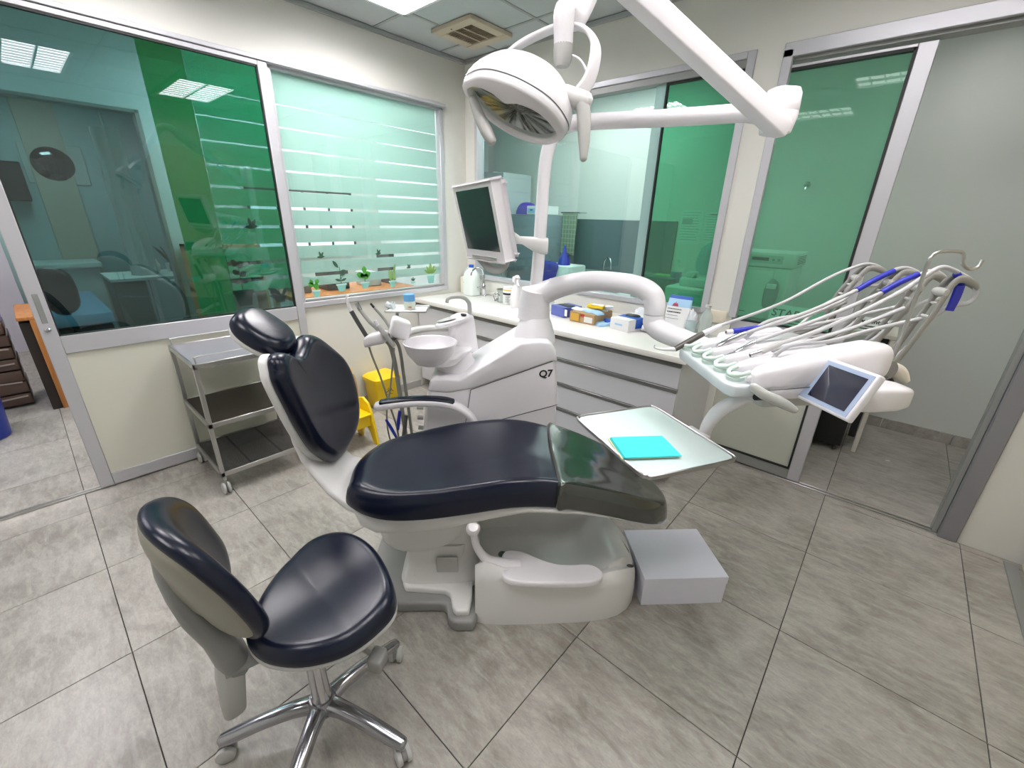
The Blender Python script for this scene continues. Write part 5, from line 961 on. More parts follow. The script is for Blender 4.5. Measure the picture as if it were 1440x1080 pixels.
bm = BM(); lathe(bm, [(0, 0.105), (0.045, 0.105), (0.045, 0.115), (0.02, 0.12), (0, 0.12)], (0.665, -0.20, ZT), n=24); part('lid', bm, M_steel, gj)
bm = BM(); lathe(bm, [(0, 0.005), (0.03, 0.005), (0.03, 0.05), (0, 0.055)], (0.665, -0.20, ZT), n=14); part('cotton', bm, M_paper, gj)
wc = thing('wipes_canister', 'white wipes canister with dark band and yellow-edged lid', 'canister', (0.765, -0.22, ZT))
bm = BM(); lathe(bm, [(0, 0), (0.050, 0), (0.052, 0.004), (0.052, 0.105), (0, 0.105)], (0.765, -0.22, ZT), n=28); cb = part('canister_body', bm, M_paper, wc)
bm = BM(); lathe(bm, [(0.0525, 0.082), (0.0527, 0.083), (0.0527, 0.098), (0.0525, 0.099)], (0.765, -0.22, ZT), n=28); part('dark_band', bm, M_black, wc)
for k in range(6):
    a = -PI * 0.42 + k * 0.0; bm = BM()
    tube(bm, [(0.765 + 0.0528 * math.cos(t), -0.22 + 0.0528 * math.sin(t), ZT + 0.072 - k * 0.010) for t in [-1.45 + j * 0.12 for j in range(8 - (k % 3))]], 0.0012, 4, sub=1); part('print_line', bm, M_black, cb)
bm = BM(); lathe(bm, [(0, 0.105), (0.053, 0.105), (0.053, 0.118), (0.048, 0.15), (0, 0.152)], (0.765, -0.22, ZT), n=28); part('lid', bm, M_white, wc)
bm = BM(); lathe(bm, [(0.053, 0.118), (0.0542, 0.119), (0.0542, 0.124), (0.0525, 0.125)], (0.765, -0.22, ZT), n=28); part('yellow_ring', bm, M_yellow, wc)
sp = thing('spray_bottle', 'white trigger spray bottle in front of the canisters', 'spray bottle', (0.905, -0.29, ZT))
bm = BM(); lathe(bm, [(0, 0), (0.04, 0), (0.043, 0.005), (0.043, 0.11), (0.036, 0.15), (0.016, 0.19), (0.015, 0.21), (0, 0.21)], (0.905, -0.29, ZT), n=26); part('bottle', bm, M_white, sp)
bm = BM(); obox(bm, (0.905, -0.295, ZT + 0.235), (0.016, 0, 0), (0, 0.03, 0.006), (0, 0, 0.022), 0.008, 2); tube(bm, [(0.915, -0.30, ZT + 0.25), (0.95, -0.315, ZT + 0.25), (0.965, -0.32, ZT + 0.245)], [0.015, 0.011, 0.009], 10); part('sprayer_head', bm, M_white, sp)
bm = BM(); tube(bm, [(0.935, -0.31, ZT + 0.235), (0.95, -0.32, ZT + 0.205), (0.968, -0.328, ZT + 0.185)], 0.005, 8, flat=1.6); part('trigger', bm, M_white, sp)
cj = thing('cream_jar', 'short dark-labelled jar right behind the spray bottle', 'jar', (0.99, -0.25, ZT))
bm = BM(); lathe(bm, [(0, 0), (0.038, 0), (0.04, 0.004), (0.04, 0.09), (0, 0.09)], (0.985, -0.25, ZT), n=24); j = part('jar_body', bm, M_paper, cj)
bm = BM(); lathe(bm, [(0, 0.09), (0.041, 0.09), (0.041, 0.112), (0, 0.113)], (0.985, -0.25, ZT), n=24); part('lid', bm, mat('smoke_lid', (0.35, 0.35, 0.34), 0.3), cj)
for k in range(5):
    bm = BM(); tube(bm, [(0.985 + 0.0406 * math.cos(t), -0.25 + 0.0406 * math.sin(t), ZT + 0.075 - k * 0.012) for t in [-1.5 + q * 0.14 for q in range(8)]], 0.0022 if k == 0 else 0.0012, 4, sub=1); part('print_line', bm, M_black, j)
pb = thing('pump_bottle', 'white pump dispenser bottle behind the curved arm', 'pump bottle', (1.15, -0.14, ZT))
bm = BM(); lathe(bm, [(0, 0), (0.034, 0), (0.036, 0.005), (0.036, 0.12), (0.028, 0.15), (0.014, 0.16), (0.014, 0.175), (0, 0.175)], (1.15, -0.14, ZT), n=24); part('bottle', bm, M_transl, pb)
bm = BM(); lathe(bm, [(0, 0.175), (0.017, 0.175), (0.017, 0.195), (0.006, 0.20), (0.006, 0.235), (0.016, 0.237), (0.016, 0.25), (0, 0.252)], (1.15, -0.14, ZT), n=20); tube(bm, [(1.15, -0.14, ZT + 0.245), (1.18, -0.155, ZT + 0.245), (1.20, -0.165, ZT + 0.235)], 0.006, 8); part('pump_head', bm, M_white, pb)
def carton(name, label, cat, c, ax, ay, h, m, group=None, bev=0.002, **kw):
    t = thing(name, label, cat, (c[0], c[1], c[2]), group=group); ax, ay = Vector((*ax, 0)), Vector((*ay, 0))
    b = BM(); obox(b, Vector(c) + V3(0, 0, h / 2), ax, ay, V3(0, 0, h / 2), bev, 1); part('carton', b, m, t); return t, Vector(c), ax, ay, h
t, c, ax, ay, h = carton('glove_box', 'violet-blue glove box lying left of the brown carton', 'glove box', (1.37, -0.22, ZT), (0.075, -0.02), (0.025, 0.085), 0.075, M_vbox)
bm = BM(); obox(bm, c + V3(0.0, -0.0, 0.077), ax * 0.8, ay * 0.4, V3(0, 0, 0.0015)); part('opening_flap', bm, M_black, t)
bm = BM(); obox(bm, c + V3(0.0305, -0.052, 0.04) + (ax * 0.45 - ay * 0.43), ax * 0.35, V3(0.0, 0.0, 0.024), ay.normalized() * 0.0012); part('label_panel', bm, M_paper, t)
t, c, ax, ay, h = carton('brown_carton', 'open brown cardboard carton piled with packets', 'carton', (1.605, -0.235, ZT), (0.105, -0.004), (0.0, 0.13), 0.072, M_card)
bm = BM(); obox(bm, c + V3(-0.055, -0.134, 0.038), (0.035, 0, 0), (0, 0.0012, 0), (0, 0, 0.026)); part('yellow_label', bm, mat('ochre_label', (0.62, 0.36, 0.05), 0.6), t)
bm = BM(); obox(bm, c + V3(0.058, -0.134, 0.032), (0.034, 0, 0), (0, 0.0012, 0), (0, 0, 0.02)); part('white_label', bm, M_paper, t)
bm = BM(); obox(bm, c + V3(0.008, -0.134, 0.058), (0.016, 0, 0), (0, 0.0014, 0), (0, 0, 0.009)); part('red_seal', bm, mat('red_seal', (0.5, 0.04, 0.03), 0.5), t)
for k, (dx, dy, dz, a, m, lb) in enumerate([(-0.05, -0.03, 0.073, 0.2, M_sil, 'clear sterile pouch on the left of the brown carton'), (0.045, -0.05, 0.073, -0.25, M_lblue, 'light blue sterile pouch on the right of the brown carton'), (0.01, 0.05, 0.073, 0.5, M_sil, 'clear sterile pouch at the back of the brown carton')]):
    pc_ = c + V3(dx, dy, dz); ca, sa = math.cos(a), math.sin(a); bm = BM()
    cushion(bm, [(-0.075, -0.035), (0.075, -0.035), (0.08, 0.0), (0.075, 0.035), (-0.075, 0.035), (-0.08, 0)], lambda x, y, h: pc_ + V3(x * ca - y * sa, x * sa + y * ca, h + 0.004 * math.sin(x * 60)), 0.014, 0.0, edge=0.3, sub=3, nseg=3)
    solo('sterile_pouch', bm, m, lb, 'pouch', group='packets on the brown carton')
t, c2, ax, ay, h = carton('yellow_box', 'small yellow and white box on top of the packets', 'box', (c.x + 0.02, c.y + 0.03, ZT + 0.093), (0.06, 0.01), (-0.008, 0.035), 0.022, M_yellow)
bm = BM(); obox(bm, c2 + V3(0.012, 0.0, 0.0235), ax * 0.72, ay * 0.8, V3(0, 0, 0.001)); part('white_panel', bm, M_paper, t)
gd = thing('gauze_dish', 'small round white dish beside the yellow box on the carton', 'dish', (c.x + 0.085, c.y + 0.06, ZT + 0.09)); bm = BM(); lathe(bm, [(0, 0.0), (0.03, 0.0), (0.045, 0.022), (0.042, 0.022), (0.028, 0.006), (0, 0.005)], (c.x + 0.085, c.y + 0.075, ZT + 0.088), n=24); part('dish', bm, M_white, gd)
bm = BM(); lathe(bm, [(0, 0.006), (0.025, 0.008), (0.03, 0.016), (0.015, 0.024), (0, 0.024)], (c.x + 0.085, c.y + 0.075, ZT + 0.088), n=12); part('gauze', bm, M_paper, gd)
for k, (x, y, z, a, sx, sy, lb) in enumerate([(1.755, -0.25, 0.0, 1.25, 0.10, 0.05, 'light blue sterile pouch lying between carton and glove box'), (1.78, -0.17, 0.012, 0.9, 0.09, 0.045, 'crumpled dark blue pouch leaning behind the light blue one')]):
    ca, sa = math.cos(a), math.sin(a); bm = BM(); z0 = ZT + z
    cushion(bm, [(-sx, -sy), (sx, -sy), (sx * 1.05, 0), (sx, sy), (-sx, sy), (-sx * 1.05, 0)], lambda x_, y_, h: V3(x + x_ * ca - y_ * sa, y + x_ * sa + y_ * ca, z0 + h + 0.004 * math.sin(x_ * 70 + y_ * 30)), 0.018, 0.0, edge=0.3, sub=3, nseg=3)
    solo('sterile_pouch', bm, M_lblue if k == 0 else M_vblue, lb, 'pouch', group='pouches on the worktop')
t, c, ax, ay, h = carton('glove_box', 'white and blue glove box in the middle of the worktop', 'glove box', (1.92, -0.235, ZT), (0.075, -0.012), (0.02, 0.12), 0.078, M_paper)
bm = BM(); obox(bm, c + V3(0.0, 0.0, 0.0785), ax * 0.99, ay * 0.35, V3(0, 0, 0.0012)); obox(bm, c + ax + V3(0.001, 0.0, 0.045), V3(0.0012, 0, 0), ay * 0.35, V3(0, 0, 0.032)); part('blue_print', bm, M_vblue, t, 'blue printed panel', kind='stuff')
bm = BM(); cushion(bm, [(-0.045, -0.02), (0, -0.03), (0.045, -0.02), (0.05, 0.02), (0, 0.03), (-0.05, 0.02)], lambda x, y, h: c + V3(x, 0.03 + y, 0.08 + h), 0.012, 0, edge=0.4, sub=4, nseg=3); part('opening', bm, M_black, t, 'oval dispensing slot')
bm = BM(); obox(bm, c - ay - ax * 0.05 + V3(0, -0.001, 0.04), ax * 0.4, V3(0, 0, 0.006), V3(0, 0.001, 0)); part('print', bm, M_lblue, t)
def crumple(name, label, cat, c, r, h, m, seed, group=None):
    bm = BM(); bmesh.ops.create_icosphere(bm, subdivisions=4, radius=1)
    for v in bm.verts:
        n_ = v.co.normalized(); k = 1 + 0.22 * noise.noise(n_ * 2.3 + V3(seed, 0, 0)) + 0.12 * abs(noise.noise(n_ * 6 + V3(0, seed, 0)))
        v.co = V3(c[0] + n_.x * r[0] * k, c[1] + n_.y * r[1] * k, c[2] + max(0.0, (n_.z + 0.8) / 1.8) * h * k)
    return solo(name, bm, m, label, cat, group=group, angle=70)
M_tissue = mat('tissue_white', (0.74, 0.76, 0.80), 0.8)
crumple('face_mask', 'crumpled pale tissue mask behind the white glove box', 'tissue', (1.93, -0.055, ZT), (0.075, 0.04), 0.11, M_tissue, 3)
crumple('cotton_roll_bag', 'bag of white cotton rolls right of the glove box', 'bag', (2.06, -0.20, ZT), (0.05, 0.10), 0.055, M_tissue, 9)
crumple('cotton_roll_bag', 'bag of white cotton rolls partly hidden under the curved arm', 'bag', (2.16, -0.25, ZT), (0.04, 0.09), 0.05, M_tissue, 15)
crumple('folded_tissue', 'white folded tissue leaning on the blue-topped packet', 'tissue', (2.275, -0.07, ZT), (0.035, 0.03), 0.15, M_tissue, 21)
pk = thing('powder_packet', 'white stand-up packet with blue top band and red mountain mark', 'packet', (2.17, -0.08, ZT))
def pkf(x, z, d): return V3(2.175 + x + 0.0 * z, -0.075 - d * (1 - z / 0.26) - 0.06 + 0.18 * z, ZT + z)
def pkloft(z0, z1, e=0.0, n=6):
    b = BM(); rings = []
    for i in range(n + 1):
        z = z0 + (z1 - z0) * i / n; d = 0.032 * (1 - (z / 0.235) ** 2) + 0.002; w = 0.078 - 0.004 * math.sin(z * 30)
        rings.append(ring((2.175, -0.10 + 0.25 * z, ZT + z), (w + e, 0, 0), (0, d + e, 0), 28, 2.6))
    return loft(b, rings)
part('pouch', pkloft(0, 0.165), M_paper, pk, angle=60); part('blue_band', pkloft(0.165, 0.215, 0.0004), M_lblue, pk, 'light blue band', angle=60); part('top_seal', pkloft(0.215, 0.235, 0.0004), M_vblue, pk, 'dark blue top seal', angle=60)
fr_ = lambda z: -0.10 + 0.25 * z - 0.032 * (1 - (z / 0.235) ** 2) - 0.004
bm = BM(); prism(bm, [(-0.022, 0.168), (0.022, 0.168), (0.011, 0.19), (0.004, 0.182), (0, 0.198), (-0.006, 0.184), (-0.011, 0.189)], lambda x, z, d: V3(2.155 + x, fr_(z) - d, ZT + z), 0, 0.001); part('mountain_mark', bm, mat('crimson_print', (0.35, 0.02, 0.06), 0.5), pk)
for k, (x0, x1, hh) in enumerate([(2.112, 2.20, 0.006), (2.112, 2.205, 0.008), (2.112, 2.19, 0.003), (2.112, 2.20, 0.003)]):
    z = 0.15 - k * 0.020
    bm = BM(); x = x0
    while x < x1:
        w = 0.004 + 0.008 * random.random(); obox(bm, (x + w / 2, fr_(z) - 0.001, ZT + z), (w / 2, 0, 0), (0, 0.0006, 0), (0, 0, hh / 2)); x += w + 0.003
    part('print_line', bm, M_black, pk, kind='stuff')
wb = thing('water_bottle', 'clear plastic bottle at the right end of the worktop by the cream pillar', 'bottle', (2.385, -0.13, ZT))
bm = BM(); lathe(bm, [(0, 0), (0.036, 0), (0.04, 0.01), (0.039, 0.06), (0.040, 0.12), (0.032, 0.155), (0.016, 0.18), (0.015, 0.20)], (2.385, -0.13, ZT), n=26); part('bottle', bm, glass('bottle_plastic', (0.78, 0.84, 0.83), 1.6, haze=0.25), wb)
bm = BM(); lathe(bm, [(0, 0.198), (0.018, 0.198), (0.018, 0.214), (0, 0.215)], (2.385, -0.13, ZT), n=20); part('cap', bm, M_greyp, wb)
bm = BM(); lathe(bm, [(0, 0), (0.028, 0), (0.036, 0.10), (0.034, 0.10), (0.027, 0.004), (0, 0.004)], (2.305, -0.15, ZT), n=24); solo('plastic_cup', bm, glass('cup_plastic', (0.72, 0.80, 0.80), 1.5, haze=0.3), 'cloudy plastic cup beside the clear bottle', 'cup')
pd_ = thing('paper_pad', 'dark-edged box lying on the worktop under the forearm', 'box', (2.3, -0.33, ZT)); bm = BM(); box(bm, 2.25, 2.36, -0.38, -0.30, ZT, ZT + 0.02, 0.002, 1); part('box_body', bm, mat('dark_green_box', (0.02, 0.06, 0.05), 0.5), pd_)
bm = BM(); box(bm, 2.255, 2.355, -0.375, -0.305, ZT + 0.02, ZT + 0.022); part('lid', bm, M_midgrey, pd_)
# socket strip at the foot of the pillar
bm = BM(); box(bm, 2.36, 2.47, -0.012, -0.001, 0.95, 1.03, 0.004, 2); solo('wall_plate', bm, mat('cream_plate', (0.70, 0.64, 0.52), 0.4), 'cream plate on the pillar between the window and the green door', 'wall plate')

# ================================================================== CEILING FIXTURES
def troffer(x, y, sx, sy, label, z=HC, blades=9, group='fluorescent ceiling lights', power=None, color=(1, 0.96, 0.965)):
    t = thing('ceiling_light', label, 'ceiling light', (x, y, z - 0.03), group=group)
    b = BM()
    for q in ((x - sx / 2, x + sx / 2, y - sy / 2, y - sy / 2 + 0.02), (x - sx / 2, x + sx / 2, y + sy / 2 - 0.02, y + sy / 2), (x - sx / 2, x - sx / 2 + 0.02, y - sy / 2, y + sy / 2), (x + sx / 2 - 0.02, x + sx / 2, y - sy / 2, y + sy / 2)): box(b, *q, z - 0.03, z + 0.0)
    part('fixture_frame', b, M_white, t)
    b = BM(); box(b, x - sx / 2 + 0.02, x + sx / 2 - 0.02, y - sy / 2 + 0.02, y + sy / 2 - 0.02, z - 0.012, z - 0.006)
    part('diffuser', b, mat('lamp_diffuser', (0.9, 0.9, 0.9), 0.5, emit=color, es=power), t)
    b = BM()
    for i in range(1, blades):
        xx = x - sx / 2 + 0.02 + i * (sx - 0.04) / blades; box(b, xx - 0.003, xx + 0.003, y - sy / 2 + 0.02, y + sy / 2 - 0.02, z - 0.028, z - 0.013)
    box(b, x - sx / 2 + 0.02, x + sx / 2 - 0.02, y - 0.008, y + 0.008, z - 0.029, z - 0.013)
    part('louvre', b, M_alu, t, kind='stuff')
TL = ['square fluorescent ceiling light at the top edge by the vent', 'fluorescent ceiling light mirrored in the green strip of the left glazing', 'fluorescent ceiling light mirrored at the top left of the glass door', 'fluorescent ceiling light mirrored in the back window above the lamp arm', 'fluorescent ceiling light behind the camera']
for (x, y, sx, sy), lb, e_ in zip(TROFFERS, TL, LAMP_E): troffer(x, y, sx, sy, lb, power=e_)
troffer(0.9, 0.8, 1.2, 0.6, 'added unseen ceiling light brightening the sterilisation room', HC, 9, 'added ceiling lights of the rooms behind the glass', POWER_B)  # unseen fixture, added to light the room behind the back window
troffer(3.35, 0.8, 0.3, 0.5, 'added unseen ceiling light for the passage beyond the open doorway', HC, 4, 'added ceiling lights of the rooms behind the glass', POWER_P)  # no lamp in view here; added so the passage and autoclave get light
troffer(-0.8, -1.2, 0.6, 1.2, 'added unseen ceiling light in the room behind the frosted window', HC, 5, 'added ceiling lights of the rooms behind the glass', POWER_A)  # added out of view to light the frosted film from behind
troffer(-2.9, -2.6, 0.6, 0.6, 'added unseen ceiling light over the back room behind the glass door', HC, 5, 'added ceiling lights of the rooms behind the glass', POWER_A2)  # unseen, added so the desk and bench show through the tinted glass
troffer(-0.9, -3.6, 1.2, 0.6, 'added unseen lilac ceiling light beyond the open doorway on the left', HC, 9, 'added ceiling lights of the rooms behind the glass', POWER_C, (0.95, 0.90, 1.0))  # added unseen fixture; its lilac colour tinges the room beyond the doorway
vt = thing('ceiling_vent', 'beige square ceiling exhaust vent with brown slotted grille', 'vent', (0.515, -0.40, HC - 0.03))
M_vent = mat('beige_vent_plastic', (0.55, 0.47, 0.36), 0.5)
vx, vy = 0.515, -0.395
bm = BM()
for q in ((-0.205, 0.205, -0.205, -0.13), (-0.205, 0.205, 0.13, 0.205), (-0.205, -0.13, -0.13, 0.13), (0.13, 0.205, -0.13, 0.13)): box(bm, vx + q[0], vx + q[1], vy + q[2], vy + q[3], HC - 0.028, HC - 0.002, 0.004, 1)
part('vent_frame', bm, M_vent, vt)
bm = BM(); box(bm, vx - 0.13, vx + 0.13, vy - 0.13, vy + 0.13, HC - 0.012, HC - 0.004); part('backing', bm, mat('dark_brown_recess', (0.20, 0.14, 0.09), 0.8), vt)
for i in range(13):
    y = vy - 0.12 + i * 0.02; bm = BM(); obox(bm, (vx, y, HC - 0.019), (0.128, 0, 0), (0, 0.0062, 0.003), (0, -0.001, 0.002)); part('slat', bm, mat('brown_slat', (0.30, 0.22, 0.15), 0.5) if i == 0 else bpy.data.materials['brown_slat'], vt)
bm = BM()
for i in (-0.043, 0.043): box(bm, vx + i - 0.003, vx + i + 0.003, vy - 0.13, vy + 0.13, HC - 0.027, HC - 0.02)
part('cross_rib', bm, M_vent, vt, kind='stuff')
bm = BM(); lathe(bm, [(0, 0), (0.006, 0), (0.006, 0.003), (0, 0.003)], (vx - 0.03, vy - 0.165, HC - 0.03), n=10); part('pilot_hole', bm, M_black, vt)

# ================================================================== STICKERS on the frosted window
XS = -0.0285
M_pot = mat('sticker_pot_green', (0.22, 0.50, 0.44), 0.6); M_potl = mat('sticker_pot_light', (0.42, 0.66, 0.60), 0.6)
M_leafa = mat('sticker_leaf_bright', (0.06, 0.30, 0.03), 0.6); M_leafb = mat('sticker_leaf_dark', (0.04, 0.10, 0.06), 0.6); M_leafc = mat('sticker_leaf_olive', (0.22, 0.38, 0.10), 0.6)
def leafp(y, z, L, W, a, n=7):
    out = []
    for i in range(n): t = i / n; out.append((t * L, W * math.sin(PI * t) ** 0.8 if t > 0 else 0.0))
    out.append((L, 0.0))
    for i in range(n - 1, 0, -1): t = i / n; out.append((t * L, -W * math.sin(PI * t) ** 0.8))
    return [(y + p * math.cos(a) - q * math.sin(a), z + p * math.sin(a) + q * math.cos(a)) for p, q in out]
def flat(bm, poly, x=XS):
    prism(bm, poly, lambda a, b, d: V3(x + d, a, b), 0.0, 0.0006)
def sticker(label, y, z, w, h, leaves, pot=M_pot, lm_=M_leafa, stem=None):
    t = thing('plant_sticker', label, 'sticker', (XS, y, z), group='potted plant stickers along the frosted window')
    b = BM(); flat(b, [(y - w * 0.36, z), (y + w * 0.36, z), (y + w * 0.5, z + h * 0.78), (y - w * 0.5, z + h * 0.78)]); part('pot', b, pot, t)
    b = BM(); flat(b, [(y - w * 0.58, z + h * 0.78), (y + w * 0.58, z + h * 0.78), (y + w * 0.58, z + h), (y - w * 0.58, z + h)], XS + 0.0002); part('pot_rim', b, M_potl if pot is M_pot else pot, t)
    if stem:
        b = BM(); flat(b, [(y - 0.003, z + h), (y + 0.003, z + h), (y + 0.002, z + h + stem), (y - 0.002, z + h + stem)]); part('stem', b, M_leafb, t)
    for (dy, dz, L, W, a) in leaves:
        b = BM(); flat(b, leafp(y + dy, z + h + dz, L, W, math.radians(a)), XS + 0.0001); part('leaf', b, lm_, t)
sticker('sticker of a small green pot with round cactus lobes, next to the sliding door', -1.52, 0.965, 0.055, 0.05, [(0, 0.0, 0.055, 0.020, 80), (-0.01, 0.03, 0.05, 0.017, 150), (0.005, 0.045, 0.04, 0.015, 60), (-0.02, 0.04, 0.045, 0.014, 110)])
sticker('sticker of a tall stemmed plant with three tiers of pointed leaves', -1.315, 0.985, 0.075, 0.06, [(0, 0.02, 0.05, 0.009, 20), (0, 0.02, 0.05, 0.009, 160), (0, 0.06, 0.05, 0.009, 25), (0, 0.09, 0.05, 0.010, 10), (-0.01, 0.12, 0.07, 0.013, 125)], lm_=M_leafb, stem=0.13)
sticker('sticker of a bushy bright green plant with heart-shaped leaves', -1.11, 0.99, 0.07, 0.05, [(0, 0.02, 0.05, 0.022, 60), (0, 0.03, 0.05, 0.020, 130), (0, 0.05, 0.06, 0.024, 20), (-0.005, 0.05, 0.065, 0.024, 165), (0, 0.07, 0.055, 0.022, 85)], stem=0.03)
sticker('sticker of a feathery fern-like plant in a grey-green pot', -0.85, 0.975, 0.065, 0.055, [(0, 0.0 + 0.016 * i, 0.045, 0.007, a) for i in range(5) for a in (35, 145)] + [(0.02, 0.07, 0.07, 0.010, 75)], lm_=M_leafc, stem=0.09)
sticker('sticker of the smallest pot with a tiny three-leaf sprout', -0.635, 0.985, 0.045, 0.02, [(0, 0, 0.04, 0.006, 90), (0, 0, 0.035, 0.006, 50), (0, 0, 0.035, 0.006, 130)], lm_=M_leafb)
sticker('sticker of an upright agave in a square pot by the corner', -0.435, 0.97, 0.085, 0.085, [(0, 0.0, 0.10, 0.016, 90), (0.005, 0.0, 0.085, 0.014, 60), (-0.005, 0.0, 0.085, 0.014, 120), (0.01, 0.0, 0.075, 0.012, 35), (-0.01, 0.0, 0.075, 0.012, 145)], lm_=M_leafc)
sticker('large sticker of a striped pot with round-leaved branches behind the glass door', -2.01, 0.96, 0.11, 0.105, [(0, 0.05, 0.05, 0.018, 20), (0, 0.05, 0.05, 0.018, 160), (0, 0.09, 0.05, 0.018, 35), (0, 0.10, 0.05, 0.018, 140), (0.0, 0.14, 0.055, 0.018, 60), (-0.01, 0.15, 0.055, 0.018, 115)], pot=M_leafb, lm_=M_leafb, stem=0.15)
sticker('sticker of a dark pot with broad pointed leaves behind the glass door', -1.785, 0.955, 0.08, 0.045, [(0.01, 0.0, 0.08, 0.012, 130), (0.0, 0.02, 0.08, 0.014, 150), (0.02, 0.0, 0.07, 0.012, 60), (0, -0.005, 0.07, 0.012, 170)], pot=M_leafb, lm_=M_leafb, stem=0.05)
for y, z, s, lb in [(-1.45, 1.25, 0.045, 'dark bird sticker above the cactus sticker'), (-0.965, 1.255, 0.04, 'dark bird sticker right of the middle of the frosted window'), (-0.675, 1.125, 0.035, 'small bird sticker above the tiny sprout sticker'), (-1.885, 1.46, 0.06, 'dark bird sticker high behind the glass door')]:
    t = thing('bird_sticker', lb, 'sticker', (XS, y, z), group='bird stickers on the frosted window')
    b = BM(); flat(b, leafp(y - s * 0.7, z, s * 1.4, s * 0.22, 0.1)); part('body', b, M_leafb, t)
    for a in (100, 60): b = BM(); flat(b, leafp(y, z, s, s * 0.18, math.radians(a)), XS + 0.0002); part('wing', b, M_leafb, t)

# ================================================================== STERILISATION ROOM behind the back wall
M_cabg = mat('grey_steel_cabinet', (0.50, 0.54, 0.55), 0.4); M_fridge = mat('slate_fridge', (0.20, 0.25, 0.29), 0.3, metal=0.2)
fg = thing('refrigerator', 'slate grey refrigerator behind the back window', 'refrigerator', (-0.12, 1.2, 0))
bm = BM(); box(bm, -0.40, 0.16, 1.03, 1.47, 0.02, 1.60, 0.01, 2); part('cabinet_body', bm, M_fridge, fg)
bm = BM(); box(bm, -0.395, 0.155, 1.0, 1.03, 0.05, 1.585, 0.008, 2); dd = part('door', bm, M_fridge, fg)
bm = BM(); box(bm, 0.07, 0.11, 0.996, 1.0, 1.53, 1.54, 0.002, 1); part('badge', bm, M_chrome, dd); bm = BM(); box(bm, -0.385, -0.36, 0.975, 0.998, 0.9, 1.3, 0.006, 2); part('handle', bm, M_alud, dd)
lk = thing('locker', 'tall pale grey steel locker in the far left corner of the back room', 'locker', (-0.75, 1.2, 0))
bm = BM(); box(bm, -0.98, -0.62, 1.0, 1.45, 0.0, 2.06, 0.004, 1); part('locker_body', bm, M_cabg, lk)
for x0, x1 in ((-0.975, -0.80), (-0.795, -0.625)):
    bm = BM(); box(bm, x0, x1, 0.985, 1.0, 0.03, 2.04, 0.003, 1); part('door', bm, M_cabg, lk)
bm = BM(); box(bm, -0.60, -0.41, 0.95, 1.45, 0.0, 2.04, 0.004, 1); solo('side_locker', bm, M_cabg, 'narrow grey locker beside the refrigerator', 'locker')
bm = BM(); cushion(bm, [(-0.12, 0), (-0.09, 0.1), (0, 0.12), (0.10, 0.09), (0.12, 0), (0.09, -0.09), (0, -0.1), (-0.1, -0.08)], lambda x, y, h: V3(-0.24 + x, 1.18 + y, 1.602 + h), 0.13, 0, edge=0.8, sub=4, nseg=6); solo('purple_bag', bm, mat('violet_fabric', (0.07, 0.02, 0.42), 0.5), 'rounded violet bag on top of the refrigerator', 'bag')
for k in range(2):
    t = thing('tissue_box', ['left light blue tissue box on the refrigerator', 'right light blue tissue box on the refrigerator'][k], 'tissue box', (-0.04 + 0.15 * k, 1.1, 1.602), group='tissue boxes on the refrigerator')
    x = -0.055 + 0.148 * k; bm = BM(); box(bm, x - 0.068, x + 0.068, 1.04, 1.26, 1.602, 1.69, 0.003, 1); part('carton', bm, M_paper, t)
    bm = BM(); box(bm, x - 0.05, x + 0.05, 1.037, 1.04, 1.615, 1.665); part('blue_print', bm, M_lblue, t)
    bm = BM(); box(bm, x - 0.02, x + 0.02, 1.035, 1.037, 1.64, 1.655); part('dark_print', bm, M_vblue, t)
tw = thing('hanging_towel', 'olive checked towel hanging on a rail beside the refrigerator', 'towel', (0.24, 1.4, 1.18))
bm = BM(); prism(bm, [(0.17, 1.18), (0.36, 1.17), (0.37, 1.62), (0.17, 1.62)], lambda x, z, d: V3(x, 1.33 + d, z), 0, 0.012, 0.003); part('cloth', bm, mat('olive_cloth', (0.13, 0.20, 0.13), 0.9), tw)
bm = BM()
for i in range(9): z = 1.20 + i * 0.05; box(bm, 0.172, 0.366, 1.3285, 1.33, z, z + 0.006)
for i in range(5): x = 0.19 + i * 0.04; box(bm, x, x + 0.005, 1.3280, 1.3295, 1.18, 1.61)
part('check_lines', bm, mat('olive_line', (0.30, 0.38, 0.26), 0.9), tw, kind='stuff')
bm = BM(); tube(bm, [(0.15, 1.335, 1.63), (0.40, 1.335, 1.63)], 0.008, 8, sub=1); tube(bm, [(0.38, 1.335, 1.63), (0.38, 1.50, 1.63)], 0.008, 8, sub=1); part('rail', bm, M_chrome, tw)
bnw = thing('pedal_bin', 'pale bin with a blue bag draped over it behind the back window', 'bin', (0.45, 0.95, 0))
bm = BM(); box(bm, 0.28, 0.66, 0.82, 1.15, 0.0, 1.10, 0.02, 2); part('bin_body', bm, mat('pale_green_bin', (0.60, 0.70, 0.66), 0.5), bnw)
M_bbag = mat('blue_bag', (0.01, 0.02, 0.36), 0.4)
bm = BM(); cushion(bm, [(-0.14, 0.12), (0.0, 0.14), (0.14, 0.12), (0.13, 0.02), (0.09, -0.08), (0.03, -0.14), (-0.02, -0.12), (-0.09, -0.17), (-0.13, -0.06)], lambda x, z, h: V3(0.39 + x, 0.80 - h * 0.5, 1.0 + z), 0.03, 0.0, edge=0.2, sub=4, nseg=3); part('blue_bag', bm, M_bbag, bnw)
bm = BM(); lathe(bm, [(0.0, 0.0), (0.07, 0.0), (0.06, 0.06), (0.02, 0.14), (0.012, 0.19), (0, 0.2)], (0.50, 0.95, 1.10), n=14); solo('knotted_bag', bm, M_bbag, 'blue knotted bag standing on the pale bin', 'bag')
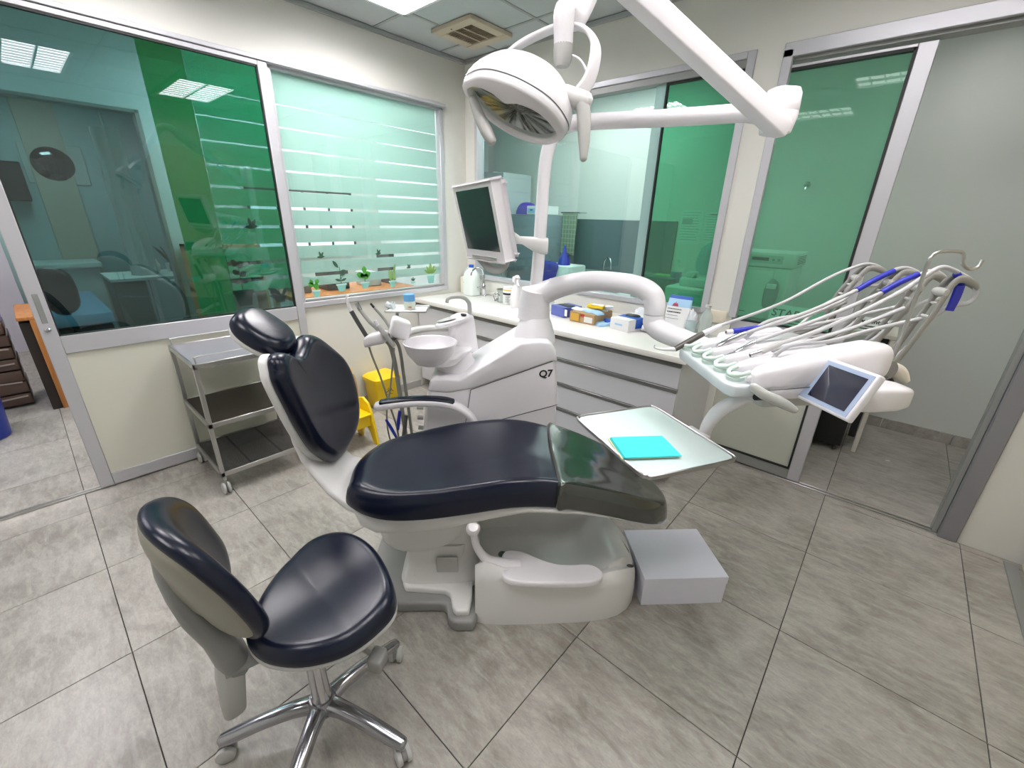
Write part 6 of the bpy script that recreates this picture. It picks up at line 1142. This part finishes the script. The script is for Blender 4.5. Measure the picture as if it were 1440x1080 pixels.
bm = BM(); box(bm, 0.70, 2.15, 1.0, 1.495, 0.0, 0.90, 0.005, 1); box(bm, 0.68, 2.17, 0.95, 1.495, 0.90, 0.94, 0.004, 1); box(bm, 1.35, 2.17, 0.55, 0.95, 0.90, 0.94); box(bm, 1.38, 2.14, 0.58, 1.0, 0.0, 0.90); solo('back_counter', bm, mat('pale_counter', (0.72, 0.74, 0.70), 0.35), 'pale counter along the far wall of the back room', 'counter')
bm = BM(); box(bm, 0.21, 1.46, 1.484, 1.499, 1.02, 1.565, 0.003, 1); box(bm, 0.19, 0.215, 1.47, 1.499, 1.02, 1.59); solo('dark_splashback', bm, mat('dark_slate_panel', (0.10, 0.14, 0.15), 0.25), 'dark slate splashback panel on the far wall', 'panel')
bm = BM(); tube(bm, [(0.72, 1.42, 0.94), (0.72, 1.42, 1.10), (0.75, 1.40, 1.16), (0.80, 1.36, 1.18), (0.85, 1.33, 1.15), (0.87, 1.32, 1.06)], 0.010, 10); solo('gooseneck_tap', bm, M_chrome, 'slim gooseneck tap on the far counter', 'tap')
M_pap = mat('poster_paper', (0.62, 0.72, 0.70), 0.6); M_prn = mat('poster_print', (0.28, 0.36, 0.36), 0.6)
def poster(label, x0, x1, z0, z1, kind_):
    t = thing('poster', label, 'poster', ((x0 + x1) / 2, 1.49, z0), group='notices on the far wall'); bm = BM(); box(bm, x0, x1, 1.494, 1.499, z0, z1); part('sheet', bm, M_pap, t)
    w = x1 - x0; h = z1 - z0; bm = BM()
    for i in range(11):
        z = z1 - h * (0.08 + 0.08 * i); ww = w * (0.6 + 0.25 * random.random()); box(bm, x0 + w * 0.08, x0 + w * 0.08 + ww, 1.492, 1.494, z, z + h * 0.018)
    if kind_: box(bm, x0 + w * 0.1, x0 + w * 0.55, 1.4915, 1.494, z1 - h * 0.42, z1 - h * 0.25)
    part('print', bm, M_prn, t, kind='stuff')
    if not kind_: bm = BM(); box(bm, x0 + w * 0.3, x0 + w * 0.7, 1.4912, 1.494, z1 - h * 0.1, z1 - h * 0.06); part('heading', bm, mat('red_heading', (0.4, 0.05, 0.04), 0.6), t)
poster('larger printed notice on the far wall seen through the green pane', 1.48, 1.70, 1.36, 1.67, True); poster('smaller notice with a red heading beside the large one', 1.72, 1.86, 1.37, 1.655, False)
# things on the counter behind the green pane
sm = thing('sealing_machine', 'tall teal tube and roller machine behind the green pane', 'machine', (2.06, 0.95, 0.94))
bm = BM(); box(bm, 1.78, 2.15, 0.62, 0.92, 0.94, 1.06, 0.02, 3); box(bm, 1.86, 2.15, 0.70, 0.95, 1.06, 1.13, 0.015, 3); part('machine_base', bm, mat('pale_green_plastic', (0.55, 0.72, 0.62), 0.4), sm)
bm = BM(); loft(bm, [ring(c, a, (0, 0.05, 0), 16, 3) for c, a in [((1.98, 0.90, 1.15), (0.05, 0, 0)), ((1.97, 0.92, 1.25), (0.07, 0, 0)), ((1.99, 0.94, 1.36), (0.07, 0, 0)), ((2.05, 0.95, 1.42), (0.05, 0, 0))]]); part('visor', bm, mat('teal_plastic', (0.10, 0.42, 0.42), 0.3), sm)
bm = BM(); box(bm, 1.90, 1.98, 0.72, 0.80, 1.13, 1.18, 0.008, 1); part('knob_block', bm, mat('green_knob', (0.35, 0.62, 0.5), 0.4), sm)
bm = BM(); box(bm, 1.40, 1.66, 1.05, 1.35, 0.94, 1.04, 0.004, 1); box(bm, 1.40, 1.64, 1.05, 1.35, 1.04, 1.07); solo('lime_box', bm, mat('lime_card', (0.30, 0.55, 0.08), 0.5), 'lime green carton on the far counter', 'box')
bm = BM(); box(bm, 1.42, 1.75, 0.80, 1.02, 1.075, 1.09, 0.002, 1); box(bm, 1.44, 1.73, 0.82, 1.0, 0.94, 1.075, 0.005, 1); solo('dark_bin_box', bm, mat('dark_green_crate', (0.04, 0.14, 0.11), 0.5), 'dark crate with a lime rim behind the green pane', 'crate')
bm = BM(); lathe(bm, [(0, 0), (0.05, 0), (0.052, 0.01), (0.052, 0.06), (0.045, 0.07), (0.05, 0.20), (0, 0.2)], (1.72, 0.98, 0.942), n=20); solo('blue_bottle', bm, mat('blue_green_bottle', (0.05, 0.20, 0.32), 0.3), 'blue-based bottle beside the green machine', 'bottle')
# autoclave seen through the door pane
ac2 = thing('autoclave', 'white box-shaped autoclave with control strip behind the green door glass', 'autoclave', (2.55, 0.85, 0.9))
M_acv = mat('autoclave_white', (0.78, 0.82, 0.80), 0.35)
bm = BM(); box(bm, 2.27, 2.66, 0.62, 1.05, 0.90, 1.27, 0.012, 2); part('body', bm, M_acv, ac2)
bm = BM(); box(bm, 2.26, 2.675, 0.605, 1.06, 1.275, 1.375, 0.012, 2); part('top_housing', bm, M_acv, ac2)
bm = BM(); box(bm, 2.28, 2.60, 0.603, 0.606, 1.30, 1.355); cpn = part('control_strip', bm, mat('control_grey', (0.48, 0.60, 0.56), 0.4), ac2)
bm = BM(); box(bm, 2.40, 2.51, 0.600, 0.604, 1.318, 1.34); part('display', bm, M_black, cpn)
for x in (2.32, 2.355, 2.54, 2.575): bm = BM(); lathe(bm, [(0, 0), (0.009, 0), (0.009, 0.004), (0, 0.004)], (x, 0.603, 1.327), (0, -1, 0), 12); part('button', bm, M_midgrey, cpn)
bm = BM(); box(bm, 2.285, 2.565, 0.598, 0.620, 0.91, 1.255, 0.008, 2); ad = part('door', bm, M_acv, ac2)
bm = BM(); cushion(bm, [(0.0, 0.10), (0.05, 0.06), (0.05, -0.05), (0.015, -0.11), (-0.03, -0.10), (-0.04, 0.0), (-0.03, 0.06)], lambda x, z, h: V3(2.565 + x, 0.598 - h, 1.10 + z), 0.012, 0, edge=0.3, sub=4, nseg=3); part('door_handle', bm, M_midgrey, ad)
bm = BM(); box(bm, 2.54, 2.60, 0.575, 0.592, 1.13, 1.165, 0.004, 1); part('latch', bm, M_acv, ad)
bm = BM(); box(bm, 2.30, 2.43, 0.5965, 0.5985, 0.945, 0.950); part('print_line', bm, M_black, ad)
bm = BM()
for i in range(5): box(bm, 2.6755, 2.6775, 0.68, 0.98, 1.30 + i * 0.012, 1.304 + i * 0.012)
part('vent_slots', bm, M_seam, ac2, kind='stuff')
bm = BM(); box(bm, 2.20, 2.78, 0.30, 1.2, 0.86, 0.895, 0.003, 1); box(bm, 2.22, 2.76, 0.34, 1.15, 0.0, 0.86); solo('autoclave_stand', bm, mat('stand_green', (0.30, 0.40, 0.34), 0.5), 'low counter carrying the autoclave', 'counter')
bm = BM(); lathe(bm, [(0, 0), (0.02, 0), (0.022, 0.004), (0.009, 0.01), (0.009, 0.035), (0.018, 0.045), (0, 0.05)], (2.48, 1.498, 1.865), (0, -1, 0), 18); tube(bm, [(2.46, 1.47, 1.885), (2.50, 1.47, 1.885)], 0.006, 8, sub=1); tube(bm, [(2.48, 1.46, 1.86), (2.48, 1.45, 1.83)], 0.006, 8, sub=1); solo('wall_hook', bm, M_chrome, 'small chrome hook high on the far wall', 'hook')
# white rack with magazines in the passage
rk = thing('brochure_rack', 'white narrow rack with black panels just inside the passage', 'rack', (3.2, 1.0, 0))
M_rack = mat('rack_cream', (0.66, 0.62, 0.55), 0.5)
for x, y in ((3.315, 0.82), (3.315, 1.18), (2.96, 0.82), (2.96, 1.18)):
    bm = BM(); box(bm, x - 0.015, x + 0.015, y - 0.015, y + 0.015, 0, 0.88, 0.003, 1); part('post', bm, M_rack, rk)
bm = BM(); box(bm, 2.94, 3.33, 0.80, 1.20, 0.86, 0.885, 0.003, 1); part('top_shelf', bm, M_rack, rk)
bm = BM(); box(bm, 2.94, 3.32, 0.81, 1.19, 0.62, 0.64, 0.003, 1); part('middle_shelf', bm, M_rack, rk)
bm = BM(); box(bm, 3.255, 3.295, 0.84, 1.16, 0.10, 0.86, 0.003, 1); part('black_panel', bm, M_black, rk)
bb = thing('black_case', 'black wheeled case on the passage floor under the rack', 'case', (3.08, 0.9, 0))
bm = BM(); box(bm, 2.99, 3.235, 0.72, 1.05, 0.045, 0.52, 0.012, 2); part('case_body', bm, M_black, bb)
for x, y in ((3.02, 0.75), (3.20, 0.75), (3.02, 1.02), (3.20, 1.02)):
    bm = BM(); lathe(bm, [(0, -0.01), (0.018, -0.01), (0.022, 0), (0.018, 0.01), (0, 0.01)], (x, y, 0.0222), (1, 0, 0), 14); tube(bm, [(x, y, 0.022), (x, y, 0.05)], 0.006, 8, sub=1); part('wheel', bm, M_dkgrey, bb)
def magazine(label, c, r, u_, w, h, word, sz, cap, m):
    t = thing('magazine', label, 'magazine', c); c = Vector(c); r = Vector(r).normalized(); u_ = Vector(u_).normalized(); n_ = r.cross(u_)
    bm = BM(); obox(bm, c + u_ * h / 2, r * w / 2, u_ * h / 2, n_ * 0.004, 0.001, 1); part('cover', bm, m, t)
    b = text_bm(word, sz, c + u_ * (h - sz * 1.1) - r * (w / 2 - 0.012) + n_ * 0.0045, r, u_, 0.0004, 0.0012); part('title', b, M_black, t)
    for k in range(2): b = BM(); obox(b, c + u_ * (h * 0.35 - k * 0.02) + n_ * 0.0045, r * w * 0.35, u_ * 0.004, n_ * 0.0004); part('print_line', b, M_black, t)
magazine('grey magazine with bold black STAR title behind the hoses', (2.80, 0.42, 0.90), (1, 0.0, 0), (0, 0.5, 0.86), 0.36, 0.16, 'STAR', 0.075, '', mat('grey_cover', (0.75, 0.76, 0.75), 0.5))
magazine('white magazine titled New venture leaning on the rack top', (3.16, 0.82, 0.887), (1, 0.02, 0), (0, 0.62, 0.78), 0.24, 0.11, 'New venture', 0.042, '', M_paper)
bm = BM(); box(bm, 3.04, 3.22, 0.83, 1.10, 0.642, 0.70, 0.003, 1); solo('paper_stack', bm, M_paper, 'white paper stack on the middle shelf of the rack', 'paper')

# ================================================================== ROOM behind the glass door on the left
dk = thing('desk', 'pale desk with legs and side cabinet in the room behind the glass door', 'desk', (-2.7, -2.1, 0))
bm = BM(); box(bm, -3.2, -2.52, -2.42, -1.62, 0.87, 0.90, 0.003, 1); part('desk_top', bm, mat('desk_top_white', (0.60, 0.66, 0.62), 0.4), dk)
for x, y in ((-2.56, -2.10), (-2.56, -1.66)): bm = BM(); box(bm, x - 0.03, x + 0.03, y - 0.02, y + 0.02, 0, 0.87); part('leg', bm, M_cabg, dk)
bm = BM(); box(bm, -3.15, -2.58, -2.40, -2.14, 0.0, 0.86, 0.004, 1); part('drawer_pedestal', bm, mat('pedestal_green_grey', (0.14, 0.19, 0.17), 0.5), dk)
bm = BM(); tube(bm, [(-2.5, -1.95, 0.83), (-2.45, -1.72, 0.86), (-2.3, -1.50, 0.88)], [0.035, 0.03, 0.028], 12, sub=3); solo('padded_bar', bm, M_cabg, 'pale padded bar end beside the desk', 'armrest')
bh = thing('treatment_bench', 'low bench with pale blue sheet seen through the glass door', 'bench', (-2.4, -2.75, 0))
bm = BM(); box(bm, -3.4, -1.9, -2.93, -2.52, 0.60, 0.70, 0.02, 2); part('mattress', bm, mat('blue_sheet', (0.14, 0.30, 0.44), 0.7), bh)
bm = BM(); box(bm, -3.35, -1.95, -2.91, -2.54, 0.0, 0.58, 0.01, 1); part('bench_base', bm, M_black, bh)
bm = BM(); cushion(bm, [(-0.1, 0.16), (0, 0.19), (0.09, 0.13), (0.1, -0.1), (0.02, -0.19), (-0.09, -0.15)], lambda y, z, h: V3(-1.95 + h, -2.80 + y, 0.90 + z), 0.05, 0.02, edge=0.3, sub=4, nseg=4); tube(bm, [(-1.95, -2.80, 0.75), (-1.95, -2.80, 0.35)], 0.02, 8, sub=1); lathe(bm, [(0, 0), (0.2, 0), (0.02, 0.05), (0.02, 0.36), (0, 0.36)], (-1.80, -2.79, 0), n=16); solo('dark_chair', bm, M_black, 'dark upholstered chair back behind the glass door', 'chair')
wm = thing('wall_disc', 'round dark convex disc on a pale square plate on the far teal wall', 'wall disc', (-4.08, -2.4, 2.0))
cc_ = Vector((-4.090, -2.442, 1.990))
bm = BM(); obox(bm, cc_ + V3(0.008, 0.02, 0), (0.008, 0, 0), (0, 0.25, 0), (0, 0, 0.20), 0.004, 1); part('square_plate', bm, mat('plate_grey', (0.40, 0.44, 0.42), 0.5), wm)
bm = BM(); lathe(bm, [(0, 0), (0.17, 0), (0.175, 0.01), (0.15, 0.03), (0.08, 0.045), (0, 0.05)], cc_ + V3(0.016, 0, 0), (1, 0, 0), 32); part('dark_disc', bm, mat('dark_disc_glass', (0.03, 0.02, 0.02), 0.1, coat=1), wm)
bm = BM(); box(bm, -4.09, -3.9, -2.93, -2.70, 1.60, 1.98, 0.01, 1); solo('wall_speaker', bm, M_black, 'black box mounted on the far teal wall near the door frame', 'speaker')
bm = BM(); box(bm, -4.099, -4.06, -2.62, -2.30, 0.0, HC, 0.003, 1); solo('beige_pilaster', bm, mat('beige_strip', (0.38, 0.37, 0.30), 0.6), 'beige vertical strip on the far teal wall', 'wall panel')
bm = BM(); n_ = 40
rings = [[V3(-2.35 + (0.13 + 0.02 * noise.noise(V3(k * 0.5, z * 4, 0))) * math.cos(2 * PI * k / n_), -2.16 + 0.10 * math.sin(2 * PI * k / n_) * (1 + 0.2 * noise.noise(V3(k * 0.4, z * 5, 2))), z) for k in range(n_)] for z in [0.95 + i * 0.06 for i in range(22)]]
loft(bm, rings); tube(bm, [(-2.35, -2.16, 2.20), (-2.35, -2.16, HC + 0.012)], 0.01, 8, sub=1); solo('plastic_curtain', bm, glass('crinkled_plastic', (0.66, 0.76, 0.74), 2.0, haze=0.45), 'hanging clear crinkled plastic cover behind the glass door', 'plastic cover')
for k, (dx, dy, r, h, m, nm, lb) in enumerate([(-2.8, -2.02, 0.06, 0.10, M_paper, 'white_roll', 'white roll lying on the far desk'), (-2.75, -1.78, 0.10, 0.07, M_dkgrey, 'dark_bag', 'dark soft bag on the far desk'), (-2.68, -1.70, 0.05, 0.05, M_black, 'black_pouch', 'black pouch at the right end of the far desk')]):
    crumple(nm, lb, 'desk item', (dx, dy, 0.902), (r * 1.6, r), h * 1.6, m, k + 30)
pn = thing('dark_plant', 'dark spiky potted plant in the room behind the glass door', 'plant', (-2.9, -1.85, 0.9))
bm = BM(); lathe(bm, [(0, 0), (0.05, 0), (0.06, 0.09), (0, 0.09)], (-2.95, -1.82, 0.902), n=14); part('pot', bm, M_cabg, pn)
for k in range(9):
    a = k * 0.7; d = V3(0.6 * math.cos(a), 0.6 * math.sin(a), 1).normalized(); bm = BM(); p0 = V3(-2.95, -1.82, 0.98); tube(bm, [p0, p0 + d * 0.14, p0 + d * 0.26 + V3(0, 0, -0.03)], [0.006, 0.014, 0.002], 6, sub=3, flat=0.3); part('leaf', bm, M_leafb, pn)
# through the open doorway at the far left
ps = thing('strapped_pallet_stack', 'stack of brown packages wrapped in clear straps beyond the left doorway', 'package stack', (-1.9, -3.4, 0))
M_brown = mat('dark_brown_packages', (0.10, 0.05, 0.035), 0.35, coat=0.6, bump=0.6, bscale=30)
for i in range(7):
    bm = BM(); box(bm, -2.25, -1.90, -3.62, -3.18 + 0.005 * (i % 2), 0.02 + i * 0.098, 0.11 + i * 0.098, 0.012, 2); part('package', bm, M_brown, ps)
M_strap = mat('clear_strap', (0.45, 0.36, 0.32), 0.2)
for i in range(5):
    bm = BM(); z = 0.08 + i * 0.14; obox(bm, (-1.895, -3.41, z), (0.002, 0, 0), (0, 0.21, 0.01 * (-1) ** i), (0, 0, 0.006)); part('strap', bm, M_strap, ps)
pw = thing('purple_bottle_pack', 'shrink-wrapped purple and white pack on the brown stack', 'pack', (-2.1, -3.45, 0.62))
for j in range(3):
    for i in range(3):
        bm = BM(); lathe(bm, [(0, 0), (0.045, 0), (0.05, 0.05), (0.045, 0.13), (0.02, 0.18), (0.02, 0.2), (0, 0.2)], (-1.95 - i * 0.10, -3.225 - j * 0.10, 0.71), n=12); part('bottle', bm, mat('purple_label', (0.16, 0.10, 0.42), 0.4) if (i, j) == (0, 0) else bpy.data.materials['purple_label'], pw)
wd_ = thing('wooden_cabinet', 'dark-sided cabinet with orange veneer edges beyond the left doorway', 'cabinet', (-1.75, -3.08, 0))
bm = BM(); box(bm, -2.35, -1.66, -3.09, -3.03, 0.0, 0.72, 0.002, 1); part('cabinet_side', bm, mat('dark_veneer_side', (0.02, 0.012, 0.008), 0.5), wd_)
bm = BM(); box(bm, -2.35, -1.64, -3.03, -3.0, 0.0, 0.74, 0.002, 1); part('veneer_edge', bm, M_orange_wood, wd_)
bm = BM(); box(bm, -2.35, -1.64, -3.095, -3.0, 0.74, 0.765, 0.003, 1); part('cabinet_top', bm, M_orange_wood, wd_)
bb2 = thing('blue_bin', 'round deep blue bin at the far left edge', 'bin', (-1.45, -3.5, 0))
bm = BM(); lathe(bm, [(0, 0), (0.13, 0), (0.14, 0.01), (0.165, 0.42), (0.17, 0.43), (0.16, 0.43), (0.13, 0.03), (0, 0.03)], (-1.33, -3.46, 0), n=36); part('bin_body', bm, mat('deep_blue_plastic', (0.01, 0.03, 0.25), 0.3), bb2)
bm = BM(); lathe(bm, [(0.171, 0.38), (0.176, 0.385), (0.176, 0.41), (0.171, 0.415)], (-1.33, -3.46, 0), n=36); part('rim', bm, mat('deep_blue_rim', (0.015, 0.04, 0.28), 0.3), bb2)
bm = BM(); box(bm, -4.09, -4.0, -4.5, -3.05, 0, 1.2); box(bm, -4.09, -3.98, -4.5, -3.05, 1.2, 1.24); solo('low_white_wall', bm, mat('lilac_white', (0.62, 0.58, 0.66), 0.5), 'low lilac-white partition at the back of the left doorway', 'partition')
# pieces of litter on the floor
for k, (x, y, lb) in enumerate([((3.516, 0.828, 0.000))[:2] + ('tiny white paper scrap on the passage floor',), ((3.300, 0.466, 0.000))[:2] + ('second tiny paper scrap near the door track',)]):
    if k: continue
    bm = BM(); obox(bm, (x, y, 0.002), (0.012, 0.004, 0), (-0.002, 0.005, 0), (0, 0, 0.0012)); solo('paper_scrap', bm, M_paper, lb, 'litter')

# behind the frosted window: glimpses through the clear gaps between the bands
fw_ = thing('far_window', 'bright paned window glimpsed between the frosted bands', 'window', (-1.5, -0.9, 1.3))
for i in range(4):
    bm = BM(); box(bm, -1.518, -1.512, -1.38 + i * 0.26, -1.14 + i * 0.26, 1.15, 1.75); part('pane', bm, mat('backlit_pane', (0.8, 0.85, 0.9), 0.3, emit=(0.9, 0.95, 1), es=0.7) if i == 0 else bpy.data.materials['backlit_pane'], fw_)
bm = BM()
for i in range(5): box(bm, -1.516, -1.495, -1.40 + i * 0.26, -1.38 + i * 0.26, 1.13, 1.77)
for z in (1.13, 1.44, 1.75): box(bm, -1.516, -1.496, -1.40, -0.34, z, z + 0.02)
part('window_frame', bm, M_dkgrey, fw_)
sf = thing('shelf_unit', 'brown shelf unit with dark files glimpsed between the frosted bands', 'shelf', (-1.3, -1.6, 0))
bm = BM()
for z in (0.0, 0.45, 0.88, 1.25): box(bm, -1.50, -1.22, -2.0, -1.45, z, z + 0.03)
for y in (-2.0, -1.47): box(bm, -1.50, -1.22, y, y + 0.02, 0.0, 1.28)
part('frame', bm, M_ply, sf)
for i in range(7):
    bm = BM(); box(bm, -1.48, -1.26, -1.97 + i * 0.07, -1.915 + i * 0.07, 0.912, 1.13 + 0.04 * (i % 3), 0.003, 1); part('file', bm, [M_dkgrey, M_brown, M_midgrey][i % 3], sf)
dk2 = thing('side_table', 'orange-brown table edge along the bottom of the frosted window', 'table', (-0.5, -1.0, 0))
bm = BM(); box(bm, -0.75, -0.20, -1.60, -0.50, 0.90, 0.935, 0.004, 1); part('table_top', bm, M_orange_wood, dk2)
for x in (-0.72, -0.23):
    for y in (-1.57, -0.53): bm = BM(); box(bm, x - 0.02, x + 0.02, y - 0.02, y + 0.02, 0, 0.90); part('leg', bm, M_ply, dk2)
for i, (y, w, h, m) in enumerate([(-1.45, 0.12, 0.10, M_midgrey), (-1.15, 0.20, 0.16, M_dkgrey), (-0.80, 0.14, 0.12, M_cabg), (-0.60, 0.06, 0.30, M_dkgrey)]):
    bm = BM(); box(bm, -0.62, -0.40, y - w / 2, y + w / 2, 0.937, 0.937 + h, 0.006, 1); solo('office_box', bm, m, ['low grey box at the left end of the side table', 'wide dark box on the middle of the side table', 'pale box right of the wide dark one on the side table', 'tall narrow dark box at the right end of the side table'][i], 'box', group='boxes on the side table')

bm = BM(); box(bm, -4.098, -3.5, -2.93, -2.35, 0.93, 0.98, 0.004, 1); box(bm, -4.05, -3.55, -2.90, -2.38, 0.0, 0.93); solo('wall_ledge', bm, mat('ledge_mint', (0.50, 0.62, 0.58), 0.4), 'pale ledge along the far teal wall above the bench', 'ledge')
